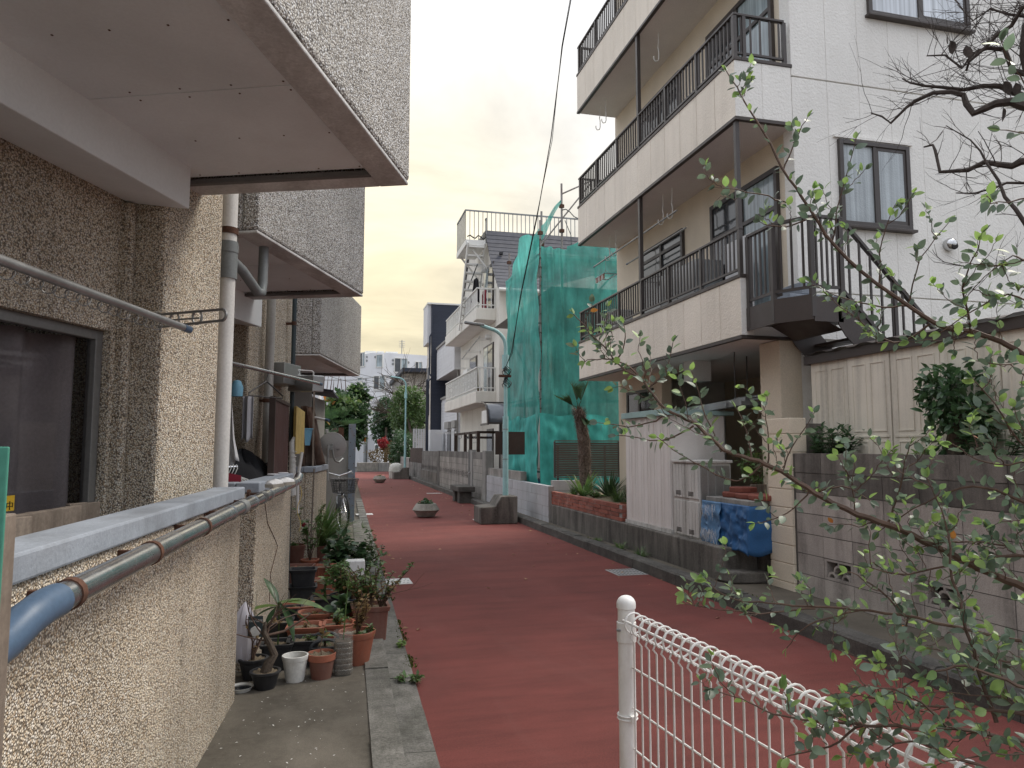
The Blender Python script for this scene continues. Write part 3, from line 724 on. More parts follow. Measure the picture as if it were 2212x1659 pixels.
T1 = garden_wall('nearest low pebble dash garden wall with blue grey coping and a handrail pipe', (-.50, 4.62), 3.8, 6.6, 1.5, 1.315)
T2 = garden_wall('second low pebble dash garden wall carrying the white shoes', (-.325, 6.95), 4.4, 1.78, 1.3, 1.315, near=True)
T3 = garden_wall('third low pebble dash garden wall beside the satellite dish', (-.02, 10.7), 6.0, 1.35, .9, 1.31, near=True)
b = MB(T1); b.box(-.30, -.125, -.80, -.16, 1.05, 1.235); tag(b.build('trough_box', M['white'], None), 'white box inside the end of the nearest garden wall', 'box')

# drain pipe carried along the garden walls like a handrail
rail = thing('wall_pipe', 'long steel drainpipe carried on rusty brackets along the low garden walls', 'pipe', (-.6, 1.4, 1.2))
A, B_, C_ = at_x(92, 1312, -.60), at_x(525, 1094, -.425), at_x(640, 1040, -.255)
MB().tube([A, A+(B_-A)*.5, B_, C_], .0345, 16).build('pipe', M['steel'], rail, smooth=True)
MB().tube([A+(B_-A)*.03, A, A+Vector((-.012, -.06, -.014)), A+Vector((-.03, -.12, -.045)), A+Vector((-.035, -.22, -.055)), A+Vector((-.05, -.6, -.06))], .0395, 16).build('elbow', M['pvc_blue'], rail, smooth=True)
MB().tube([C_, C_+Vector((.006, .10, .006)), C_+Vector((.014, .2, .035))], .036, 14).build('end_elbow', M['steel'], rail, smooth=True)
for f in (.06, .33, .62, .86, 1.12, 1.35, 1.62, 1.9):
    q = A+(B_-A)*f if f <= 1 else B_+(C_-B_)*(f-1)
    d = ((B_-A) if f <= 1 else (C_-B_)).normalized()
    MB().tube([q-d*.013, q+d*.013], .0385, 14).build('clamp', M['rust'] if f < .8 else M['steel'], rail, smooth=True)
    if f < 1.4:
        s = MB(); w_ = Vector((-1, .06, .015)); s.bar(q+w_*.03, q+w_*.115, .016, .02); s.tube([q+w_*.105, q+w_*.122], .034, 10); s.build('bracket', M['rust'], rail)
for f in (.98, 1.25):
    q = A+(B_-A)*f if f <= 1 else B_+(C_-B_)*(f-1); d = (B_-A).normalized()
    MB().tube([q-d*.05, q+d*.05], .038, 14).build('sleeve', M['galv'], rail, smooth=True)

# laundry poles and brackets
def laundry(label, a, b, r, mat_, grp=None):
    t = thing('laundry_pole', label, 'laundry pole', a, grp)
    a, b = Vector(a), Vector(b); d = (b-a).normalized()
    MB().tube([a, b], r, 12).build('pole', mat_, t, smooth=True)
    MB().tube([b-d*.012, b+d*.05], r*1.08, 12).build('end_cap', M['pvc_blue'], t, smooth=True)
    return t
def arm_bracket(label, p, d, L, mat_, hang=.0):
    """cast arm with long slots that swings out from a wall plate"""
    t = thing('pole_bracket', label, 'bracket', p); p = Vector(p); d = Vector(d).normalized()
    s = d.cross(Vector((0, 0, 1))).normalized(); up = Vector((0, 0, 1))
    b = MB(); b.cbox(p, (.05, .05, .11), rz=math.atan2(d.y, d.x)); b.build('wall_plate', mat_, t, bevel=.006)
    b = MB(); q = p+d*.03
    b.tube([q+up*.035, q+d*L+up*.033], .007, 6); b.tube([q-up*.035, q+d*L-up*.022], .007, 6)
    b.tube([q, q+d*(L*.75)], .0045, 6)
    P = [q+d*(L+.03*math.cos(a))+up*(.0055+.0285*math.sin(a)) for a in np.linspace(-PI/2, PI/2, 9)]; b.tube(P, .008, 6)
    for f in (.45, .72):
        c = q+d*L*f+up*.003; b.tube([c+d*.034*math.cos(a)+up*.034*math.sin(a) for a in np.linspace(0, 2*PI, 15)], .006, 6)
    b.build('arm', mat_, t, smooth=True); return t
a = TA((1.35, -1.66, 2.085)); b_ = at_d(398, 708, 3.2)
laundry('long steel laundry pole under the nearest balcony by the mauve curtain', a, b_, .016, M['alu'])
wp = at_pl(292, 698, TA((3.3, -2.5, 0)), 22); arm_bracket('white slotted pole bracket on the wall above the nearest window', wp, Vector(at_d(440, 686, 3.6))-wp, .62, M['alu'])
b = MB(); a2 = Vector(a); d2 = (Vector(b_)-a2)
b.tube([a2+d2*(i/260)+Vector((0, 0, -.035+.016*math.sin(i*.62)))+n22*.016*math.cos(i*.62) for i in range(230)], .002, 4)
tag(b.build('cord', M['alu_dull'], None), 'thin coiled plastic cord hanging along the nearest laundry pole', 'cord')
a = at_d(430, 768, 4.55); b_ = at_d(690, 829, 6.6)
laundry('bright steel laundry pole under the middle balcony with a black hanger', a, b_, .014, M['steel'])
wp = at_pl(548, 798, TA((6.5, -3.6, 0)), 22); arm_bracket('white pole bracket behind the black hanger', wp, n22*.6+u22*.8, .62, M['white_metal'])
# hanger
hc = Vector(a)+(Vector(b_)-Vector(a))*.47; dd = Vector((.656, .755, 0))
b = MB(); b.tube([hc+Vector((0, 0, .02))-dd*.012, hc+Vector((0, 0, .022))+dd*.012, hc+dd*.02, hc-Vector((0, 0, .06)), hc-Vector((0, 0, .075))], .003, 6)
top = hc-Vector((0, 0, .075)); l_, r_ = top-dd*.17-Vector((0, 0, .12)), top+dd*.17-Vector((0, 0, .12))
b.tube([top, r_+Vector((0, 0, .02)), r_, l_, l_+Vector((0, 0, .02)), top], .0055, 6)
tag(b.build('clothes_hanger', M['black'], None), 'black plastic clothes hanger hanging empty on the second laundry pole', 'hanger')
# exhaust duct box and its shield
t = thing('exhaust_duct', 'grey box vent with a long slotted guard on the wall above the brown screen', 'vent', TA((7.2, -3.4, 2.25)))
def TB(p): return TA(p)
b = MB(TA); b.box(6.95, 7.35, -3.51, -3.30, 2.2, 2.42); b.build('vent_box', M['alu'], t, bevel=.006)
p0, p1 = at_d(634, 829, 7.8), at_d(688, 829, 7.4)
b = MB(); b.bar(p0, p1, .13, .17); b.build('guard', M['alu'], t, bevel=.01)
d = (Vector(p1)-Vector(p0)).normalized(); q0 = Vector(p0)+Rv*0-Fv*.068
s = MB()
for i in range(5):
    for j in range(4):
        q = q0+d*(.06+.028*i+(0 if i < 2 else .05))+Vector((0, 0, -.045+.03*j)); s.cbox(q, (.016, .006, .018), rz=-YAW)
s.build('guard_slots', M['dark_void'], t)
# brown corrugated screen and yellow resin screen standing on the second garden wall
def ribbed(name, label, cat, P0, P1, z0, z1, nrib, amp, mat_, ends=True, part='sheet', rail_mat=None):
    P0, P1 = Vector((P0[0], P0[1], 0)), Vector((P1[0], P1[1], 0)); d = P1-P0; n = d.cross(Vector((0, 0, 1))).normalized()
    t = thing(name, label, cat, (P0.x, P0.y, z0))
    b = MB(); k = nrib*4
    def prof(a):
        ph = (a*nrib) % 1; return amp*(1 if ph < .55 else -1)
    P = []
    for i in range(nrib):
        for ph, s_ in ((0, 1), (.5, 1), (.56, -1), (.94, -1)): P.append(P0+d*((i+ph)/nrib)+n*amp*s_)
    P.append(P1+n*amp)
    i0 = b.pts([p+Vector((0, 0, z0)) for p in P]+[p+Vector((0, 0, z1)) for p in P]); L = len(P)
    for i in range(L-1): b.f.append((i0+i, i0+i+1, i0+L+i+1, i0+L+i))
    b.build(part, mat_, t, thick=.004, norm=False)
    if ends:
        b = MB(); b.bar(P0+Vector((0, 0, z0)), P0+Vector((0, 0, z1)), .05, .05); b.build('edge_post', rail_mat or mat_, t)
        b = MB(); b.bar(P0+Vector((0, 0, z1)), P1+Vector((0, 0, z1)), .04, .03); b.build('top_rail', rail_mat or mat_, t)
    return t
ribbed('privacy_screen', 'brown corrugated screen standing beside the grey downpipe', 'screen', at_d(588, 900, 6.1), at_d(622, 900, 7.2), 1.2, 1.97, 16, .009, M['brown_rib'], rail_mat=M['wood_dark'])
ribbed('privacy_screen', 'yellow ribbed screen hanging beside the brown corrugated screen', 'screen', at_d(637, 900, 7.6), at_d(656, 900, 8.9), 1.48, 1.985, 12, .014, M['yellow_old'], ends=False)
MB().build if False else None
p = at_d(654, 945, 9.15)
t = thing('bucket', 'light blue plastic bucket hanging behind the yellow ribbed screen', 'bucket', p)
MB().lathe([(.0, -.1), (.09, -.1), (.12, .1), (.13, .1), (.13, .115), (.115, .115), (.085, -.09), (0, -.09)], p, 20).build('tub', M['bucket'], t, smooth=True)
# brown garden net and stake
b = MB(); q0, q1 = at_d(650, 1000, 9.0), at_d(706, 1003, 9.9); Z0 = 1.31
def net(u, v):
    w_ = 1-.66*v**1.2; base = Vector(q0)+(Vector(q1)-Vector(q0))*(u*w_+.0); return (base.x+.03*math.sin(u*17+v*3), base.y+.05*math.sin(u*23+v*5), Z0+(2.06-Z0)*v+.015*math.sin(u*9))
b.sheet(net, 26, 14); tag(b.build('garden_net', M['net_brown'], None, smooth=True, thick=.003), 'brown mesh sheet draped over the third garden wall like a tent', 'netting')
b = MB(); q = at_d(679, 900, 9.2); b.bar((q.x, q.y, 1.0), (q.x-.01, q.y, 2.26), .028, .022); tag(b.build('wooden_stake', M['wood_grey'], None), 'weathered wooden stake standing in front of the brown mesh sheet', 'stake')
a = at_d(660, 898, 9.5); b_ = at_d(705, 907, 9.3)
laundry('short white laundry pole end poking out beside the satellite dish', a, b_, .017, M['white_metal'])
b = MB(); b.tube([at_d(700, 905, 9.4), at_d(712, 917, 9.2)], .008, 6); tag(b.build('bamboo_stick', M['yellow_old'], None), 'thin pale stick below the white laundry pole end', 'stick')
# white wrapped pipes rising between the second and third wall
b = MB(); q = at_d(633, 960, 7.6)
b.tube([(q.x+.01, q.y, 1.05), (q.x, q.y, 1.3), (q.x-.01, q.y, 1.6), (q.x+.012, q.y, 1.66)], [.036, .036, .03, .015], 10)
for i in range(9): b.tube([(q.x-.003, q.y, 1.1+i*.05), (q.x-.003, q.y, 1.112+i*.05)], .041, 10)
tag(b.build('insulated_pipe', M['hose'], None, smooth=True), 'torn white pipe insulation standing behind the second garden wall', 'pipe')
b = MB(); q = at_d(643, 1100, 7.7); b.tube([(q.x, q.y, .85), (q.x-.01, q.y, 1.2), (q.x+.03, q.y+.02, 1.5)], .017, 8); tag(b.build('conduit', M['pvc_white'], None, smooth=True), 'thin pale conduit rising beside the torn white insulation', 'pipe')
# plank strip behind the first wall and green board at the very left
t = thing('plank_edging', 'row of short weathered planks behind the nearest coping below the window', 'planks', TA((2.9, -2.2, .9)))
for i in range(12):
    s0 = TA((0, 0, 0)); x = i*.105
    q = at_d(36+i*14.2, 1172-i*3.5, 2.35+.06*i)
    me = MB().cbox((0, 0, 0), (.021, .100, .30), rz=-math.radians(22))
    o = me.build('plank', M['wood_grey'], t, local=True, bevel=.003); o.location = Vector((q.x, q.y, 1.175+random.uniform(-.006, .006)))-ORG[t.name]
t = thing('green_board', 'green painted board with a raw plywood edge at the left edge of the picture', 'board', (-.8, 1.0, .0))
q = at_d(-60, 965, 1.02); q2 = at_d(19, 965, 1.02)
b = MB(); b.ext([(q.x-.6, q.y, .2), (q2.x-.002, q2.y, .2), (q2.x, q2.y, q2.z), (q.x-.6, q.y, q2.z)], (0, .006, 0)); b.build('panel', M['board_green'], t, bevel=.002)
b = MB(); q3 = at_d(37, 1108, 1.08); b.box(q3.x-.30, q3.x, q2.y+.03, q2.y+.075, .05, q3.z); b.build('plywood', M['wood_grey'], t, bevel=.003)
# yellow sticker with its character on the glass
def text_mesh(s, size, name, mat_, ext=.0006):
    cu = bpy.data.curves.new(name, 'FONT'); cu.body = s; cu.size = size; cu.extrude = ext; cu.align_x = 'CENTER'; cu.align_y = 'CENTER'
    o = bpy.data.objects.new(name+'_tmp', cu); COL.objects.link(o); dg = bpy.context.evaluated_depsgraph_get()
    me = bpy.data.meshes.new_from_object(o.evaluated_get(dg)); COL.objects.unlink(o); bpy.data.objects.remove(o); bpy.data.curves.remove(cu)
    me.materials.clear(); me.materials.append(mat_); me.name = name; return me
def put_text(me, name, parent, p, xdir, ydir=Vector((0, 0, 1))):
    x = Vector(xdir).normalized(); y = Vector(ydir).normalized(); zz = x.cross(y)
    o = link(bpy.data.objects.new(name, me)); m4 = Matrix((x, y, zz)).transposed().to_4x4(); m4.translation = Vector(p)-ORG.get(parent.name, Vector()); o.parent = parent; o.matrix_local = m4; return o
p = at_pl(22, 1088, TA((2.6, -2.56, 0)), 22)
t = thing('sticker', 'yellow sticker with a black character on the lower left of the nearest window', 'sticker', p)
b = MB(lambda v: Vector(p)+u22*v[0]+n22*v[1]+Vector((0, 0, v[2]))); b.box(-.10, .033, -.012, -.010, -.032, .034); b.build('label_sheet', M['yellow'], t)
try: put_text(text_mesh('使用中', .042, 'lettering', M['ink']), 'lettering', t, Vector(p)-u22*.034+n22*(-.009)-Vector((0, 0, .012)), u22)
except Exception as e: print('text', e)
# ------------------------------------------------------------------ clothes, shoes and odds and ends on the left
def cloth(name, label, cat, fn, nu, nv, mat_, th=.004):
    b = MB(); b.sheet(fn, nu, nv); return tag(b.build(name, mat_, None, smooth=True, thick=th), label, cat)
q = at_d(491, 850, 5.35)
cloth('hanging_shirt', 'white shirt hanging half hidden behind the nearest downpipe', 'shirt', lambda u, v: (q.x-.05+.15*u*(.45+.55*v)+.012*math.sin(u*15+v*4), q.y+.04*math.sin(u*12), q.z+.04-.55*v+.02*math.sin(u*9)*v), 16, 16, M['white_cloth'])
cloth('hanging_shirt', 'black and white checked shirt hanging in front of the second window', 'shirt', lambda u, v: (q.x+.05+.08*u, q.y+.55+.03*math.sin(u*9), q.z+.02-.36*v+.02*math.sin(u*9)*v), 8, 10, M['grey_cloth'])
b = MB(); b.lathe([(.0, -.07), (.045, -.07), (.05, .0), (.03, .05), (.0, .06)], (q.x+.03, q.y+.3, q.z+.07), 10); tag(b.build('peg_basket', M['bucket'], None, smooth=True), 'small blue peg holder above the hanging white shirt', 'peg holder')
# clothes rack behind the second wall
q = at_d(520, 1025, 5.9)
def mound(u, v):
    a = u*2*PI; r = v; hgt = (1-r**2.2)*(.24+.05*math.sin(3*a+1))
    return (q.x-.02+.26*r*math.cos(a)+.02*math.sin(5*a)*r, q.y+.2+.34*r*math.sin(a), 1.24+hgt+.012*math.sin(9*a+7*r))
cloth('clothes_heap', 'heap of black clothes lying over a rack behind the second garden wall', 'clothes', mound, 36, 10, M['black_cloth'])
t = thing('hanger_bunch', 'bunch of wire hangers with pale shoulders on a chrome rail behind the second wall', 'hangers', (q.x-.1, q.y, 1.3))
a, b_ = at_d(482, 1010, 5.6), at_d(512, 1008, 5.7); MB().tube([a, b_], .012, 8).build('rail', M['chrome'], t, smooth=True)
for i in range(4):
    c = at_d(486+7*i, 1012, 5.55+.03*i); b = MB(); P = [Vector(c)+Vector((0, 0, .02)), Vector(c)+Vector((.012, 0, .03)), Vector(c)+Vector((.02, 0, .0)), Vector(c)+Vector((0, 0, -.05))]
    P += [Vector(c)+Rv*.10-Vector((0, 0, .085)), Vector(c)+Rv*.17-Vector((0, 0, .13))]; b.tube(P, .005, 6); b.tube([P[3], Vector(c)-Rv*.12-Vector((0, 0, .1))], .005, 6); b.build('hanger', M['white_metal'], t, smooth=True)
b = MB(); b.sheet(lambda u, v: (at_d(478, 1030, 5.6).x+.20*u, 5.42+.1*u, 1.40-.12*v-.05*u), 6, 4); tag(b.build('red_garment', M['red_cloth'], None, thick=.004), 'dark red garment hanging below the wire hangers', 'clothes')
t = thing('towel_rail', 'chrome rail with a dark patterned cloth and black loops over the second wall', 'rail', at_d(560, 1025, 6.3))
a, b_ = at_d(553, 1012, 6.2), at_d(578, 1005, 6.6); MB().tube([a, b_], .014, 8).build('rail', M['chrome'], t, smooth=True)
MB().bar(Vector(a)-Vector((0, 0, .22)), Vector(a)+Vector((0, 0, .02)), .03, .03).build('post', M['rust'], t)
b = MB(); a, b_ = Vector(a), Vector(b_); b.sheet(lambda u, v: tuple(a+(b_-a)*(.35+u*.6)+Rv*.025*math.sin(v*2*PI)+Vector((0, 0, .02+.15*(abs(2*v-1)**.7)*-1+.01*math.sin(u*20)))), 14, 12); b.build('cloth', M['black_cloth'], t, smooth=True, thick=.006)
b = MB(); b.tube([b_+Rv*.02*math.cos(x)*1.6+Vector((0, 0, -.08+.10*math.sin(x))) for x in np.linspace(-.6, PI+.6, 14)], .009, 6); b.build('loop', M['black'], t, smooth=True)
# white slip-on shoes on the second coping
def shoe(label, p, rz, sc_=1.0):
    t = thing('shoe', label, 'shoe', p, 'white shoes drying on the wall', rz)
    P = [(-.13, .035, .03), (-.10, .05, .055), (-.03, .047, .065), (.05, .05, .055), (.10, .042, .045), (.13, .02, .03)]
    b = MB(); rings = []
    for x, w_, h in P: rings.append(b.pts([(x*sc_, w_*math.cos(a)*sc_, max(0, .018+h*math.sin(a))*sc_) for a in np.linspace(0, PI, 9)]))
    for r0, r1 in zip(rings, rings[1:]):
        for k in range(8): b.f.append((r0+k, r0+k+1, r1+k+1, r1+k))
    b.f.append(tuple(range(rings[0], rings[0]+9))); b.f.append(tuple(range(rings[-1], rings[-1]+9)))
    b.build('upper', M['white_cloth'], t, smooth=True, local=True)
    b = MB(); b.ext([(x*1.04*sc_, w_*1.1*sc_*s_, .0) for s_, L in ((1, P), (-1, P[::-1])) for x, w_, h in L], (0, 0, .02)); b.build('sole', M['planter_conc'], t, local=True)
    b = MB(); b.lathe([(.0, .078), (.030, .080), (.034, .076)], (-.055*sc_, 0, 0), 12); b.build('opening', M['grey_cloth'], t, local=True)
q = at_z(604, 1050, 1.315); shoe('white slip-on shoe on the second coping, the nearer of the pair', (q.x-.02, q.y-.1, 1.315), math.radians(70), .62)
shoe('white slip-on shoe on the second coping, the farther of the pair', (q.x+.03, q.y+.12, 1.315), math.radians(62), .62)
# grey ribbed shed far left with small roof
q0, q1 = at_d(676, 900, 11.6), at_d(700, 900, 12.6)
t = ribbed('garden_shed', 'narrow grey ribbed shed with a dark sloping roof behind the dish', 'shed', q0, q1, .1, 2.36, 9, .015, M['siding_grey'], ends=False, part='wall')
b = MB(); a, b_ = Vector(q0), Vector(q1); nn = Vector((1, -.1, 0)); b.ext([a+Vector((-.4, 0, 2.55-a.z)), a+Vector((.30, -.1, 2.44-a.z)), b_+Vector((.24, 0, 2.40-b_.z)), b_+Vector((-.4, 0, 2.50-b_.z))], (0, 0, .03)); b.build('roof', M['roof_dark'], t)
b = MB(); b.box(-1.6, a.x-.02, 11.4, 13.0, .1, 2.4); b.build('wall', M['siding_grey'], t)
# house corner in pale blue far behind the tree
t = thing('pale_house', 'pale blue house corner with an eave glimpsed under the farthest balcony', 'house', (-3, 24, 0))
MB().box(-9, -.35, 24, 32, 0, 5.1).build('wall', M['wall_pale'], t); MB().ext([(-9.4, 23.4, 5.0), (.1, 23.4, 5.0), (-.3, 24, 5.9), (-9.4, 24, 5.9)], (0, 8, 0)).build('roof', M['roof_dark'], t)
# satellite dish
dc = at_d(717, 964, 12.2); dn = Vector((.25, 1, .28)).normalized()
t = thing('satellite_dish', 'grey satellite dish seen from behind on a steel pole', 'satellite dish', dc)
rot = dn.to_track_quat('Z', 'Y').to_matrix()
b = MB(lambda p: Vector(dc)+rot @ Vector(p)); b.lathe([(0, 0), (.06, .004), (.13, .018), (.19, .038), (.225, .055), (.232, .055), (.232, .061), (.222, .062), (.12, .026), (0, .012)], n=40)
b.build('reflector', M['dish'], t, smooth=True)
b = MB(); bk = Vector(dc)-dn*.05; b.cbox(bk, (.06, .08, .11), rz=-.2); b.cbox(bk-dn*.05-Vector((0, 0, .01)), (.09, .04, .06)); b.build('mount', M['galv'], t, bevel=.004)
b = MB(); b.tube([(bk.x-.05, bk.y-.06, 1.0), (bk.x-.05, bk.y-.06, bk.z+.04)], .021, 12); b.build('pole', M['galv'], t, smooth=True)
b = MB(); b.tube([bk+Vector((.02, -.02, -.02)), bk+Vector((.04, -.02, -.16)), bk+Vector((.07, .0, -.23)), bk+Vector((.13, .06, -.26)), bk+Vector((.2, .3, -.2))], .016, 10); b.build('arm', M['galv'], t, smooth=True)
b = MB(); b.cbox(Vector(dc)+dn*.3+Vector((-.16, -.2, .18)), (.05, .06, .06)); b.build('receiver', M['dish'], t, bevel=.01)
b = MB(lambda p: Vector(dc)+rot @ Vector(p))
for i in range(2):
    for j in range(9-3*i): b.box(.105+.0, .111, -.04+.0, -.035, .0, .001) if False else b.box(-.12+j*.0085, -.1155+j*.0085, -.055-.016*i, -.047-.016*i, .008, .009)
b.build('maker_print', M['ink'], t)
# grey gate panel and rusty steel post
t = thing('metal_fence', 'plain grey metal panel across the gap behind the bicycle', 'panel', (.1, 15.1, .1))
q0, q1 = at_y(697, 952, 15.15), at_y(758, 953, 15.15)
MB().box(q0.x-.3, q1.x, 15.13, 15.16, .12, q0.z).build('sheet', M['grey_panel'], t); MB().box(q0.x+.10, q0.x+.125, 15.115, 15.128, .14, q0.z-.02).build('seam', M['grey_panel'], t)
b = MB(); q = at_y(745, 930, 15.3); b.box(q.x-.13, q.x-.02, 15.28, 15.34, .1, q.z+.06); b.build('rear_frame', M['rust'], t)
t = thing('steel_post', 'tall blue grey steel channel post with rust spots at the road edge', 'post', (.52, 15.0, .1))
q = at_y(762, 916, 15.0)
b = MB(); x0, x1 = at_y(754, 916, 15.0).x, at_y(769, 916, 15.0).x
b.box(x0, x1, 14.98, 15.0, .05, q.z); b.box(x0, x0+.02, 15.0, 15.1, .05, q.z); b.box(x1-.02, x1, 15.0, 15.1, .05, q.z); b.build('channel', M['blue_grey_steel'], t, bevel=.003)
b = MB()
for i in range(13): b.lathe([(0, -.004), (.008, -.003), (.009, .0)], (0, 0, 0), 6) if False else b.cbox((x0+.035+.07*(i % 2), 14.977, .25+i*.14), (.014, .008, .014))
b.build('bolts', M['rust'], t)
b = MB(); b.box(x0-.28, x0-.02, 14.7, 14.73, .13, .26); tag(b.build('name_plate', M['white'], None), 'small white tray leaning at the foot of the steel post', 'tray')
# ---- bicycle (x forward)
bk = at_z(728, 1152, .083); heading = math.radians(-90-2)
t = thing('bicycle', 'black city bicycle with a wire front basket parked by the steel post', 'bicycle', (bk.x+.05, bk.y+.75, .083), rz=heading)
WR = .335
def ring(c, R, r, n=36, k=8):
    b = MB(); P = [Vector(c)+Vector((R*math.cos(a), 0, R*math.sin(a))) for a in np.linspace(0, 2*PI, n+1)]; b.tube(P, r, k, cap=False); return b
for nm, x in (('front_wheel', .56), ('rear_wheel', -.54)):
    w = ring((x, 0, WR), WR-.02, .02).build(nm, M['tyre'], t, smooth=True, local=True)
    ORG[w.name] = ORG[t.name]
    ring((x, 0, WR), WR-.047, .011, 36, 6).build('rim', M['chrome'], w, smooth=True, local=True)
    b = MB(); b.tube([(x, -.035, WR), (x, .035, WR)], .018, 10); b.build('hub', M['chrome'], w, local=True)
    b = MB()
    for i in range(24):
        a = 2*PI*i/24; b.tube([(x, .02*(-1)**i, WR), (x+(WR-.05)*math.cos(a), 0, WR+(WR-.05)*math.sin(a))], .0013, 3, cap=False)
    x_ = b.build('spokes', M['chrome'], w, local=True)
    b = MB()
    aa = np.linspace(.1, 2.6, 14) if x > 0 else np.linspace(-.1, 2.7, 14)
    P = [(x+(WR+.025)*math.cos(a), WR+(WR+.025)*math.sin(a)) for a in aa]
    for (xa, za), (xb, zb) in zip(P, P[1:]): b.ext([(xa, -.028, za), (xa, .028, za), (xb, .028, zb), (xb, -.028, zb)], (0, 0, .003))
    b.build('mudguard', M['black'], t, local=True)
b = MB(); hd, bb, st = (.36, 0, .62), (-.02, 0, .29), (-.17, 0, .66)
b.tube([(.34, 0, .82), (.395, 0, .60)], .019, 10); b.tube([(.385, 0, .63), (.12, 0, .36), bb], .016, 10); b.tube([(-.02, 0, .29), (-.2, 0, .80)], .016, 10); b.tube([(.37, 0, .68), (.1, 0, .43), (-.08, 0, .40)], .013, 8)
for s in (-1, 1): b.tube([bb, (-.54, .05*s, WR)], .009, 6); b.tube([(-.16, 0, .66), (-.54, .055*s, WR)], .008, 6)
b.build('frame', M['black'], t, smooth=True, local=True)
b = MB()
for s in (-1, 1): b.tube([(.395, .045*s, .61), (.43, .055*s, .5), (.56, .055*s, WR)], .011, 8)
b.build('fork', M['chrome'], t, smooth=True, local=True)
b = MB(); b.tube([(.34, 0, .80), (.325, 0, .98)], .012, 8); b.tube([(.10, -.29, 1.03), (.22, -.27, 1.04), (.32, -.13, 1.0), (.36, 0, .965), (.32, .13, 1.0), (.22, .27, 1.04), (.10, .29, 1.03)], .011, 8); b.build('handlebar', M['chrome'], t, smooth=True, local=True)
for s in (-1, 1):
    MB().tube([(.17, .277*s, 1.037), (.06, .295*s, 1.026)], .017, 10).build('grip', M['black'], t, smooth=True, local=True)
    MB().tube([(.24, .25*s, 1.03), (.28, .27*s, 1.0), (.2, .30*s, .985)], .006, 6).build('brake_lever', M['chrome'], t, smooth=True, local=True)
MB().lathe([(0, .03), (.022, .025), (.028, .0), (0, 0)], (.27, .2, 1.05), 10).build('bell', M['black'], t, smooth=True, local=True)
b = MB()                                        # basket of wires
def bk_pt(f, z_): w_ = .15+.05*z_; d0, d1 = .45, .72+.06*z_; return w_, d0, d1
for j in range(7):
    zz = j/6; w_, d0, d1 = bk_pt(0, zz); h = .68+.24*zz
    b.tube([(d0, -w_, h), (d1, -w_, h), (d1, w_, h), (d0, w_, h), (d0, -w_, h)], .008 if j in (0, 6) else .0035, 4)
for i in range(9):
    f = i/8
    for side in (0, 1):
        P = []
        for zz in (0, 1):
            w_, d0, d1 = bk_pt(0, zz); P.append((d1 if side else d0, -w_+2*w_*f, .68+.24*zz))
        b.tube(P, .0035, 4)
    for s in (-1, 1):
        P = []
        for zz in (0, 1):
            w_, d0, d1 = bk_pt(0, zz); P.append((d0+(d1-d0)*f, s*w_, .68+.24*zz))
        b.tube(P, .0035, 4)
    b.tube([(.45, -.15+.3*f, .68), (.72, -.15+.3*f, .68)], .002, 4)
b.build('basket', M['black'], t, local=True)
MB().lathe([(0, -.035), (.028, -.03), (.034, .02), (.02, .035), (0, .036)], (.62, .0, .62), 12).build('headlight', M['chrome'], t, smooth=True, local=True)
b = MB(); b.lathe([(0, .0), (.10, .0), (.115, .03), (.09, .06), (0, .07)], (-.24, 0, .84), 16); b.build('saddle', M['black'], t, smooth=True, local=True)
b = MB(); b.box(-.72, -.3, -.06, -.05, .70, .71); b.box(-.72, -.3, .05, .06, .70, .71)
for i in range(4): b.box(-.7+.12*i, -.68+.12*i, -.05, .05, .701, .709)
b.build('rear_rack', M['chrome'], t, local=True)
b = MB(); b.lathe([(.0, -.004), (.085, -.004), (.085, .004), (0, .004)], (0, 0, 0), 20); b.v = [(v[0]-.02, .05+v[2], .29+v[1]) for v in b.v]; b.build('chain_ring', M['chrome'], t, local=True)
for s in (-1, 1):
    b = MB(); b.tube([(-.02, .04*s, .29), (-.02+.12*s, .075*s, .19 if s < 0 else .40)], .009, 6); b.cbox((-.02+.12*s, .12*s, .19 if s < 0 else .40), (.09, .08, .022)); b.build('pedal', M['black'], t, local=True)
b = MB(); b.tube([(-.54, -.09, WR), (-.6, -.12, .01), (-.6, .12, .01), (-.54, .09, WR)], .008, 6); b.build('stand', M['chrome'], t, local=True)

# front end turned to the side about the steering axis
for o in [k for k in bpy.data.objects if k.parent == t and k.name.split('.')[0] in ('front_wheel', 'fork', 'handlebar', 'grip', 'brake_lever', 'bell', 'basket', 'headlight')]:
    r3 = Matrix.Rotation(math.radians(20), 3, 'Z'); pv = Vector((.38, 0, 0)); o.rotation_euler = (0, 0, math.radians(20)); o.location = pv-r3 @ pv
# grit and paint flecks on the pavement
mats = []
for i in range(900):
    y = Rm.uniform(2.6, 14); x = Rm.uniform(-.6, LX(y)-.2); mats.append(mat4((x, y, .088), orient((Rm.uniform(-1, 1), Rm.uniform(-1, 1), .1), 0), Rm.choice([.004, .006, .008, .014])))
tag(join_leaves('pavement_grit', LEAF_Q, mats, M['paper'], None, True), 'pale grit and flecks scattered over the left pavement', 'grit')
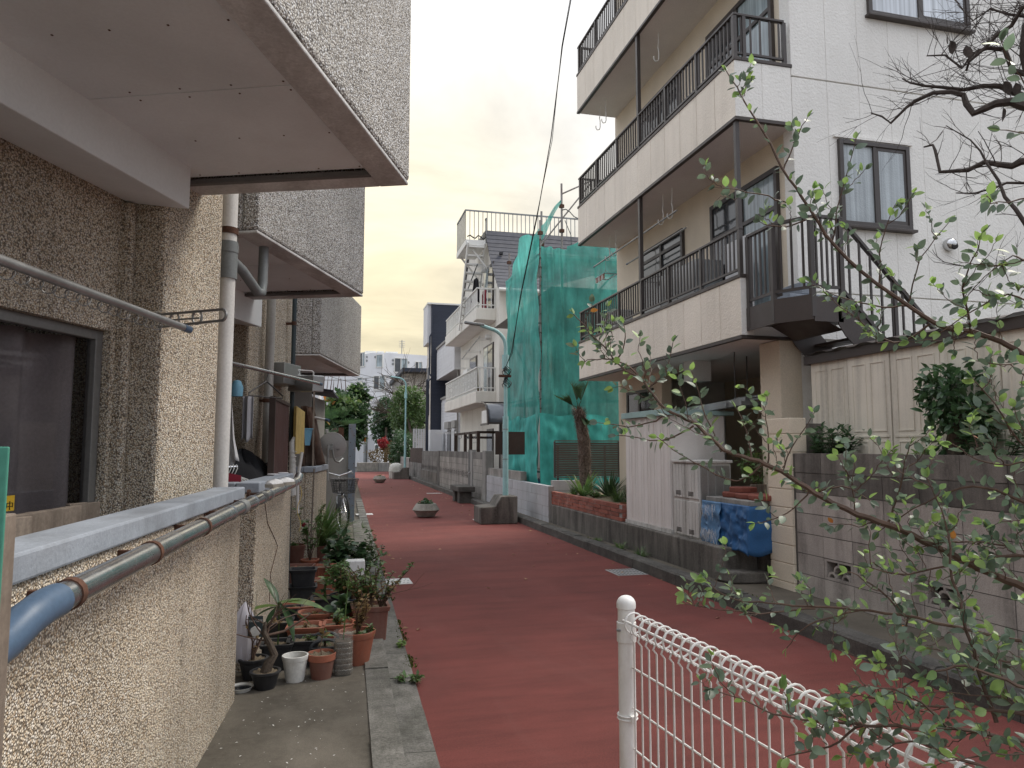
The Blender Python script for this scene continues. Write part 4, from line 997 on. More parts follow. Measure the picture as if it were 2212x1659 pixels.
# stool, outdoor unit, tray beyond the second wall
q = at_z(648, 1150, .083)
t = thing('side_table', 'low white table with a stained top beyond the second garden wall', 'table', (q.x+.05, q.y-.6, .083))
X0, Y0 = at_z(660, 1112, .62).x, at_z(660, 1112, .62).y
b = MB(); b.cbox((X0, Y0, .60), (.42, .34, .03), rz=-.15); b.build('table_top', M['pot_white'], t, bevel=.004)
for sx in (-1, 1):
    for sy in (-1, 1): MB().bar((X0+.18*sx, Y0+.14*sy, .083), (X0+.17*sx, Y0+.13*sy, .59), .025, .025).build('leg', M['white_metal'], t)
t = thing('air_conditioner', 'grey outdoor unit with a round fan behind the white table', 'air conditioner', (X0-.1, Y0+.75, .083))
MB().box(X0-.42, X0+.2, Y0+.7, Y0+1.0, .1, .72).build('casing', M['alu'], t, bevel=.01)
b = MB(); b.lathe([(0, 0), (.2, 0), (.2, .01), (0, .01)], (0, 0, 0), 24); b.v = [(v[0]-.10+X0, Y0+.69-v[2], .42+v[1]) for v in b.v]; b.build('fan_opening', M['dark_void'], t)
b = MB(); q = at_d(648, 1050, 7.6); b.tube([Vector(q)+Vector((.02*math.sin(i*.7), -.01*i, -.035*i)) for i in range(14)], .004, 5); tag(b.build('cord', M['yellow_old'], None, smooth=True), 'thin yellow cord dangling over the third garden wall', 'cord')
b = MB(); q = at_pl(575, 1090, T2((0, 0, 0)), 4.4)
P = [at_pl(x, y, T2((0, .004, 0)), 4.4) for x, y in ((572, 1085), (578, 1130), (592, 1160), (600, 1180), (592, 1210), (584, 1240), (582, 1300))]
b.tube(P, .0025, 5); tag(b.build('loose_wire', M['rust'], None, smooth=True), 'thin brown wire hanging loose on the face of the second wall', 'wire')
# ------------------------------------------------------------------ pots and plants on the left pavement
PZ = .083
def zc(zx, zy): return 540+zx*.293, 1026+zy*.293          # detail crop -> picture units
def spot(zx, zy, h=0.0):
    x, y = zc(zx, zy); return at_z(x, y, PZ+h)
def round_pot(label, p, R, h, mat_, taper=.74, rim=.014, soil=True, name='flower_pot', rimmat=None, cat='flower pot', fill=.9, group=None):
    t = thing(name, label, cat, (p.x, p.y, PZ), group)
    rr = R*taper; th = .008
    if rimmat:
        MB().lathe([(0, .006), (rr, 0), (R*.93, h*.72), (R*.90, h*.72), (rr*.8, .02)], t.location, 28).build('pot', mat_, t, smooth=True)
        MB().lathe([(R*.95, h*.72), (R, h*.74), (R*1.03, h), (R*.95, h), (R*.88, h*.70), (R*.95, h*.72)], t.location, 28).build('rim', rimmat, t, smooth=True)
    else:
        MB().lathe([(0, .006), (rr*.96, 0), (rr, .01), (R*.97, h*.80), (R*1.0, h*.81), (R+rim*.6, h-.012), (R+rim*.6, h), (R-th, h), (R-th*1.5, h*.82), (rr-th, .02), (0, .02)], t.location, 28).build('pot', mat_, t, smooth=True)
    if soil: soil_disc(t, R*(taper+(1-taper)*fill)-.004, h*fill)
    return t
def soil_disc(t, r, h, sq=None, seed=0):
    R_ = random.Random(t.name); b = MB(); L = Vector(t.location)
    if sq is None:
        def f(u, v):
            a = u*2*PI; k = r*v; return (L.x+k*math.cos(a), L.y+k*math.sin(a), L.z+h+.008*math.sin(9*a+7*v)*v+R_.uniform(-.004, .004))
        b.sheet(f, 20, 5)
    else:
        w_, l_, rz = sq
        def f(u, v):
            x, y = (u-.5)*2*w_, (v-.5)*2*l_; return (L.x+x*math.cos(rz)-y*math.sin(rz), L.y+x*math.sin(rz)+y*math.cos(rz), L.z+h+R_.uniform(-.007, .007))
        b.sheet(f, 10, 8)
    return b.build('soil', M['soil'], t, smooth=True)
def square_pot(label, p, w, l, h, mat_, rz=0.0, taper=.8, name='planter', cat='planter', soil=True, fill=.86, base=0.0, rib=False, round_=.25, group=None):
    t = thing(name, label, cat, (p.x, p.y, PZ+base), group)
    def ringp(sx, sy, zz):
        P = []
        rr = min(sx, sy)*round_
        for cx_, cy_, a0 in ((1, 1, 0), (-1, 1, PI/2), (-1, -1, PI), (1, -1, 1.5*PI)):
            for k in range(4):
                a = a0+k*PI/6; x = cx_*(sx-rr)+rr*math.cos(a); y = cy_*(sy-rr)+rr*math.sin(a)
                P.append((p.x+x*math.cos(rz)-y*math.sin(rz), p.y+x*math.sin(rz)+y*math.cos(rz), PZ+base+zz))
        return P
    b = MB(); th = .008
    prof = [(taper, 0, 0), (.97, h*.86, 0), (1.0, h*.87, .006), (1.0, h, .012), (1.0, h, -.010), (.96, h*.86, -.012), (taper, .02, -.01)]
    rings = [b.pts(ringp(w*s+e, l*s+e, zz)) for s, zz, e in prof]
    n = 16
    b.f.append(tuple(range(rings[0]+n-1, rings[0]-1, -1))); b.f.append(tuple(range(rings[-1], rings[-1]+n)))
    for r0, r1 in zip(rings, rings[1:]):
        for k in range(n): b.f.append((r0+k, r0+(k+1) % n, r1+(k+1) % n, r1+k))
    b.build('pot', mat_, t, smooth=True)
    if rib:
        b = MB()
        for k in range(14):
            f = -0.85+1.7*k/13
            for s in (-1,):
                x0, y0 = w*taper*f, s*l*(taper+.006); x1, y1 = w*.96*f, s*l*.975
                c, s_ = math.cos(rz), math.sin(rz)
                b.tube([(p.x+x0*c-y0*s_, p.y+x0*s_+y0*c, PZ+base+.02), (p.x+x1*c-y1*s_, p.y+x1*s_+y1*c, PZ+base+h*.84)], .006, 4)
        b.build('ribs', mat_, t, smooth=True)
    if soil: soil_disc(t, 0, h*fill, (w*.93, l*.93, rz))
    return t
def stem(t, P, r, mat_=None, name='stem'): return MB().tube(P, r, 6).build(name, mat_ or M['twig'], t, smooth=True)
def sprig(t, base, h, spread, n, leaf, mat_, size, seed, stems=4, shape=LEAF_Q, name='foliage', droop=.2):
    """bushy little plant: thin stems with leaves set along them"""
    R_ = random.Random(seed); b = MB(); L = []
    for i in range(stems):
        a = R_.uniform(0, 2*PI); P = [Vector(base)]; d = Vector((math.cos(a)*spread*.5, math.sin(a)*spread*.5, 1)).normalized(); H = h*R_.uniform(.6, 1.05)
        for k in range(6):
            d = (d+Vector((R_.uniform(-1, 1), R_.uniform(-1, 1), R_.uniform(-.6, .4)))*.22*(1+spread)).normalized(); P.append(P[-1]+d*(H/6))
        b.tube(P, [.005*(1-k/8)+.0012 for k in range(7)], 4, cap=False)
        for k in range(int(n*1.5/stems)):
            f = R_.uniform(.25, 1)*6; j = min(5, int(f)); q = P[j].lerp(P[j+1], f-j)
            dd = Vector((R_.uniform(-1, 1), R_.uniform(-1, 1), R_.uniform(-droop, .6)))
            L.append(mat4(q, orient(dd, R_.uniform(-.8, .8)), size*R_.uniform(.75, 1.6)))
    b.build('stems', M['twig'], t, smooth=True)
    return join_leaves(name, shape, L, mat_, t)
def strap_leaves(t, base, n, L0, w, mat_, seed, lean=1.0, name='foliage'):
    R_ = random.Random(seed); b = MB()
    for i in range(n):
        a = R_.uniform(0, 2*PI); L = L0*R_.uniform(.55, 1.1); el = R_.uniform(.5, 1.35); d = Vector((math.cos(a)*math.cos(el), math.sin(a)*math.cos(el), math.sin(el)))
        p = Vector(base)+Vector((math.cos(a), math.sin(a), 0))*R_.uniform(0, .05); s = Vector((-math.sin(a), math.cos(a), 0)); pr = None
        for k in range(7):
            ww = w*(1-(k/6)**2)*.5+.0008; i0 = b.pts([p-s*ww, p+Vector((0, 0, -ww*.3)), p+s*ww])
            if pr is not None: b.f += [(pr, pr+1, i0+1, i0), (pr+1, pr+2, i0+2, i0+1)]
            pr = i0; p = p+d*(L/6); d = (d+Vector((0, 0, -.20*lean))).normalized()
    return b.build(name, mat_, t, smooth=True, norm=False)
T_ = 'pots crowded on the left pavement'
# front row
p = spot(110, 1570)
t = round_pot('shallow black pot holding a gnarled bare trunk, frontmost in the group', p, .085, .105, M['pot_black'], .72)
b0 = Vector((p.x, p.y, PZ+.09)); MB().tube([b0, b0+Vector((.02, .0, .06)), b0+Vector((.05, .01, .10)), b0+Vector((.02, .01, .17)), b0+Vector((-.015, .0, .24)), b0+Vector((-.01, .02, .30))], [.034, .03, .024, .02, .015, .01], 9).build('trunk', M['bark'], t, smooth=True)
R_ = random.Random(5); b = MB()
for i in range(7): limbs(b, b0+Vector((-.01, .01, .17+.02*i)), (R_.uniform(-1, .7), R_.uniform(-.3, .8), R_.uniform(.1, .8)), R_.uniform(.16, .3), .0045, 1, R_, .7, .1, 4)
b.tube([b0+Vector((.0, .01, .22)), b0+Vector((.10, .05, .23)), b0+Vector((.2, .1, .28)), b0+Vector((.27, .12, .32))], [.009, .008, .006, .003], 6)
b.build('twigs', M['twig'], t, smooth=True)
p = spot(330, 1515); t = round_pot('white plastic pot with scuffed sides standing empty on the pavement', p, .078, .158, M['pot_white'], .74, soil=False, rim=.006)
MB().lathe([(0, .118), (.066, .118)], t.location, 20).build('soil', M['soil'], t)
p = spot(525, 1492); t = round_pot('brown clay pot with an orange rim and a single thin seedling', p, .088, .155, M['terra_brown'], .72, rimmat=M['terra'])
stem(t, [(p.x, p.y, PZ+.13), (p.x-.01, p.y, PZ+.2), (p.x+.01, p.y+.02, PZ+.27)], .003)
join_leaves('foliage', LEAF_S, [mat4((p.x+.01, p.y+.02, PZ+.24+.012*i), orient((random.uniform(-1, 1), random.uniform(-.6, .2), .5), .5), .05) for i in range(4)], M['leaf_dry'], t)
p = spot(683, 1465)
t = thing('bottle_planter', 'cut off clear bottle with stacked rings filled with soil', 'planter', (p.x, p.y, PZ))
prof = [(0, 0), (.056, .0), (.062, .01)]
for i in range(6): z_ = .015+i*.034; prof += [(.062, z_), (.064, z_+.006), (.064, z_+.022), (.059, z_+.027)]
prof += [(.062, .225), (.064, .27), (.060, .275)]
MB().lathe(prof, t.location, 24, .45).build('bottle', M['bottle'], t, smooth=True); MB().lathe([(0, .006), (.056, .006), (.058, .2), (.05, .215), (0, .215)], t.location, 20, .4).build('soil', M['bark'], t, smooth=True)
stem(t, [(p.x, p.y, PZ+.21), (p.x+.015, p.y+.02, PZ+.45), (p.x+.03, p.y+.04, PZ+.62)], .0045, M['leaf_mid'])
p = spot(785, 1385); t = round_pot('large terracotta coloured pot with withered stalks at the corner of the group', p, .118, .215, M['terra'], .72)
sprig(t, (p.x, p.y, PZ+.18), .36, .35, 170, None, M['leaf_dry'], .026, 4, 7); sprig(t, (p.x+.07, p.y-.03, PZ+.18), .09, .9, 22, None, M['leaf_mid'], .035, 5, 4)
p = spot(20, 1500); t = round_pot('small black pot with a printed plant tag against the nearest wall', p, .085, .13, M['pot_black'], .74)
sprig(t, (p.x, p.y, PZ+.1), .36, .5, 16, None, M['leaf_dry'], .03, 8, 9)
tg = MB(); cx_, cy_ = p.x+.012, p.y-.06; tg.box(cx_-.045, cx_+.045, cy_-.001, cy_+.001, PZ+.27, PZ+.40); tg.build('plant_tag', M['pvc_dark'], t)
b = MB(); b.lathe([(0, 0), (.034, 0), (.03, .003), (0, .004)], (0, 0, 0), 9); b.v = [(cx_+v[0], cy_-.0015-v[2], PZ+.305+v[1]) for v in b.v]; b.build('flower_print', M['paper'], t)
try: put_text(text_mesh('大輪八重咲', .017, 'lettering', M['paper']), 'lettering', t, (cx_, cy_-.002, PZ+.37), (1, 0, 0))
except Exception as e: print(e)
x, y = 566, 1505; p = at_z(520, 1492, PZ); t = thing('dish', 'shallow white dish with rain water on the pavement by the wall', 'dish', (p.x, p.y, PZ))
MB().lathe([(0, .004), (.055, .0), (.07, .026), (.074, .026), (.068, .022), (.054, .008), (0, .008)], t.location, 24).build('dish', M['pot_white'], t, smooth=True); MB().lathe([(0, .016), (.062, .016)], t.location, 20).build('water', M['glass_dark'], t)
# white bag
p = at_d(519, 1400, 4.6)
def bag(u, v): a = u*2*PI; r = .10*math.sin(PI*min(1, .12+v*.9))**.6*(1+.14*math.sin(5*a+4*v)+.08*math.sin(9*a)); return (p.x+.02+r*math.cos(a)*.75, p.y+.02+r*math.sin(a)*.6, PZ+.10+.38*v)
b = MB(); b.sheet(bag, 30, 12); tag(b.build('plastic_bag', M['bag'], None, smooth=True), 'thin white plastic bag hanging at the end of the nearest wall', 'bag')
# black square pots, second row
for k, (zx, zy, w_, lb, mt) in enumerate([(200, 1420, .098, 'black square pot growing the long leaved mango seedling', 'pot_black'), (395, 1390, .10, 'black square pot with weeds between two clay coloured planters', 'pot_black'), (205, 1240, .10, 'black square pot with bare soil against the second wall', 'pot_black'), (300, 1130, .085, 'small black square pot half hidden behind the mango leaves', 'pot_black')]):
    p = spot(zx, zy, 0); t = square_pot(lb, p, w_, w_*.95, .17, M[mt], random.uniform(-.1, .1), .8)
    if k == 0:
        top = Vector((p.x, p.y, PZ+.14)); stem(t, [top, top+Vector((.005, 0, .15)), top+Vector((.0, 0, .29))], .006, M['leaf_mid'])
        tp = top+Vector((0, 0, .27))
        for j, (az, el, L, mt2) in enumerate([(175, .05, .25, 'leaf_young'), (2, .02, .31, 'leaf_mid'), (35, .30, .18, 'leaf_young'), (300, -.55, .27, 'leaf_deep'), (345, -.25, .25, 'leaf_deep'), (200, -.12, .17, 'leaf_deep'), (120, .9, .22, 'leaf_deep'), (240, -.45, .15, 'leaf_deep')]):
            a = math.radians(az); d = Vector((math.cos(a)*math.cos(el), math.sin(a)*math.cos(el)*.5, math.sin(el)))
            me = bpy.data.meshes.get('mango_'+mt2) or leaf_mesh('mango_'+mt2, .13, M[mt2], .35, .28, .5, 7)
            o = link(bpy.data.objects.new('leaf', me)); o.parent = t; m4 = mat4(tp+Vector((0, 0, random.uniform(-.03, .02)))-ORG[t.name], orient(d, random.uniform(-.3, .3)), L); o.matrix_local = m4
            if j == 0: lab(o, 'bright yellow green leaf')
    elif k == 1: sprig(t, (p.x+.03, p.y-.03, PZ+.14), .06, 1, 26, None, M['leaf_mid'], .03, 21, 6)
    else: sprig(t, (p.x, p.y, PZ+.14), .05, 1, 12, None, M['leaf_dry'], .03, 22+k, 5)
p = spot(550, 1385); t = square_pot('grey basket pot with arched handles among the planters', p, .10, .10, .13, M['pot_grey'], .1, .82)
for s in (-1, 1): MB().tube([(p.x+.095*math.cos(a), p.y+.1*s, PZ+.12+.06*math.sin(a)) for a in np.linspace(0, PI, 11)], .011, 6).build('handle', M['pot_grey'], t, smooth=True)
sprig(t, (p.x, p.y, PZ+.1), .14, .4, 12, None, M['leaf_mid'], .04, 31, 3)
for k, (zx, zy, w_, l_, lb) in enumerate([(410, 1290, .125, .11, 'terracotta square planter with bare soil behind the black pots'), (480, 1180, .125, .105, 'terracotta rounded planter with bare soil in the middle of the group'), (640, 1270, .12, .10, 'terracotta rounded planter with ferny weeds beside the handled basket'), (675, 1165, .105, .10, 'terracotta square planter with a dark thistle leaved plant'), (350, 1120, .12, .11, 'terracotta planter half hidden behind the mango leaves by the second wall')]):
    p = spot(zx, zy); t = square_pot(lb, p, w_, l_, .18, M['terra'], random.uniform(-.08, .08), .82, round_=.5 if k in (1, 2) else .25)
    if k == 2: sprig(t, (p.x, p.y, PZ+.15), .12, .7, 60, None, M['leaf_mid'], .028, 41, 6); sprig(t, (p.x+.02, p.y, PZ+.15), .1, .7, 20, None, M['leaf_rust'], .02, 42, 4)
    if k == 3: sprig(t, (p.x, p.y, PZ+.15), .14, 1.1, 16, None, M['leaf_deep'], .12, 43, 5, LEAF_S)
    if k in (0, 1): sprig(t, (p.x, p.y, PZ+.15), .05, 1, 10, None, M['leaf_dry'], .03, 44+k, 4)
# roses in a tall brown planter
p = spot(880, 1195); t = square_pot('tall brown planter with sparse rose bushes at the kerb', p, .135, .13, .25, M['terra_brown'], .02, .86, round_=.12)
for i, (dx, dy) in enumerate(((-.08, .03), (.02, .06), (.08, -.02), (-.03, -.05))):
    sprig(t, (p.x+dx, p.y+dy, PZ+.22), .30+.06*i, .5, 110, None, M['leaf_mid'], .034, 50+i, 5, name='foliage')
    sprig(t, (p.x+dx, p.y+dy, PZ+.22), .36, .5, 36, None, M['leaf_dry'], .03, 60+i, 4, name='foliage')
b = MB(); limbs(b, (p.x+.08, p.y, PZ+.3), (1, -.1, .35), .30, .003, 1, random.Random(9), .5, .2); b.build('stems', M['twig'], t)
# stacked empties, yellow green plant, blue pots
p = spot(385, 960-30); t = square_pot('empty black square pot at the bottom of the pair by the second wall', p, .125, .11, .15, M['pot_black'], .03, .82, soil=False)
square_pot('empty black square pot stacked on top of another by the second wall', Vector((p.x+.005, p.y-.02, 0)), .118, .10, .19, M['pot_black'], -.02, .8, soil=False, base=.12)
p = spot(555, 1000); t = square_pot('black square pot with a rosette of yellow green leaves', p, .12, .105, .12, M['pot_black'], .0, .84)
stem(t, [(p.x, p.y, PZ+.1), (p.x-.01, p.y, PZ+.19), (p.x, p.y, PZ+.24)], .013, M['leaf_mid'])
join_leaves('foliage', leaf_mesh('rosette_leaf', .42, M['leaf_young'], .2, .3, 0), [mat4((p.x, p.y, PZ+.22+.006*i), orient((math.cos(i*2.4), math.sin(i*2.4)*.8, .35+.03*i), 0), .085) for i in range(11)], M['leaf_young'], t)
join_leaves('lower_leaves', LEAF_S, [mat4((p.x, p.y, PZ+.19), orient((math.cos(i*2.4+1), math.sin(i*2.4+1)*.8, -.1), 0), .08) for i in range(6)], M['leaf_deep'], t)
p = spot(680, 1000); t = round_pot('round blue black pot with a leafy shrub', p, .105, .15, M['pot_blue'], .8); sprig(t, (p.x, p.y, PZ+.12), .34, .6, 200, None, M['leaf_mid'], .04, 71, 9)
p = spot(755, 1010); t = round_pot('round dark pot with yellowing twiggy stems behind the roses', p, .10, .13, M['pot_blue'], .8); sprig(t, (p.x, p.y, PZ+.1), .34, .6, 120, None, M['leaf_dry'], .04, 72, 10); sprig(t, (p.x, p.y, PZ+.1), .32, .6, 90, None, M['leaf_young'], .03, 73, 6)
p = spot(560, 870); square_pot('low terracotta planter behind the yellow green rosette', p, .14, .10, .14, M['terra'], .0, .86)
# rear row
p = spot(350, 800); t = square_pot('long brown planter pushed against the second wall', p, .16, .14, .19, M['terra_brown'], -.12, .84, soil=True, round_=.12)
p = spot(320, 700); t = round_pot('brown round pot of low clover standing above the long brown planter', p, .13, .30, M['terra_brown'], .8); sprig(t, (p.x, p.y, PZ+.27), .05, 1.6, 60, None, M['leaf_mid'], .04, 81, 9)
p = spot(515, 785); t = square_pot('long ribbed terracotta planter with pale stones and a spiky plant', p, .26, .13, .17, M['terra'], -.02, .86, rib=True, round_=.12)
p = spot(440, 745); t = round_pot('terracotta pot with a staked climbing plant among strap leaves', p, .10, .19, M['terra'], .78)
stem(t, [(p.x, p.y, PZ+.1), (p.x+.02, p.y+.05, PZ+1.22)], .010, M['wood_grey'], 'stake'); sprig(t, (p.x, p.y, PZ+.16), .75, .25, 90, None, M['leaf_mid'], .06, 82, 6)
# flower
q = Vector((p.x-.08, p.y+.05, PZ+.55)); b = MB(); b.lathe([(0, 0), (.02, .008), (.026, .03), (.015, .045), (0, .04)], q, 10); b.build('red_flower', M['red_cloth'], t, smooth=True)
q = spot(500, 640); t = thing('strap_leaf_plant', 'big clump of arching strap leaves behind the ribbed planter', 'plant', (q.x, q.y, PZ)); strap_leaves(t, (q.x+.02, q.y+.12, PZ+.18), 300, .74, .02, M['leaf_mid'], 91, .8)
MB().lathe([(0, 0), (.12, 0), (.15, .2), (.14, .2), (0, .17)], (q.x+.02, q.y+.12, PZ), 20).build('pot', M['terra_brown'], t, smooth=True)
q = spot(560, 520); t = thing('strap_leaf_plant', 'second clump of strap leaves nearer the parked bicycle', 'plant', (q.x, q.y, PZ)); strap_leaves(t, (q.x-.05, q.y+.2, PZ+.05), 150, .58, .018, M['leaf_deep'], 92, .9)
q = spot(345, 560); t = thing('leafy_shrub', 'thin twiggy shrub in front of the white table', 'shrub', (q.x, q.y, PZ)); sprig(t, (q.x+.05, q.y+.2, PZ), .72, .35, 110, None, M['leaf_deep'], .05, 93, 7)
q = spot(700, 720); t = thing('leafy_shrub', 'dark broad leaved shrub in the middle of the pots', 'shrub', (q.x, q.y, PZ)); sprig(t, (q.x, q.y, PZ), .52, .7, 150, None, M['leaf_deep'], .10, 94, 9, LEAF_S)
q = spot(690, 800); t = thing('leafy_shrub', 'bright green bush in front of the white box', 'shrub', (q.x, q.y, PZ)); sprig(t, (q.x, q.y, PZ), .32, .7, 190, None, M['leaf_mid'], .055, 95, 9)
q = spot(850, 720); t = thing('leafy_shrub', 'loose bush spilling over the kerb behind the roses', 'shrub', (q.x, q.y, PZ)); sprig(t, (q.x-.02, q.y+.25, PZ), .48, 1.0, 420, None, M['leaf_mid'], .045, 96, 14); sprig(t, (q.x+.02, q.y-.1, PZ), .40, 1.0, 240, None, M['leaf_deep'], .04, 97, 12)
q = spot(770, 800); t = thing('foam_box', 'white foam box standing among the bushes', 'box', (q.x, q.y, PZ)); MB().box(q.x-.11, q.x+.11, q.y, q.y+.16, PZ, PZ+.24).build('box', M['white'], t, bevel=.012)
# little weeds along the gutter
for i, (x, y, lb) in enumerate(((868, 1470, 'small weed rosette at the foot of the left kerb'), (898, 1472, 'weed growing from the gutter joint at the red road'), (868, 1395, 'yellowish weed tuft in the gutter beside the terracotta pot'))):
    q = at_z(x, y, .02); t = thing('weed', lb, 'weed', q); sprig(t, q, .05, 1.8, 40 if i else 26, None, M['leaf_mid'] if i != 2 else M['leaf_young'], .032, 200+i, 9)
t = thing('strap_leaf_plant', 'tuft of grass and weeds by the steel post foot at the road edge', 'plant', (.62, 14.2, .0)); strap_leaves(t, (.62, 14.3, .0), 50, .2, .012, M['grass'], 98)
# ------------------------------------------------------------------ right apartment building
FX, NY, FY = 4.50, 7.20, 12.68               # balcony face, near side wall, far end
IX = 5.30                                    # wall behind the balconies
apt2 = thing('apartment_block', 'beige and white apartment block with dark balcony railings and outside stairs on the right', 'apartment building', (6.5, 10, .1))
def bx(name, mat_, *b, par=apt2, **k): return MB().box(*b).build(name, mat_, par, **k)
FLO = [(2.79, 3.51), (5.36, 6.10), (7.96, 8.72)]     # underside and sill of each balcony
BM, FA, SB, SW = M['brown_metal'], M['brown_fascia'], M['stucco_beige'], M['stucco']
# inner wall and side wall
bx('wall', M['beige_wall'], IX, IX+.18, 7.4, FY+.05, 2.95, 12.2)
bx('wall', M['beige_wall'], IX, IX+.18, 10.9, FY+.05, .1, 2.79)
bx('core_wall', SW, IX-.02, 13, NY+.028, NY+.22, 2.80, 12.2)
bx('rear_wall', SW, 12.6, 13, NY+.3, FY, .1, 12.2); bx('far_wall', SW, IX+.2, 13, FY-.15, FY+.05, .1, 12.2)
bx('roof', M['conc'], IX-.9, 13.1, NY-.05, FY+.1, 12.2, 12.4)
bx('core_wall', M['beige_wall'], 7.4, 7.6, 7.4, FY-.2, .1, 2.9); bx('ceiling', M['ceiling'], IX+.02, 12.5, 7.45, FY-.2, 2.80, 2.9)
bx('corner_column', M['beige_wall'], 4.99, 5.28, NY+.02, 7.62, .1, 2.785, bevel=.012)
bx('side_wall', SW, 5.285, 13, NY+.03, NY+.2, .1, 2.80)
# stucco boards of the side wall, joint by joint
groove = [2.80, 3.36, 5.97, 8.6, 11.2, 12.2]
xs = [IX-.04] + [5.75+.455*i for i in range(17)]
for z0, z1 in zip(groove, groove[1:]):
    for a, c in zip(xs, xs[1:]):
        MB().box(a+.0016, c-.0016, NY, NY+.026, z0+.008, z1-.008).build('stucco_board', SW, apt2, bevel=.005)
# windows of the side wall
def side_window(x0, x1, z0, z1, mats, sill=True):
    f = MB(); fw = .055; y0, y1 = NY-.045, NY+.02
    f.box(x0, x0+fw, y0, y1, z0, z1); f.box(x1-fw, x1, y0, y1, z0, z1); f.box(x0+fw, x1-fw, y0, y1, z1-fw, z1); f.box(x0+fw, x1-fw, y0, y1, z0, z0+fw)
    mc = (x0+x1)/2; f.box(mc-.022, mc+.022, y0+.01, y1, z0+fw, z1-fw)
    w = f.build('window', BM, apt2, bevel=.004)
    MB().box(x0+fw, mc-.022, NY-.012, NY+.004, z0+fw, z1-fw).build('pane', mats[0], w); MB().box(mc+.022, x1-fw, NY-.024, NY-.008, z0+fw, z1-fw).build('pane', mats[1], w)
    s = MB(); s.box(mc+.022, mc+.055, NY-.03, NY-.006, z0+fw, z1-fw); s.box(x1-fw-.033, x1-fw, NY-.03, NY-.006, z0+fw, z1-fw); s.box(mc+.055, x1-fw-.033, NY-.03, NY-.006, z0+fw, z0+fw+.05); s.box(mc+.055, x1-fw-.033, NY-.03, NY-.006, z1-fw-.04, z1-fw); s.build('sash', BM, w)
    if sill: MB().box(x0-.03, x1+.03, NY-.085, NY+.02, z0-.035, z0-.002).build('sill', FA, w, bevel=.004)
    return w
w = side_window(5.86, 6.87, 4.19, 5.25, (M['glass_frost'], M['glass_frost']))
MB().box(5.8, 6.93, NY-.03, NY+.01, 5.27, 5.30).build('drip_mould', SW, w)
side_window(6.37, 7.92, 6.90, 8.05, (M['glass_lace'], M['glass_lace']))
# round vent hood
t = thing('vent_hood', 'round stainless vent hood on the white side wall', 'vent', (7.4, NY, 4.05))
q = at_y(2047, 530, NY); b = MB(); b.lathe([(.075, 0), (.08, .03), (.078, .06), (.06, .09), (.03, .105), (0, .108)], (0, 0, 0), 24); b.v = [(q.x+v[0], NY-v[2]-.001, q.z+v[1]) for v in b.v]; b.build('hood', M['chrome'], t, smooth=True)
b = MB(); b.lathe([(0, 0), (.05, 0), (.045, .02), (0, .022)], (0, 0, 0), 18); b.v = [(q.x+v[0]+.008, NY-v[2]-.085, q.z+v[1]*.9-.03) for v in b.v]; b.build('opening', M['dark_void'], t, smooth=True)
# balconies
bal_me = MB().box(-.0095, .0095, -.0095, .0095, 0, 1).mesh('baluster', BM)
def railing(par, a, b_, z0, z1, n, posts=(), top=.035, bot=.03, proud=True, endcap=0.0):
    a, b_ = Vector((a[0], a[1], 0)), Vector((b_[0], b_[1], 0)); d = b_-a
    up = Vector((0, 0, 1)); e = d.normalized()*endcap
    MB().bar(a-e+up*z1, b_+e+up*z1, .05, .028).build('top_rail', BM, par, bevel=.003)
    MB().bar(a+up*(z0+.07), b_+up*(z0+.07), .028, .026).build('bottom_rail', BM, par)
    for i in range(n):
        f = (i+.5)/n; p = a+d*f; inst('baluster', bal_me, par, (p.x, p.y, z0+.08), (0, 0, 0), (1, 1, z1-z0-.09))
    for f in posts:
        p = a+d*f; MB().box(p.x-.022, p.x+.022, p.y-.022, p.y+.022, z0, z1-.014).build('post', BM, par)
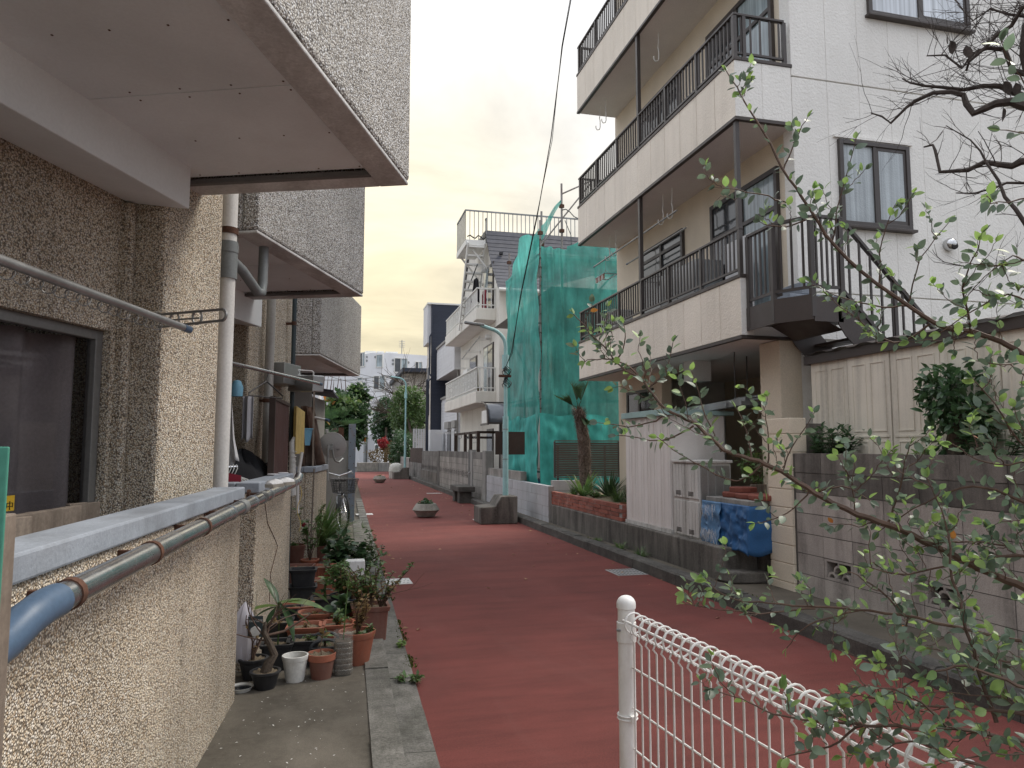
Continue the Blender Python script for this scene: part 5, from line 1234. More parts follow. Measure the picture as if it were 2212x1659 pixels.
for k, (zb, zs) in enumerate(FLO):
    fl = ('first', 'second', 'top')[k]
    bal = thing('balcony_slab', 'x', 'x', (FX, 10, zb)); bal.parent = apt2; bal.location = Vector((FX, 10, zb))-ORG[apt2.name]
    del bal['category']; bal['label'] = fl+' floor balcony'; bal.name = 'balcony'; ORG[bal.name] = Vector((FX, 10, zb))
    MB().box(FX+.075, IX, NY+.06, FY, zb+.03, zb+.16).build('slab', M['ceiling'], bal)
    MB().box(FX+.028, FX+.073, NY+.03, FY, zb+.02, zs-.02).build('parapet_core', M['joint'], bal)
    n = 12; L = (FY-NY)/n
    for i in range(n):
        y0 = NY+L*i; MB().box(FX, FX+.026, y0+.004, y0+L-.004, zb+.03, zs-.03).build('stucco_board', SB, bal, bevel=.004)
    if k > 0:
        for x0, x1 in ((FX+.002, FX+.36), (FX+.362, IX-.045)): MB().box(x0, x1, NY, NY+.026, zb+.03, zs-.03).build('stucco_board', SW, bal, bevel=.004)
        MB().box(FX+.03, IX, NY+.028, NY+.058, zb+.02, zs-.02).build('end_core', M['mortar_light'], bal)
    else: MB().box(FX+.002, FX+.16, NY, NY+.026, zb+.03, zs-.03).build('stucco_board', SW, bal, bevel=.004)
    MB().box(FX-.012, FX+.09, NY-.012, FY+.01, zs-.03, zs+.012).build('sill', FA, bal, bevel=.004)
    if k > 0: MB().box(FX+.092, IX-.03, NY-.012, NY+.075, zs-.03, zs+.012).build('end_sill', FA, bal, bevel=.004)
    MB().box(FX-.008, FX+.05, NY-.006, FY+.005, zb-.012, zb+.026).build('drip_edge', FA, bal)
    MB().box(FX+.052, IX-.03, NY-.006, NY+.05, zb-.012, zb+.026).build('end_drip_edge', FA, bal)
    MB().box(FX+.055, IX, NY+.055, FY, zb, zb+.028).build('soffit', M['ceiling'], bal)
    MB().box(FX+.02, FX+.05, FY-.05, FY, zs+.01, zs+.54).build('end_post', BM, bal)
    railing(bal, (FX+.035, NY+.04), (FX+.035, FY-.02), zs+.012, zs+.555, 62, (.0, .165, .33, .497, .66, .83, .995), endcap=.03)
    railing(bal, (FX+.06, FY-.02), (IX-.03, FY-.02), zs+.012, zs+.555, 9)
    if k > 0: railing(bal, (FX+.06, NY+.04), (IX-.1, NY+.04), zs+.012, zs+.555, 5, (.15, 1.0))
    if k < 2:
        nb = FLO[k+1][0]
        MB().box(FX+.01, FX+.065, 9.92, 9.98, zs+.57, nb-.001).build('strut', BM, bal)
        if k == 0: MB().box(FX+.012, FX+.062, NY+.03, NY+.08, zs+.57, nb-.001).build('strut', BM, bal)
    # openings behind the railing
    fz = zb+.16
    for y0, y1, kind in ((7.55, 9.15, 'd'), (10.0, 11.55, 'w')):
        z0, z1 = (fz, fz+2.05) if kind == 'd' else (fz+.25, fz+2.0)
        f = MB(); fw = .06; f.box(IX-.05, IX, y0, y0+fw, z0, z1); f.box(IX-.05, IX, y1-fw, y1, z0, z1); f.box(IX-.05, IX, y0+fw, y1-fw, z1-fw, z1); f.box(IX-.05, IX, y0+fw, y1-fw, z0, z0+fw); mc = (y0+y1)/2; f.box(IX-.045, IX, mc-.03, mc+.03, z0+fw, z1-fw)
        f.box(IX-.047, IX, y0+fw, mc-.03, z0+1.52, z0+1.57); f.box(IX-.047, IX, mc+.03, y1-fw, z0+1.52, z0+1.57)
        w = f.build('door' if kind == 'd' else 'window', BM, bal)
        MB().box(IX-.02, IX-.008, y0+fw, mc-.03, z0+fw, z1-fw).build('pane', M['glass_pale'] if kind == 'd' else M['glass_dark'], w); MB().box(IX-.03, IX-.018, mc+.03, y1-fw, z0+fw, z1-fw).build('pane', M['glass_dark'], w)
# laundry hooks and poles under the slabs
def hook(par, x, y, zt, L):
    b = MB(); b.tube([(x, y, zt), (x, y, zt-L*.35), (x, y+.03, zt-L*.5), (x, y, zt-L*.62), (x, y, zt-L*.9), (x-.015, y, zt-L), (x-.06, y, zt-L*1.03), (x-.085, y, zt-L*.95), (x-.085, y, zt-L*.86)], .008, 6)
    return b.build('laundry_hook', M['white_metal'], par, smooth=True)
bals = [o for o in bpy.data.objects if o.name.startswith('balcony') and o.parent == apt2]
for k, y in ((1, 9.75), (1, 9.45), (1, 11.9), (1, 11.6), (2, 12.3), (2, 12.0), (2, 9.8)):
    hook(bals[k], 4.82, y, FLO[k][0]+.002, .46)
a, c = Vector((4.76, 9.2, 4.93)), Vector((4.76, 12.5, 4.93)); laundry('laundry pole hanging on hooks under the second floor slab of the beige block', a, c, .014, M['alu'])
a, c = Vector((4.95, 9.3, 4.72)), Vector((4.95, 11.4, 4.72)); laundry('inner laundry pole close to the dark windows of the beige block', a, c, .014, M['alu'])
# peg hanger
q = Vector((4.78, 12.0, 4.62)); t = thing('peg_hanger', 'square peg hanger dangling from the laundry pole of the beige block', 'peg hanger', q)
b = MB(); b.tube([q+Vector((-.12, -.22, 0)), q+Vector((.12, -.22, 0)), q+Vector((.12, .22, 0)), q+Vector((-.12, .22, 0)), q+Vector((-.12, -.22, 0))], .008, 5); b.tube([q+Vector((0, -.2, 0)), q+Vector((0, 0, .12)), q+Vector((0, .2, 0))], .004, 5); b.tube([q+Vector((0, 0, .12)), q+Vector((0, 0, .32))], .004, 5); b.build('frame', M['galv'], t)
for i in range(8): MB().box(q.x-.125, q.x-.105, q.y-.2+.055*i-.006, q.y-.2+.055*i+.006, q.z-.09, q.z).build('peg', M['terra'] if i % 3 == 0 else M['white_metal'], t)
# things on the first balcony
t = thing('air_conditioner', 'white outdoor unit behind the first floor railing of the beige block', 'air conditioner', (4.95, 11.6, 2.95)); MB().box(4.75, 5.1, 11.55, 12.3, 3.05, 3.95).build('casing', M['white_metal'], t, bevel=.02); MB().box(4.74, 4.75, 11.6, 11.95, 3.15, 3.6).build('grille', M['black'], t)
t = thing('storage_cabinet', 'grey steel cabinet behind the first floor railing', 'cabinet', (5, 9.2, 2.95)); MB().box(4.8, 5.2, 8.75, 9.85, 2.97, 4.12).build('body', M['galv'], t, bevel=.01); MB().box(4.785, 4.8, 8.8, 9.28, 3.0, 4.08).build('door', M['grate'], t, bevel=.004); MB().box(4.785, 4.8, 9.3, 9.8, 3.0, 4.08).build('door', M['grate'], t, bevel=.004)
t = thing('white_cloth', 'white sheet leaning behind the first floor railing near the corner post', 'cloth', (5, 8.3, 3)); MB().box(5.0, 5.03, 7.75, 8.35, 3.2, 4.2).build('sheet', M['white_cloth'], t)
# ---- ground floor: carport behind the sheds
bx('beam', M['ceiling'], 5.0, 5.3, 9.3, 9.55, 2.5, 2.79)
f = MB(); f.box(IX-.03, IX, 11.2, 12.3, 1.95, 2.0); f.box(IX-.03, IX, 11.2, 12.3, 2.5, 2.55); f.box(IX-.03, IX, 11.2, 11.26, 2.0, 2.5); f.box(IX-.03, IX, 12.24, 12.3, 2.0, 2.5); f.box(IX-.03, IX, 11.72, 11.78, 2.0, 2.5); w = f.build('window', BM, apt2); MB().box(IX-.015, IX-.005, 11.26, 12.24, 2.0, 2.5).build('pane', M['glass_dark'], w)
t = thing('ceiling_rack', 'steel storage rack hung from the carport ceiling with boards and boxes on it', 'rack', (5.6, 8.6, 2.1))
for y in (8.0, 8.35, 8.7): MB().bar((4.95, y, 2.10), (7.0, y, 2.10), .05, .05).build('beam', M['galv'], t)
for x, y in ((5.1, 8.35), (5.9, 8.0), (5.5, 8.7)): MB().tube([(x, y, 2.1), (x, y, 2.79)], .008, 6).build('hanger_rod', M['brown_metal'], t)
MB().bar((4.7, 10.4, 1.98), (5.05, 8.0, 2.13), .06, .09).build('cross_beam', M['galv'], t)
for i in range(3): MB().box(5.35, 6.8, 7.95+.02*i, 8.8, 2.13+.035*i, 2.155+.035*i).build('board', M['galv'] if i else M['wood_grey'], t)
MB().box(5.7, 6.1, 8.0, 8.4, 2.24, 2.36).build('box', M['bucket'], t); MB().box(6.15, 6.5, 8.0, 8.4, 2.24, 2.33).build('box', M['pot_white'], t)
bx('carport_floor', M['conc_dark'], 4.75, 7.4, 7.4, FY-.2, .3, .42)
bx('dark_doorway', M['dark_void'], 6.6, 7.38, 7.62, 7.66, .42, 2.3)  # near-black sheet stands in for the shade of an opening

# ---- outside stairs
st = thing('outside_stairs', 'dark brown steel stairs and landing with vertical bars up the white side wall', 'stairs', (5.5, 6.7, 2.9))
LZ0, LZ1, LX0, LX1, LY = 2.86, 3.12, 4.56, 5.14, 6.32
MB().box(LX0, LX0+.012, LY+.35, NY-.01, LZ0, LZ1).build('fascia', FA, st); MB().ext([(LX0, LY+.348, LZ0), (LX0+.22, LY, LZ0), (LX0+.22, LY, LZ1), (LX0, LY+.348, LZ1)], (.012, .006, 0)).build('fascia', FA, st); MB().box(LX0+.235, LX1, LY, LY+.012, LZ0-.02, LZ1-.02).build('fascia', FA, st)
b = MB(); b.ext([(LX0+.013, LY+.36, LZ0+.06), (LX0+.23, LY+.013, LZ0+.06), (LX1, LY+.013, LZ0+.06), (LX1, NY-.01, LZ0+.06), (LX0+.013, NY-.01, LZ0+.06)], (0, 0, .03)); b.build('landing', FA, st)
b = MB(); b.ext([(LX0+.02, LY+.37, LZ1-.02), (LX0+.24, LY+.02, LZ1-.02), (LX1, LY+.02, LZ1-.02), (LX1, NY-.012, LZ1-.02), (LX0+.02, NY-.012, LZ1-.02)], (0, 0, .02)); b.build('deck', M['cap'], st)
SL = 1.0                                       # slope of the flight, one down for one along
def stz(x): return LZ1-.05-(x-LX1)*SL
for y in (LY, NY-.06):
    b = MB(); b.ext([(LX1-.06, y, LZ1-.02), (LX1+.10, y, LZ1-.02), (7.6, y, stz(7.6)+.07), (7.6, y, stz(7.6)-.17), (LX1+.02, y, LZ0-.16), (LX1-.06, y, LZ0-.04)], (0, .014, 0)); b.build('stringer', FA, st)
tr = MB().box(0, .24, LY+.016, NY-.062, 0, .03).mesh('tread', FA, (0, 0, 0))
for i in range(11): inst('tread', tr, st, (LX1+.06+.2*i, 0, LZ1-.22-.2*i))
b = MB(); b.ext([(LX1-.3, LY+.03, LZ0+.05), (LX1+.0, LY+.03, LZ0-.1), (LX1+.0, NY-.07, LZ0-.1), (LX1-.3, NY-.07, LZ0+.05)], (0, 0, .01)); b.build('gusset', FA, st)
RZ = 3.94
for x, y in ((LX0+.02, NY-.05), (LX0+.02, LY+.37), (LX0+.235, LY+.02), (LX1-.01, LY+.0)):
    MB().box(x-.024, x+.024, y-.024, y+.024, LZ0+.03, RZ).build('post', BM, st)
def strail(a, b_, z0, z1, n, zz0=None):
    a, b_ = Vector(a), Vector(b_)
    MB().bar(a+Vector((0, 0, z1)), b_+Vector((0, 0, z1)), .05, .03).build('handrail', BM, st); MB().bar(a+Vector((0, 0, z0)), b_+Vector((0, 0, z0)), .03, .03).build('bottom_rail', BM, st)
    for i in range(n):
        p = a+(b_-a)*((i+.7)/(n+.4)); inst('baluster', bal_me, st, (p.x, p.y, p.z+z0), (0, 0, 0), (1, 1, z1-z0))
strail((LX0+.02, NY-.05, 0), (LX0+.02, LY+.37, 0), 3.2, RZ, 5); strail((LX0+.02, LY+.37, 0), (LX0+.235, LY+.02, 0), 3.2, RZ, 3); strail((LX0+.235, LY+.0, 0), (LX1, LY+.0, 0), 3.2, RZ, 5)
strail((LX1, LY, 0), (7.4, LY, -(7.4-LX1)*SL), 3.18, RZ, 17)
for x in (5.78, 6.5): MB().box(x-.02, x+.02, LY-.02, LY+.02, stz(x)-.05, stz(x)+.86).build('post', BM, st)
# small grey step unit on the landing
t = thing('step_block', 'grey plastic step standing on the stair landing', 'step', (4.9, 6.9, LZ1)); MB().box(4.82, 5.12, 6.75, 7.1, LZ1, LZ1+.1).build('lower_step', M['cap'], t, bevel=.01); MB().box(4.97, 5.12, 6.75, 7.1, LZ1+.101, LZ1+.24).build('upper_step', M['cap'], t, bevel=.01)
# ------------------------------------------------------------------ right side of the lane: low wall, sheds, pillar, block wall
t = thing('retaining_wall', 'low weathered concrete retaining wall under the sheds and the brick bed', 'wall', (4.3, 10.4, .1))
b = MB(); P = [(4.2, 13.5), (4.2, 7.32), (4.36, 7.22), (4.62, 7.2), (4.62, 13.5)]
b.ext([(x, y, .05) for x, y in P], (0, 0, .40)); b.build('wall', M['conc_dark'], t, bevel=.015)
MB().box(4.62, 5.0, 7.8, 13.5, .05, .43).build('fill', M['conc_dark'], t)
t = thing('entrance_steps', 'worn concrete steps between the retaining wall and the beige pillar', 'steps', (4.5, 7.2, .1))
b = MB(); b.ext([(4.12, 7.28, .1), (4.60, 7.28, .1), (4.62, 6.98, .1), (4.22, 7.02, .1)], (0, 0, .12)); b.build('step', M['conc_dark'], t, bevel=.02)
MB().box(4.63, 5.0, 7.0, 7.79, .1, .40).build('step', M['conc_dark'], t, bevel=.02)
# brick bed
t = thing('brick_bed', 'raised planting bed of red bricks on the retaining wall around the palm', 'planter', (4.5, 12, .45))
br = MB().box(0, .098, .003, .207, .003, .057).mesh('brick', M['brick'])
for c in range(4):
    for i in range(17):
        y = 10.12+.213*i+(.106 if c % 2 else 0)
        inst('brick', br, t, (4.235+random.uniform(-.004, .004), y, .452+.062*c), (0, 0, random.uniform(-.012, .012)))
    inst('brick', br, t, (4.46, 10.12, .452+.062*c), (0, 0, PI/2)); inst('brick', br, t, (4.68, 10.12, .452+.062*c), (0, 0, PI/2))
MB().box(4.245, 4.325, 10.13, 13.7, .45, .69).build('mortar', M['mortar_light'], t); MB().box(4.32, 5.25, 10.22, 13.7, .45, .66).build('soil', M['soil'], t)
# tall white shed
t = thing('storage_shed', 'tall pale painted steel shed with a teal roof edge standing on the retaining wall', 'shed', (4.6, 9.35, .46))
SX, SY0, SY1, SZ0, SZ1 = 4.30, 8.62, 10.08, .47, 1.97
b = MB(); n = 7
for i in range(n):
    y0 = SY0+(SY1-SY0)*i/n; y1 = SY0+(SY1-SY0)*(i+1)/n; b = MB(); b.box(SX, SX+.02, y0+.004, y1-.004, SZ0+.03, SZ1); b.box(SX-.007, SX, y0+.07, y1-.05, SZ0+.03, SZ1-.02); b.build('panel', M['shed_white'], t, bevel=.004)
MB().box(SX+.021, SX+.8, SY0+.02, SY1-.01, SZ0, SZ1).build('body', M['shed_white'], t); MB().box(SX+.0, SX+.78, SY0, SY0+.018, SZ0, SZ1).build('end_panel', M['shed_white'], t, bevel=.004)
b = MB(); b.ext([(SX-.05, SY0-.06, SZ1+.002), (SX+.9, SY0-.06, SZ1+.002), (SX+.9, SY0-.06, SZ1+.05), (SX-.05, SY0-.06, SZ1+.085)], (0, SY1-SY0+.1, 0)); b.build('roof', M['teal_trim'], t, bevel=.004)
MB().box(SX-.02, SX+.8, SY0-.01, SY1, SZ0-.02, SZ0+.028).build('base', M['locker'], t)
# resin locker
t = thing('storage_locker', 'grey ribbed resin locker with vents in front of the tall shed', 'locker', (4.6, 8.25, .46))
LX_, LY0, LY1, LZa, LZb = 4.31, 7.92, 8.585, .45, 1.36
MB().box(LX_+.012, LX_+.44, LY0+.01, LY1, LZa, LZb).build('body', M['locker'], t)
for zz0, zz1 in ((LZa+.02, LZa+.44), (LZa+.48, LZb-.02)):
    for h_ in (0, 1):
        b = MB(); y0 = LY0+.01+(LY1-LY0-.02)*h_/2; w_ = (LY1-LY0-.02)/2
        for i in range(4): b.box(LX_-.004, LX_+.011, y0+w_*i/4+.006, y0+w_*(i+1)/4-.006, zz0, zz1)
        d_ = b.build('door', M['locker'], t, bevel=.003)
        s = MB()
        for k in range(4): s.box(LX_-.0065, LX_-.0045, y0+w_*.35, y0+w_*.75, zz0+.03+.014*k, zz0+.037+.014*k)
        s.build('vent_slots', M['dark_void'], d_)
for i in range(4): MB().box(LX_+.03+.1*i, LX_+.12+.1*i, LY0-.004, LY0+.009, LZa+.02, LZb-.03).build('side_rib', M['alu'], t, bevel=.003)
MB().box(LX_-.02, LX_+.46, LY0-.015, LY1, LZb, LZb+.035).build('lid', M['locker'], t, bevel=.008)
# wooden tub with shrub behind the tarp
t = thing('wooden_tub', 'weathered wooden tub with a leafy shrub between the locker and the pillar', 'planter', (4.95, 7.75, .42))
for i in range(5): MB().box(4.78+.085*i, 4.86+.085*i, 7.55, 7.57, .55, 1.12).build('stave', M['wood_grey'], t, bevel=.004)
MB().box(4.79, 5.2, 7.575, 7.95, .42, 1.08).build('box', M['wood_grey'], t)
crown(t, [((5.0, 7.7, 1.32), (.26, .2, .2))], 330, .055, M['leaf_mid'], name='foliage', seed=3)
# tarp covered stand
t = thing('tarp_stand', 'stand wrapped in a blue tarp with a pale slab on top beside the beige pillar', 'stand', (4.5, 7.5, .42))
from mathutils import noise as MN
TX0, TX1, TY0, TY1 = 4.38, 4.9, 6.92, 7.86
MB().box(TX0-.012, TX1, TY0+.02, TY1, .92, .975).build('slab', M['conc'], t, bevel=.006)
def tarpf(y0, y1, zb, amp, ph, off):
    def f(u, v):
        y = y0+(y1-y0)*u; h = 1-v; c1 = MN.noise(Vector((y*7+ph*3, h*5, ph)))*.03+MN.noise(Vector((y*17+ph, h*13, 3)))*.012+abs(MN.noise(Vector((y*9, h*7+ph, 9))))*.022
        return (TX0-off-.01-.03*h+c1*min(1, h*4+.15), y+.02*MN.noise(Vector((y*4, h*6, ph)))*h, .928-(.925-zb)*h*(1+.13*MN.noise(Vector((y*5, ph, 2)))))
    return f
    return lambda u, v: (TX0-off-.05*(1-v)**1.5*(.4+.6*math.sin(u*7+ph)**2)+amp*math.sin(u*11+ph+2.1*(1-v)*math.sin(u*5+ph))*(1-v*.75)+.006*math.sin(v*7+u*9+ph), y0+(y1-y0)*u, .925-(.925-zb)*(1-v)*(1-.0)*(1+.06*math.sin(u*9+ph)))
b = MB(); b.sheet(tarpf(TY0-.02, TY0+.62, .40, .012, .4, .02), 40, 22); b.build('tarp', M['tarp_blue'], t, smooth=True, thick=.004)
b = MB(); b.sheet(tarpf(TY0+.55, TY1+.03, .42, .016, 2.2, .035), 36, 22); lab(b.build('tarp', M['tarp_blue_worn'], t, smooth=True, thick=.004), 'faded fraying end of the tarp')
b = MB(); b.sheet(lambda u, v: (TX0-.075+.5*u, TY0-.025+.02*MN.noise(Vector((u*5, v*5, 1))), .925-.5*(1-v)*(1+.06*math.sin(u*6))), 16, 10); b.build('tarp', M['tarp_blue'], t, smooth=True, thick=.004)
b = MB(); R_ = random.Random(2)
for i in range(60):
    y = TY0+.6+.33*R_.random(); z_ = R_.choice([.90, .62, .60])-R_.random()*.03; x = TX0-.075; b.tube([(x, y, z_), (x-.012, y+R_.uniform(-.03, .03), z_-.06), (x-.006, y+R_.uniform(-.05, .05), z_-.06-.12*R_.random())], .0016, 3, cap=False)
o = b.build('frayed_threads', M['white_cloth'], t); o['kind'] = 'stuff'
for i, (y, w_) in enumerate(((7.58, .26), (7.30, .26), (7.04, .24))):
    b = MB(); b.lathe([(0, 0), (.16, 0), (.165, .02), (.165, .05), (.15, .06), (0, .06)], (4.62, y, .977), 10, .3); tag(b.build('red_slab', M['red_slab'], None, bevel=.004), ('red brown edging slab on the tarp stand nearest the locker', 'red brown edging slab in the middle of the tarp stand', 'red brown edging slab on the tarp stand nearest the pillar')[i], 'slab', 'edging slabs lying on the tarp stand')
b = MB(); b.lathe([(0, 0), (.15, 0), (.15, .05), (.13, .055), (0, .055)], (4.66, 7.52, 1.04), 10, .3); tag(b.build('red_slab', M['red_slab'], None, bevel=.004), 'red brown edging slab lying on top of the others', 'slab', 'edging slabs lying on the tarp stand')
# beige pillar
t = thing('gate_pillar', 'beige painted block pillar with open joints at the end of the grey block wall', 'pillar', (4.7, 6.74, .1))
for i in range(10):
    z0 = -.02+.19*i; MB().box(4.598+random.uniform(-.002, .002), 4.80, 6.53, 6.93, z0+.003, min(1.855, z0+.187)).build('block', M['beige_wall'], t, bevel=.006)
MB().box(4.61, 4.79, 6.54, 6.92, 0, 1.84).build('mortar', M['beige_wall'], t)
MB().box(4.802, 5.02, 6.535, 6.90, .1, 1.80).build('rear_half', M['conc_block_dirty'], t, bevel=.008)
# grey block wall towards the camera
t = thing('block_wall', 'grey concrete block wall with stained top courses and pierced ornamental blocks', 'wall', (4.7, 3, .1))
WX = 4.63; bk1 = MB().box(0, .10, .0035, .3965, .0035, .1965).mesh('block', M['conc_block']); bk2 = MB().box(0, .10, .0035, .3965, .0035, .1965).mesh('block', M['conc_block_dirty'])
def pierced(name):
    """frame with fan arcs round openings that go right through"""
    m = MB(); w_, h, dd = .393, .193, .10
    m.box(0, dd, .0035, .035, .0035, .1965); m.box(0, dd, .365, .3965, .0035, .1965); m.box(0, dd, .035, .365, .0035, .026); m.box(0, dd, .035, .365, .176, .1965)
    for cy_, r in ((.2, .072), (.105, .06), (.295, .06)):
        A_ = np.linspace(0, PI, 9); zc_ = .026 if cy_ != .2 else .085
        for a0, a1 in zip(A_, A_[1:]):
            m.ext([(0, cy_+r*math.cos(a0), zc_+r*math.sin(a0)), (0, cy_+r*math.cos(a1), zc_+r*math.sin(a1)), (0, cy_+(r-.021)*math.cos(a1), zc_+(r-.021)*math.sin(a1)), (0, cy_+(r-.021)*math.cos(a0), zc_+(r-.021)*math.sin(a0))], (dd-.004, 0, 0))
    m.box(.0, dd-.006, .19, .21, .15, .176)
    return m.mesh(name, M['conc_block'])
bp = pierced('pierced_block')
y_end = 6.50
for c in range(8):
    for i in range(21):
        y = y_end-.40*(i+1); z0 = -.105+.2*c
        if c == 2 and i in (1, 4, 7, 10):
            inst('pierced_block', bp, t, (WX+.001, y, z0)); MB().box(WX+.103, WX+.12, y, y+.4, z0, z0+.2).build('backing', M['dark_void'], t)  # dark sheet behind the openings, shade put into its colour
        else: inst('block', bk2 if c >= 6 else bk1, t, (WX+random.uniform(-.0025, .0025), y, z0), (0, 0, random.uniform(-.002, .002)))
def mort(z0, z1, y0, y1): MB().box(WX+.005, WX+.095, y0, y1, z0, z1).build('mortar', M['mortar'], t)
mort(-.1, .295, -1.9, y_end); mort(.495, 1.49, -1.9, y_end)
edges = [y_end]
for i in (1, 4, 7, 10): edges += [y_end-.4*i, y_end-.4*(i+1)]
edges.append(-1.9)
for a, c in zip(edges[::2], edges[1::2]): mort(.295, .495, c, a)
MB().box(WX-.0, WX+.1, y_end+.002, 6.528, .0, 1.49).build('end_joint', M['mortar'], t)
struct(MB().box(WX+.121, 5.35, -2, 6.5, .0, 1.42).build('raised_bed', M['soil']))
# panelled steel wall of the storage building behind
t = thing('garage_row', 'beige folding door panels streaked with dirt under a brown corrugated roof edge', 'garage', (5.2, 4.5, 1.4))
GX = 5.0
def panelmesh(w, h):
    m = MB(); m.box(.0, .02, .004, w-.004, 0, h); 
    for k in (0, 1):
        y0 = w*(.10+.44*k); y1 = y0+w*.34
        for z0, z1 in ((.30, h-.12), (.02, .21)):
            # pressed frame
            m.box(-.006, .0, y0, y0+.012, z0, z1); m.box(-.006, .0, y1-.012, y1, z0, z1); m.box(-.006, .0, y0+.012, y1-.012, z0, z0+.012); m.box(-.006, .0, y0+.012, y1-.012, z1-.012, z1)
    m.box(-.007, 0, .05*w, .95*w, .245, .262)
    return m.mesh('folding_panel', M['beige_dirty'])
pm = panelmesh(.56, 1.08)
for i in range(13): inst('folding_panel', pm, t, (GX+(0 if i % 2 else .006), 6.70-.565*(i+1), 1.40))
MB().box(GX+.03, GX+.06, -1, 6.7, 1.0, 2.47).build('frame', M['beige_dirty'], t); MB().box(GX+.03, GX+1.1, 6.66, 6.69, .4, 2.47).build('end_wall', M['beige_dirty'], t)
MB().box(GX-.03, GX-.005, -1, 6.76, 2.435, 2.53).build('fascia', M['brown_fascia'], t, bevel=.004); MB().box(GX-.028, GX+.9, 6.745, 6.765, 2.435, 2.53).build('end_fascia', M['brown_fascia'], t)
b = MB(); k = 96
i0 = b.pts([(x, -1+7.75*i/k, 2.535+zz+(.016 if i % 4 < 2 else -.004)) for x, zz in ((GX-.06, 0), (GX+.75, .14)) for i in range(k+1)])
for i in range(k): b.f.append((i0+i, i0+i+1, i0+k+2+i, i0+k+1+i))
b.build('roof_sheet', M['brown_fascia'], t, thick=.004)
# bushes on top of the wall
def bush(label, c, blobs, n, size, seed, mat_='leaf_deep', trunk=None, cat='shrub', name='shrub', shape=None):
    t = thing(name, label, cat, c)
    if trunk: MB().tube(*trunk, 8).build('trunk', M['bark'], t, smooth=True)
    crown(t, blobs, n, size, M[mat_], shape or LEAF_P, seed=seed, name='foliage'); return t
LEAF_P = leaf_mesh('pointed_leaf', .22, M['leaf_deep'], .3, .25, .6, 3)
R_ = random.Random(77)
def uprights(label, c, n, h, spread, size, seed, mat_='leaf_deep'):
    t = thing('shrub', label, 'shrub', c); R_ = random.Random(seed); b = MB(); L = []
    for i in range(n):
        a = R_.uniform(0, 2*PI); H = h*R_.uniform(.5, 1.1); p = Vector(c)+Vector((math.cos(a)*.05, math.sin(a)*.12, 0)); d = Vector((math.cos(a)*spread*.5, math.sin(a)*spread, 1)); P = [p]
        for k in range(6): d = (d.normalized()+Vector((R_.uniform(-.15, .15), R_.uniform(-.15, .15), .05))); P.append(P[-1]+d.normalized()*H/6)
        b.tube(P, [.005-.0006*k for k in range(7)], 4, cap=False)
        for k in range(1, 7):
            for s in range(5):
                az = s*2.4+k; dd = Vector((math.cos(az), math.sin(az), .35 if k < 6 else 1.2)); L.append(mat4(P[k]-Vector((0, 0, R_.uniform(0, H/6))), orient(dd, R_.uniform(-.4, .4)), size*R_.uniform(.7, 1.2)))
    b.build('stems', M['twig'], t, smooth=True); join_leaves('foliage', LEAF_P, L, M[mat_], t); return t
c = at_x(1800, 978, 4.85); uprights('low shrub with upright pointed leaves on the block wall beside the pillar', (c.x, c.y, 1.42), 26, .34, .75, .075, 5)
c = at_x(2068, 975, 4.85); t = bush('dense dark leaved bush with a knotted trunk on top of the block wall', (c.x, c.y, 1.42), [((c.x, c.y+.0, 1.93), (.22, .25, .27)), ((c.x, c.y+.13, 2.0), (.16, .16, .22)), ((c.x, c.y-.12, 1.78), (.16, .15, .16)), ((c.x, c.y+.1, 1.6), (.12, .14, .1))], 800, .085, 11, trunk=([(c.x, c.y, 1.40), (c.x-.02, c.y+.02, 1.55), (c.x, c.y-.02, 1.7), (c.x, c.y, 1.85)], [.075, .06, .065, .04]))
uprights_c = at_x(2020, 860, 4.82)
c = at_x(2140, 978, 4.8); uprights('slender shrub to the right of the dense bush with stout stems', (c.x, c.y, 1.42), 9, .48, .5, .085, 8)
c = at_x(1962, 980, 4.8); uprights('small bright green sprout on the wall left of the dense bush', (c.x, c.y, 1.44), 8, .12, 1.4, .06, 9, 'leaf_young')
# grass tufts at the kerb
for i, (x, y, lb, mt, L) in enumerate(((1340, 1200, 'yellowish grass tuft between the right kerb and the retaining wall', 'grass', .16), (1385, 1205, 'darker grass tuft nearer the drain grate at the retaining wall', 'leaf_mid', .18), (1290, 1175, 'small weeds at the foot of the retaining wall below the bricks', 'grass', .09))):
    q = at_x(x, y, 4.08); t = thing('grass_tuft', lb, 'grass', (q.x, q.y, .1)); strap_leaves(t, (q.x, q.y, .09), 70, L, .009, M[mt], 300+i, .7)
# ------------------------------------------------------------------ palm and its bed, louvre fence, new block wall
pc = Vector((4.72, 13.0, .66))
t = thing('palm', 'small fan palm with a shaggy trunk and few folded fronds beside the louvre fence', 'palm', pc)
P = [pc+Vector((0.02, 0, 0)), pc+Vector((-.01, 0, .5)), pc+Vector((-.02, 0, 1.0)), pc+Vector((-.10, 0, 1.45)), pc+Vector((-.13, 0, 1.62))]
MB().tube(P, [.125, .115, .12, .10, .06], 12).build('trunk', M['palm_fibre'], t, smooth=True)
b = MB(); R_ = random.Random(4)
for i in range(1500):
    f = R_.random()*3.99; k = int(f); p = P[k].lerp(P[k+1], f-k); a = R_.uniform(0, 2*PI); o_ = Vector((math.cos(a), math.sin(a), 0))
    q = p+o_*.105; e = q+o_*R_.uniform(.02, .09)+Vector((0, 0, R_.uniform(-.10, .12))); s = Vector((-o_.y, o_.x, 0))*R_.uniform(.005, .013); b.poly([q-s, q+s, e])
x_ = b.build('trunk_fibres', M['palm_fibre'], t, norm=False); x_['kind'] = 'stuff'
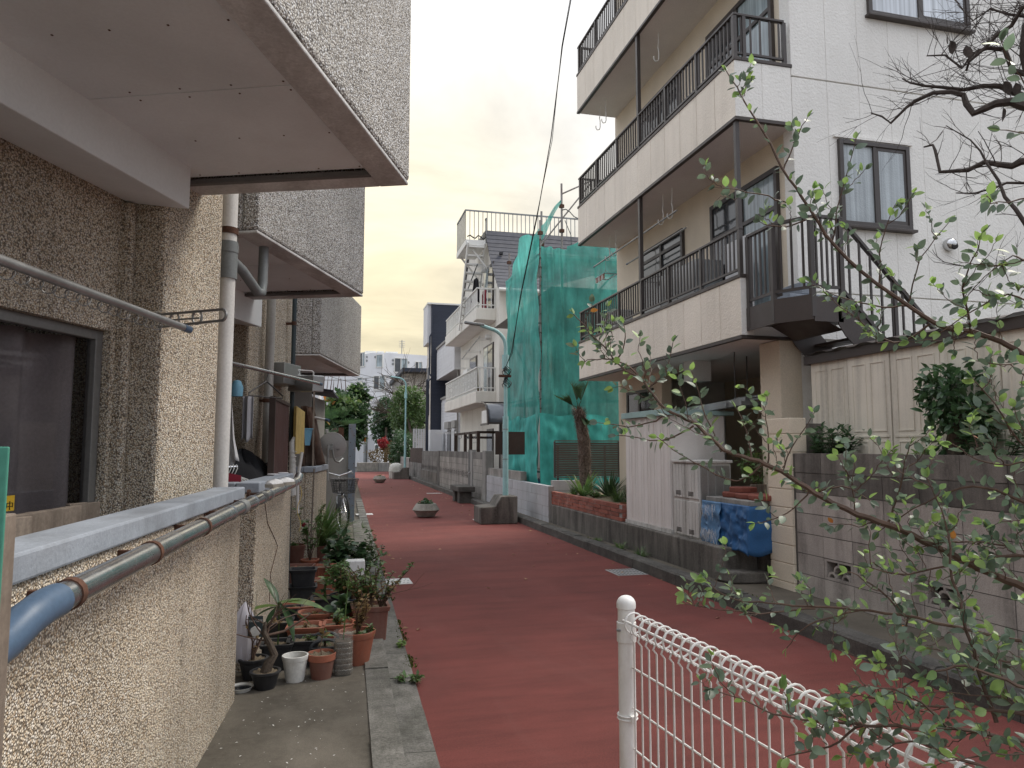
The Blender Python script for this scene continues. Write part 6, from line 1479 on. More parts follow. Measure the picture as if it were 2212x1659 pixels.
def frond(t, p, d, L, R, fold, seed, closed=.5):
    R_ = random.Random(seed); d = Vector(d).normalized(); hub = Vector(p)+d*L; b = MB(); b.tube([p, Vector(p)+d*L*.5+Vector((0, 0, .02)), hub], .008, 5)
    s = d.cross(Vector((0, 0, 1)))
    s.normalize(); n_ = s.cross(d)
    for i in range(26):
        a = (i/25-.5)*2*closed*PI; q = (d*math.cos(a)+s*math.sin(a)+n_*fold*abs(math.sin(a))).normalized(); w_ = q.cross(n_).normalized()*.013; rr = R*R_.uniform(.85, 1.05)*(1-.18*abs(a)/PI)
        m_ = hub+q*rr*.55; e = hub+q*rr+Vector((0, 0, -.06*rr)); b.poly([hub, m_-w_, e]); b.poly([hub, e, m_+w_])
    b.build('frond', M['leaf_deep'], t, norm=False)
top = P[-1]
frond(t, top, (-.9, -.3, .42), .14, .46, .5, 1, .17); frond(t, top, (.22, -.3, .9), .16, .56, .6, 2, .24); frond(t, top, (-.15, .2, 1), .16, .42, .5, 3, .2); frond(t, top+Vector((0, 0, -.06)), (.25, -.5, -.6), .06, .34, .3, 4, .14)
for i, (x, y, n, L, lb, mt, w_) in enumerate(((4.58, 12.75, 34, .62, 'broad bladed plant at the left of the palm foot', 'leaf_mid', .05), (5.0, 12.5, 60, .52, 'dark broad bladed plant at the right of the palm foot', 'leaf_deep', .05), (4.45, 12.9, 90, .26, 'fine grassy clump in the brick bed left of the palm', 'grass', .010), (4.62, 11.2, 150, .30, 'long grassy clump spilling over the brick bed', 'grass', .012), (4.55, 10.6, 80, .28, 'dark grassy clump in the brick bed next to the shed', 'leaf_deep', .013))):
    t = thing('strap_leaf_plant', lb, 'plant', (x, y, .66)); strap_leaves(t, (x, y, .65), n, L, w_, M[mt], 320+i, .8 if w_ < .03 else .35)
t = thing('leafy_shrub', 'low leafy plants around the palm foot in the brick bed', 'shrub', (4.6, 12.2, .66)); sprig(t, (4.6, 12.2, .65), .22, 1.5, 160, None, M['leaf_mid'], .045, 330, 10)
t = thing('flower_pot', 'wide orange pot rim sunk in the brick bed by the shed', 'flower pot', (4.5, 10.4, .66)); MB().lathe([(.13, 0), (.15, .06), (.16, .06), (.14, 0)], (4.5, 10.42, .64), 20).build('rim', M['terra'], t, smooth=True)
t = thing('louvre_fence', 'dark horizontal louvre fence behind the palm', 'fence', (5.2, 14.2, .9))
q0, q1 = 4.49, 5.9
sl = MB().cbox((0, 0, 0), (q1-q0-.03, .012, .040), rx=.35).mesh('slat', M['louvre'])
for i in range(15): inst('slat', sl, t, ((q0+q1)/2, 14.2, .98+.0465*i))
for x in (q0, q1): MB().box(x-.015, x+.015, 14.18, 14.22, .94, 1.67).build('side_frame', M['brown_metal'], t)
MB().box(q0, q1, 14.18, 14.22, 1.672, 1.695).build('top_rail', M['louvre'], t); MB().box(q0, q1, 14.18, 14.22, .93, .945).build('bottom_rail', M['louvre'], t)
for x in (q0+.08, q1-.3): MB().box(x-.02, x+.02, 14.225, 14.25, .5, 1.6).build('post', M['brown_metal'], t)
def block_run(name, label, x, y0, y1, z0, rows, mat_, mort_, pierce_row=None, th=.12, cap=None, bl=.4, bh=.2, axis='y', stagger=False, mat_top=None, top=None):
    t = thing(name, label, 'wall', (x, (y0+y1)/2, z0) if axis == 'y' else ((y0+y1)/2, x, z0))
    L = y1-y0; n = max(1, round(L/bl)); bl = L/n
    if axis == 'y':
        mk = lambda mm: MB().box(0, th, .004, bl-.004, .004, bh-.004).mesh('block', mm)
    else: mk = lambda mm: MB().box(.004, bl-.004, 0, th, .004, bh-.004).mesh('block', mm)
    me, mt_ = mk(mat_), mk(mat_top or mat_)
    if pierce_row is not None:
        m = MB(); m.box(0, th, .004, .04, .004, bh-.004); m.box(0, th, bl-.04, bl-.004, .004, bh-.004); m.box(0, th, .04, bl-.04, .004, .03); m.box(0, th, .04, bl-.04, bh-.03, bh-.004)
        m.ext([(0, .04, .03), (0, .085, .03), (0, bl-.04, bh-.03), (0, bl-.085, bh-.03)], (th, 0, 0)); m.ext([(0, bl-.085, .03), (0, bl-.04, .03), (0, .085, bh-.03), (0, .04, bh-.03)], (th, 0, 0))
        pmesh = m.mesh('pierced_block', mat_)
    for r in range(rows):
        for i in range(n):
            yy = y0+bl*i
            p = (x+random.uniform(-.003, .003), yy, z0+bh*r) if axis == 'y' else (yy, x, z0+bh*r)
            if r == pierce_row: inst('pierced_block', pmesh, t, p)
            else: inst('block', mt_ if (mat_top and r >= rows-1) else me, t, p)
    def mo(za, zb, dx=.004):
        if axis == 'y': MB().box(x+dx, x+th-.004, y0+.003, y1-.003, za, zb).build('mortar', mort_, t)
        else: MB().box(y0+.003, y1-.003, x+dx, x+th-.004, za, zb).build('mortar', mort_, t)
    if pierce_row is None: mo(z0, z0+bh*rows-.005)
    else:
        mo(z0, z0+bh*pierce_row); mo(z0+bh*(pierce_row+1), z0+bh*rows-.005)
        MB().box(x+th+.002, x+th+.02, y0, y1, z0+bh*pierce_row, z0+bh*(pierce_row+1)).build('backing', M['dark_void'], t)  # near-black strip painted as the shade behind the pierced row
    if cap:
        if axis == 'y': MB().box(x-.01, x+th+.01, y0, y1, z0+bh*rows, z0+bh*rows+.03).build('cap', cap, t)
    return t
block_run('block_wall', 'new pale grey block wall with a flat top below the green tarp', 4.17, 13.6, 19.3, .0, 4, M['block_new'], M['mortar_light'])
t = block_run('block_wall', 'short pale grey block return wall beside the brick bed', 13.75, 4.30, 5.15, .1, 4, M['block_new'], M['mortar_light'], axis='x')
t = block_run('block_wall', 'stained block wall with a row of pierced blocks and a narrow grey gate', 4.17, 21.9, 27.9, .02, 7, M['block_mid'], M['mortar'], pierce_row=3, mat_top=M['block_old'])
t = block_run('block_wall', 'short block wall between the narrow grey gate and the new wall', 4.175, 19.75, 21.25, .02, 7, M['block_mid'], M['mortar'], mat_top=M['block_old'])
t = block_run('block_wall', 'grimy block wall with dark pierced blocks beyond the narrow gate', 4.18, 28.3, 33.4, .0, 7, M['block_old'], M['mortar'], pierce_row=3)
t = block_run('block_wall', 'low dark block wall carrying a brown board fence', 4.2, 33.8, 39.0, .0, 4, M['block_old'], M['mortar'])
MB().box(4.12, 4.17, 28.3, 33.4, .05, .55).build('plinth', M['conc_dark'], bpy.data.objects[[o.name for o in bpy.data.objects if o.name.startswith('block_wall') and 'grimy' in o.get('label', '')][0]])
t = thing('gate_pier', 'plain grey concrete pier where the new wall begins', 'pier', (4.25, 19.5, .1)); MB().box(4.14, 4.36, 19.32, 19.74, .0, 1.46).build('pier', M['conc'], t, bevel=.01)
t = thing('gate_pier', 'slim grimy pier between the two stained block walls', 'pier', (4.25, 28.1, .1)); MB().box(4.13, 4.33, 27.92, 28.28, .0, 1.42).build('pier', M['block_old'], t, bevel=.01)
t = thing('narrow_gate', 'narrow grey metal door with a knob in the stained block wall', 'gate', (4.2, 21.6, .1)); MB().box(4.19, 4.22, 21.30, 21.86, .12, 1.46).build('leaf', M['grey_panel'], t); MB().box(4.15, 4.27, 21.26, 21.30, .05, 1.48).build('post', M['grey_panel'], t); MB().box(4.15, 4.27, 21.86, 21.9, .05, 1.48).build('post', M['grey_panel'], t)
b = MB(); b.lathe([(0, -.03), (.03, -.02), (.035, 0), (.03, .02), (0, .03)], (4.165, 21.75, .78), 10); b.build('knob', M['chrome'], t, smooth=True)
t = thing('board_fence', 'brown board fence on the low dark block wall', 'fence', (4.25, 36.5, .8))
bm_ = MB().box(0, .02, .004, .196, 0, .72).mesh('board', M['wood_dark'])
for i in range(26): inst('board', bm_, t, (4.24, 33.8+.2*i, .8))
# louvred grey fence and board sign behind the new wall
t = thing('louvre_fence', 'grey green louvre fence behind the new wall by the white house', 'fence', (4.5, 18.6, .8))
s2 = MB().cbox((0, 0, 0), (.012, 1.75, .05), ry=-.3).mesh('slat', M['siding_grey'])
for i in range(15): inst('slat', s2, t, (4.55, 18.35, .84+.055*i))
for y in (17.45, 19.25): MB().box(4.53, 4.58, y-.02, y+.02, .6, 1.68).build('post', M['louvre'], t)
MB().box(4.22, 4.36, 15.9, 19.3, .8, 1.0).build('kerb_stone', M['block_mid'], t)
# ------------------------------------------------------------------ round planters, bench, lamps
def bowl(label, p, s=1.0, seed=1, n=150):
    k_ = .53
    t = thing('street_planter', label, 'planter', (p.x, p.y, 0), 'round concrete planters on the road')
    b = MB(); b.lathe([(0, .02), (.30*s, .02), (.36*s, .035), (.50*s, .19*s), (.575*s, .235*s), (.57*s, .25*s), (.42*s, .44*s), (.385*s, .45*s), (.35*s, .43*s), (.33*s, .36*s), (0, .36*s)], (0, 0, 0), 16); b.v = [(p.x+v[0]*k_, p.y+v[1]*k_, v[2]*k_*1.28) for v in b.v]; b.build('bowl', M['planter_conc'], t, bevel=.006)
    b = MB(); b.lathe([(0, .38*s*k_*1.28), (.335*s*k_, .375*s*k_*1.28)], (p.x, p.y, 0), 16); b.build('soil', M['soil'], t)
    return t
p = at_z(920, 1117); t = bowl('nearer round concrete planter with a dome of green leaves standing on the red road', p)
crown(t, [((p.x, p.y, .28), (.16, .16, .11))], 380, .055, M['leaf_deep'], LEAF_S, name='foliage', seed=6, hollow=.2)
p = at_z(820, 1043); t = bowl('farther round concrete planter with one small sprout on the red road', p); strap_leaves(t, (p.x, p.y, .25), 14, .16, .035, M['leaf_mid'], 400, .6)
t = thing('stone_bench', 'low dark stone bench block in front of the stained block wall', 'bench', (3.75, 20.6, .0))
MB().box(3.5, 3.98, 19.9, 21.3, .32, .46).build('slab', M['kerb_dark'], t, bevel=.012)
for y in (20.0, 20.8): MB().box(3.55, 3.9, y, y+.35, .0, .318).build('support', M['kerb_dark'], t, bevel=.012)
def street_lamp(label, p, H, arm, bz, first):
    t = thing('street_lamp', label, 'street lamp', (p[0], p[1], 0))
    x, y = p
    b = MB(); b.ext([(x-.45, y-.32, 0), (x+.32, y-.32, 0), (x+.32, y-.32, .56), (x-.02, y-.32, .56), (x-.14, y-.32, .36), (x-.45, y-.32, .34)], (0, .72, 0)); b.build('base_block', M['conc_dark'], t, bevel=.02)
    px = x+.14
    P = [(px, y, .5), (px, y, 2.2), (px, y, H-.5)]; MB().tube(P[:2], .060, 14).build('lower_pole', M['pole_teal'], t, smooth=True)
    R = .42; cx_ = px-R; c = [(cx_+R*math.cos(a), y, H-.5+R*math.sin(a)*.9) for a in np.linspace(0, 1.35, 8)]
    MB().tube([(px, y, 2.2), (px, y, H-.5)]+c[1:]+[(c[-1][0]-arm, y, c[-1][2]+.07)], .040, 12).build('upper_pole', M['pole_teal'], t, smooth=True)
    MB().tube([(px, y, bz), (px, y, bz+.30)], .075, 14).build('collar', M['pole_teal'], t, smooth=True)
    b = MB(); e = Vector((c[-1][0]-arm, y, c[-1][2]+.07)); b.ext([(e.x+.08, y-.05, e.z-.02), (e.x-.16, y-.07, e.z-.01), (e.x-.34, y-.055, e.z+.02), (e.x-.34, y+.055, e.z+.02), (e.x-.16, y+.07, e.z-.01), (e.x+.08, y+.05, e.z-.02)], (0, 0, .05)); b.build('lamp_head', M['galv'], t, bevel=.012)
    return t, px
p = at_z(1078, 1133)
t, px = street_lamp('nearer pale teal street lamp on a dark concrete base by the new block wall', (3.45, 14.75), 4.18, .22, 3.2, True)
b = MB(); b.box(px-.16, px+.10, 14.66, 14.72, 3.02, 3.07); b.build('cable_bracket', M['rust'], t)
b = MB()
for i in range(5):
    a = i*1.1; b.tube([(px+.06*math.cos(k*1.3+a)+.02*i-.03, 14.68+.03*math.sin(k+a), 3.25-.055*k+.02*math.sin(a)) for k in range(9)], .009, 5)
b.build('cable_coil', M['cable'], t, smooth=True)
b = MB(); b.tube([(px, 14.75, 1.30), (px, 14.75, 1.315)], .063, 14); b.tube([(px, 14.75, 1.92), (px, 14.75, 1.94)], .063, 14); b.build('band', M['galv'], t)
MB().box(px-.34, px+.32, 14.70, 14.715, 1.42, 1.86).build('board', M['wood_dark'], t) if False else tag(MB().box(3.25+.14, 3.45+.58, 14.83, 14.845, 1.40, 1.88).build('back_board', M['wood_dark'], None), 'brown board fixed behind the nearer street lamp pole', 'board')
t, px2 = street_lamp('farther pale teal street lamp on a dark base near the white dome', (3.55, 36.3), 5.15, .5, 4.0, False)
t = thing('dome_bin', 'weathered white dome shaped bin behind the farther street lamp', 'bin', (3.45, 37.3, 0))
cxd, cyd = 3.32, 37.0; kd = .47; DV = lambda b: setattr(b, 'v', [(cxd+(v[0]-cxd)*kd, cyd+(v[1]-cyd)*kd, v[2]*kd) for v in b.v])
b = MB(); b.lathe([(0, .0), (.70, .0), (.74, .1), (.76, .72), (.80, .74), (.80, .80), (.76, .82)], (cxd, cyd, 0), 24, .3); DV(b); b.build('tub', M['frp'], t, smooth=True)
b = MB(); b.lathe([(.76, .825), (.75, 1.1), (.66, 1.38), (.48, 1.55), (.22, 1.63), (0, 1.65)], (cxd, cyd, 0), 24, .3); DV(b); b.build('dome', M['frp'], t, smooth=True)
b = MB().box(cxd-.6, cxd+.6, cyd-.83, cyd-.80, .71, .84); DV(b); b.build('lip', M['frp'], t, bevel=.006)
b = MB(); b.bar((3.72, 36.8, .2), (3.72, 36.8, 1.3), .06, .04); tag(b.build('yellow_post', M['yellow_old'], None), 'faded yellow post beside the white dome bin', 'post')
# end of the lane: long concrete trough, hoarding, gate pillar
t = thing('concrete_trough', 'long pale concrete planter trough closing the end of the red road', 'planter', (2.8, 48.0, 0))
q0, q1 = at_z(772, 1019), at_z(842, 1018); 
for a, c in ((q0.x, (q0.x+q1.x)/2+.3), ((q0.x+q1.x)/2+.32, q1.x)): MB().box(a, c, 48.2, 48.9, 0, .56).build('trough', M['planter_conc'] if a == q0.x else M['conc'], t, bevel=.02)
def foliage_thing(name, label, cat, c, blobs, n, size, mat_, seed, trunk=None, hollow=.5):
    t = thing(name, label, cat, c)
    if trunk: MB().tube(trunk[0], trunk[1], 8).build('trunk', M['bark'], t, smooth=True)
    crown(t, blobs, n, size, M[mat_], LEAF_Q, seed=seed, hollow=hollow, name='crown'); return t
def B(px_, py_, D, rx, rz, ry=None): q = at_d(px_, py_, D); s = D/1560; return ((q.x, q.y, q.z), (rx*s, (ry or rx)*s, rz*s))
foliage_thing('shrub', 'small bright red shrub above the concrete trough', 'shrub', at_d(825, 985, 50), [B(828, 957, 50, 10, 11)], 300, .16, 'leaf_red', 21)
foliage_thing('shrub', 'brownish twiggy hedge behind the concrete trough', 'shrub', at_d(830, 1000, 50), [B(823, 985, 50, 30, 16), B(850, 975, 50, 24, 20)], 1300, .14, 'leaf_dry', 22)
q = at_d(833, 1000, 52)
foliage_thing('tree', 'rounded dark clipped tree left of the farther street lamp', 'tree', (q.x, q.y, 0), [B(835, 895, 53, 26, 36), B(822, 925, 53, 20, 34), B(848, 930, 53, 24, 42)], 4200, .22, 'leaf_deep', 23, ([(q.x, q.y, 0), (q.x, q.y, 3)], [.14, .08]))
q = at_d(890, 1000, 46)
foliage_thing('tree', 'taller loose green tree behind the farther street lamp', 'tree', (q.x, q.y, 0), [B(872, 890, 47, 30, 42), B(895, 900, 47, 26, 40), B(880, 855, 47, 28, 22), B(905, 880, 47, 20, 30)], 4200, .19, 'leaf_mid', 24, ([(q.x, q.y, 0), (q.x+.1, q.y, 1.6), (q.x-.3, q.y, 3.4)], [.16, .12, .06]))
foliage_thing('shrub', 'dark feathery hedge below the loose green tree', 'shrub', at_d(870, 1000, 44), [B(872, 965, 44, 26, 34), B(862, 985, 44, 18, 22)], 2400, .16, 'leaf_deep', 25)
# bare tree
q = at_d(880, 1000, 50); t = thing('bare_tree', 'pale leafless tree with pollarded limbs in front of the tiled house', 'tree', (q.x, q.y, 0)); R_ = random.Random(12); b = MB()
s = 50/1560; top = Vector((at_d(877, 868, 50)))
b.tube([(q.x, q.y, 0), (q.x, q.y, 2.5), tuple(top)], [.2, .17, .13], 8); b.build('trunk', M['bark'], t, smooth=True)
b = MB()
for ex, ey in ((850, 850), (868, 828), (893, 838), (905, 850), (860, 880), (900, 868), (842, 895)):
    e = Vector(at_d(ex, ey, 50+R_.uniform(-1, 1))); b.tube([top-Vector((0, 0, R_.uniform(0, .6))), top.lerp(e, .5)+Vector((0, 0, .1)), e], [.10, .075, .06], 6)
    for _ in range(15): limbs(b, e+rv(.05), ((ex-876)/40+R_.uniform(-.6, .6), R_.uniform(-.6, .6), R_.uniform(-.5, 1.1)), R_.uniform(.6, 1.9), .022, 1, R_, .5, .05, 4, (1, 3))
b.build('limbs', M['bark'], t, smooth=True)
# big broadleaf tree on the left beyond the gate panel
t = thing('tree', 'big dark leaved tree with some autumn leaves above the grey gate panel', 'tree', (-.6, 19.5, .1))
MB().tube([(-.6, 19.5, .1), (-.55, 19.5, 1.5), (-.3, 19.4, 2.8)], [.12, .1, .05], 8).build('trunk', M['bark'], t, smooth=True)
crown(t, [B(735, 905, 19, 34, 40), B(760, 915, 19, 32, 45), B(715, 935, 18.5, 24, 40), B(770, 870, 19.5, 24, 28), B(778, 845, 19.5, 14, 16), B(740, 870, 19, 26, 24)], 5200, .125, M['leaf_deep'], LEAF_S, name='crown', seed=31, hollow=.45)
crown(t, [B(735, 872, 18.6, 36, 16), B(770, 850, 19.4, 18, 18)], 420, .12, M['leaf_mid'], LEAF_S, name='young_leaves', seed=32, hollow=.8); crown(t, [B(722, 858, 18.4, 22, 12), B(785, 938, 19, 6, 12)], 16, .13, M['leaf_rust'], LEAF_S, name='autumn_leaves', seed=33, hollow=.7)
t = thing('fan_palm', 'fan palm fronds showing in front of the big dark tree', 'palm', (-.7, 17.4, .1)); q = Vector(at_d(722, 925, 17.2)); MB().tube([(q.x, q.y, .1), tuple(q)], .06, 8).build('trunk', M['palm_fibre'], t, smooth=True)
for i in range(7): frond(t, q, (math.cos(i*.9), -.5+.3*math.sin(i*2), .3+.5*math.sin(i)), .3, .55, .3, 500+i, .45)
# old vine stems / bare stakes behind
t = thing('vine_stems', 'tangle of thin reddish climbing stems above the dark tree', 'vine', (-.5, 22, 2.5)); b = MB(); R_ = random.Random(8)
for i in range(7):
    x = 702+i*7+R_.uniform(-2, 2); b.tube([at_d(x+R_.uniform(-4, 4), 880, 22), at_d(x+R_.uniform(-4, 4), 845, 22), at_d(x+R_.uniform(-5, 5), 800+R_.uniform(0, 24), 22)], [.02, .014, .005], 4)
b.build('stems', M['rust'], t, smooth=True)

# ------------------------------------------------------------------ far pale apartment building
t = thing('apartment_block', 'pale blue grey four storey apartment building closing the end of the street', 'apartment building', (6, 84, 0))
def at_far(x, y): return at_y(x, y, 80)
c0, c1 = at_y(700, 760, 80), at_y(912, 760, 80)
k0, k1 = at_y(806, 800, 78).x, at_y(843, 800, 80).x
H = at_y(812, 762, 78.5).z
# body with a shallow projecting corner bay
b = MB(); b.ext([(-8, 84, -.02), (k0-2.0, 82, -.02), (k0-.2, 78.6, -.02), (k0+.9, 78, -.02), (k0+4, 78.8, -.02), (24, 84, -.02), (24, 98, -.02), (-8, 98, -.02)], (0, 0, H)); b.build('wall', M['wall_pale'], t)
PT = [(-8, 84), (k0-2.0, 82), (k0-.2, 78.6), (k0+.9, 78), (k0+4, 78.8), (24, 84)]
def face_at(px_):
    """point and direction of the facade behind a picture column"""
    d = ray(px_, 900)
    for a, c in zip(PT, PT[1:]):
        A2, C2 = Vector((a[0], a[1])), Vector((c[0], c[1])); e = C2-A2; n = Vector((e.y, -e.x)); k = A2.dot(n)/(d.x*n.x+d.y*n.y) if abs(d.x*n.x+d.y*n.y) > 1e-6 else -1
        P = Vector((d.x*k, d.y*k)); f = (P-A2).dot(e)/e.length_squared
        if k > 0 and -.001 <= f <= 1.001: return P, e.normalized(), n.normalized()
    return None
def far_window(x0, x1, y0, y1, split=False, mt='glass_pale'):
    r = face_at((x0+x1)/2)
    if r is None: return
    P, e, n = r
    if n.y > 0: n = -n
    D = P.length; pz0 = EYE+(967-y1)/1566*D*1.03; pz1 = EYE+(967-y0)/1566*D*1.03
    vis = abs(Vector((Rv.x, Rv.y)).dot(e)); w = (x1-x0)/1560*D/max(.35, vis)
    fx = lambda u, o, zz: (P.x+e.x*u+n.x*o, P.y+e.y*u+n.y*o, zz)
    T = lambda p: Vector(fx(p[0], p[1], p[2]))
    f = MB(T); fw = .10
    f.box(-w/2, w/2, -.1, .07, pz0-.12, pz0); f.box(-w/2, w/2, -.1, .06, pz1, pz1+.08); f.box(-w/2-.08, -w/2, -.1, .06, pz0-.1, pz1+.08); f.box(w/2, w/2+.08, -.1, .06, pz0-.1, pz1+.08)
    if split: f.box(-.05, .05, -.1, .05, pz0, pz1)
    wo = f.build('window', M['white_metal'], t)
    g_ = MB(T)
    if split: MB(T).box(-w/2, -.05, -.05, .012, pz0, pz1).build('pane', M['glass_dark'], wo); MB(T).box(.05, w/2, -.05, .02, pz0, pz1).build('pane', M[mt], wo)
    else: MB(T).box(-w/2, w/2, -.05, .015, pz0, pz1).build('pane', M[mt], wo)
def fz(x, y): return 675+x*.2116, 702+y*.2116         # closer crop -> picture units
for x0, x1, y0, y1, s, mt in ((475, 530, 330, 458, True, 'glass_pale'), (645, 705, 345, 460, False, 'glass_pale'), (838, 952, 378, 510, True, 'glass_pale'), (1048, 1105, 410, 490, True, 'glass_pale'), (450, 508, 575, 600, False, 'glass_pale'), (622, 732, 555, 680, True, 'glass_pale'), (780, 806, 615, 655, False, 'glass_dark'), (888, 918, 628, 668, False, 'glass_dark'), (500, 540, 782, 892, False, 'glass_dark'), (672, 730, 785, 892, False, 'glass_dark'), (776, 796, 830, 870, False, 'glass_dark'), (680, 736, 1010, 1070, False, 'glass_pale'), (598, 682, 1235, 1285, True, 'glass_dark'), (450, 528, 1232, 1284, True, 'glass_dark')):
    a, c = fz(x0, y0); e, h = fz(x1, y1); far_window(a, e, c, h, s, mt)
# joints of the render, round vents, roof kit
def far_strip(x, y, r=.14):
    rr = face_at(x)
    if rr is None: return
    P, e, n = rr; n = -n if n.y > 0 else n; D = P.length; zz = EYE+(967-y)/1566*D*1.03
    b = MB(); b.lathe([(0, .06), (r*.8, .06), (r, .02), (r, 0)], (0, 0, 0), 10); b.v = [(P.x+e.x*v[0]+n.x*v[2], P.y+e.y*v[0]+n.y*v[2], zz+v[1]) for v in b.v]; b.build('vent', M['galv'], t)
for x, y in ((546, 366), (546, 404), (813, 393), (813, 431), (541, 592), (541, 630), (527, 1045), (527, 1085), (632, 366), (972, 414)): far_strip(*fz(x, y))
b = MB(); P3 = PT
for (a, c) in zip(P3, P3[1:]):
    for zz in (H-2.7, H-5.5, H-8.3): b.bar((a[0], a[1]-.012, zz), (c[0], c[1]-.012, zz), .03, .05)
b.build('joint_line', M['conc'], t)
for x0, x1, y0 in ((533, 640, 272), (650, 720, 276), (738, 860, 292)):
    a = at_y(fz(x0, 0)[0], 800, 82); c = at_y(fz(x1, 0)[0], 800, 82); MB().box(a.x, c.x, 81, 83, H-.05, H+.5).build('roof_unit', M['white_metal'], t)
q = at_y(868, 760, 82); b = MB(); b.tube([(q.x, 82, H-.1), (q.x, 82, H+2.0)], .05, 5)
for i in range(4): b.tube([(q.x-.35, 82, H+1.2+.22*i), (q.x+.35, 82, H+1.2+.22*i)], .025, 4)
tag(b.build('antenna', M['galv'], None), 'thin television aerial on the roof of the pale far building', 'aerial')
# white hoarding and pole at the cross street
t = thing('hoarding', 'pale blue ribbed hoarding across the far street', 'fence', (1.2, 59, 0))
for i in range(11): MB().box(-3.2+.62*i, -2.6+.62*i, 60, 60.05, 0, 2.6).build('panel', M['wall_pale'], t); 
for i in range(6): MB().bar((-3.2+1.24*i, 59.95, 0), (-3.2+1.24*i, 59.95, 2.7), .07, .05).build('post', M['galv'], t)
b = MB(); q = at_y(789, 1000, 57); b.tube([(q.x, 57, 0), (q.x, 57, 4.6)], [.15, .13], 10); tag(b.build('utility_pole', M['galv'], None, smooth=True), 'slim pale utility pole standing before the far building', 'utility pole')
b = MB(); R_ = random.Random(6)
for i, (y0, y1) in enumerate(((795, 824), (806, 832), (825, 838), (858, 872), (868, 880), (888, 892), (897, 905), (902, 915))):
    a, c = Vector(at_d(660, y0-30, 58)), Vector(at_d(905, y1+4, 62)); b.tube([a.lerp(c, f)+Vector((0, 0, -.5*math.sin(PI*f))) for f in np.linspace(0, 1, 9)], .016, 4)
a, c = Vector(at_d(792, 880, 57)), Vector(at_d(812, 845, 60)); b.tube([a, c], .02, 4)
tag(b.build('power_lines', M['cable'], None), 'thin black power lines crossing in front of the pale far building', 'wires')
# ------------------------------------------------------------------ brick tile house
t = thing('tiled_house', 'grey cream house with narrow wall tiles and a flat projecting eave', 'house', (8.4, 57, 0))
hx0 = at_y(872, 900, 55).x; hx1 = hx0+6; hz = at_y(890, 806, 55).z
MB().box(hx0, hx1, 55.02, 66, 0, hz).build('wall', M['mortar_light'], t)
tile = MB().box(0, .74, 0, .02, 0, .115).mesh('wall_tile', M['tile_cream'])
b = MB()
nr = int(hz/.14)
for r in range(nr):
    for i in range(8):
        b.box(hx0+.75*i+(.37 if r % 2 else 0), hx0+.75*i+.72+(.37 if r % 2 else 0), 55.0, 55.02, r*.14, r*.14+.118)
x_ = b.build('wall_tiles', M['tile_cream'], t); x_['kind'] = 'stuff'
MB().box(hx0-.25, hx1, 53.9, 66, hz, hz+.28).build('roof', M['siding_navy'], t)
for x0, x1, z0, z1 in ((hx0+.5, hx0+.95, hz-3.2, hz-2.5), (hx0+2.2, hx0+3.6, hz-3.9, hz-1.0), (hx0+.9, hx0+2.6, 3.2, 4.6)):
    w = MB().box(x0, x1, 54.95, 54.99, z0, z1).build('window', M['siding_navy'], t); MB().box(x0+.08, x1-.08, 54.93, 54.949, z0+.08, z1-.08).build('pane', M['glass_dark'], w)
MB().box(hx0-.1, hx1, 54.2, 54.9, hz-3.6, hz-3.45).build('eave', M['siding_navy'], t)
t = thing('lattice_fence', 'white tile and lattice fence in front of the tiled house', 'fence', (7, 42, 0))
for i in range(12): MB().box(4.6+.14*i, 4.70+.14*i, 41, 41.04, .6, 2.6).build('slat', M['siding_white'], t)
t = thing('gate_pillar', 'small cream gate pillar with a number plate at the far end of the lane', 'pillar', (4.1, 46, 0)); MB().box(3.95, 4.35, 45.6, 46, 0, 1.85).build('pillar', M['tile_cream'], t, bevel=.01); MB().box(4.05, 4.2, 45.585, 45.598, 1.35, 1.55).build('plate', M['black'], t); MB().box(4.36, 4.46, 45.7, 45.8, 0, 1.7).build('gate_edge', M['brown_metal'], t)
block_run('block_wall', 'distant pale block wall running up to the small gate pillar', 4.2, 39.2, 45.5, 0, 5, M['block_mid'], M['mortar'])
# ------------------------------------------------------------------ navy house
t = thing('navy_house', 'narrow tall house clad in dark navy siding with a wood toned street face', 'house', (6.2, 38, 0))
nx, ny, nz = 4.85, 36.6, 8.9
MB().box(nx+.17, 9, ny+.02, 38.2, 0, nz-.05).build('wall', M['siding_navy'], t)
sd_ = MB().box(.13, 4.15, 0, .018, 0, .172).mesh('siding_board', M['siding_navy'])
for i in range(50): inst('siding_board', sd_, t, (nx, ny, .1+.176*i))
sw_ = MB().box(.13, .148, 0, 1.5, 0, .40).mesh('cladding_board', M['tile_cream'])
for i in range(15): inst('cladding_board', sw_, t, (nx-.002, ny+.05, 2.2+.405*i) if 2.2+.405*i < 6.2 else (nx+.004, ny+.05, 2.2+.405*i-.0))
MB().box(nx+.11, nx+.13, ny+.03, 38.15, .1, 2.18).build('lower_cladding', M['siding_navy'], t)
MB().box(nx-.06, nx+.128, ny+.1, 38.3, 6.9, nz).build('upper_bay', M['siding_white'], t); MB().box(nx-.08, 9.1, ny-.04, 38.35, nz, nz+.08).build('roof_edge', M['white_metal'], t)
for zz in (3.2, 4.6): MB().box(nx+.10, nx+.125, ny+.5, ny+1.2, zz, zz+1.1).build('window', M['siding_navy'], t)
b = MB(); b.tube([(nx+.15, ny-.05, 9.0-.4), (nx+.15, ny-.05, 7.4), (nx+.05, ny-.06, 7.2), (nx+.05, ny-.06, 5.3), (nx+.17, ny-.06, 5.1), (nx+.0, ny-.06, 4.9), (nx-.03, ny-.06, .2)], .045, 6); b.build('downpipe', M['siding_navy'], t, smooth=True)
MB().box(nx-.12, nx-.03, ny-.1, ny-.02, .2, 5.0).build('pipe', M['siding_navy'], t)
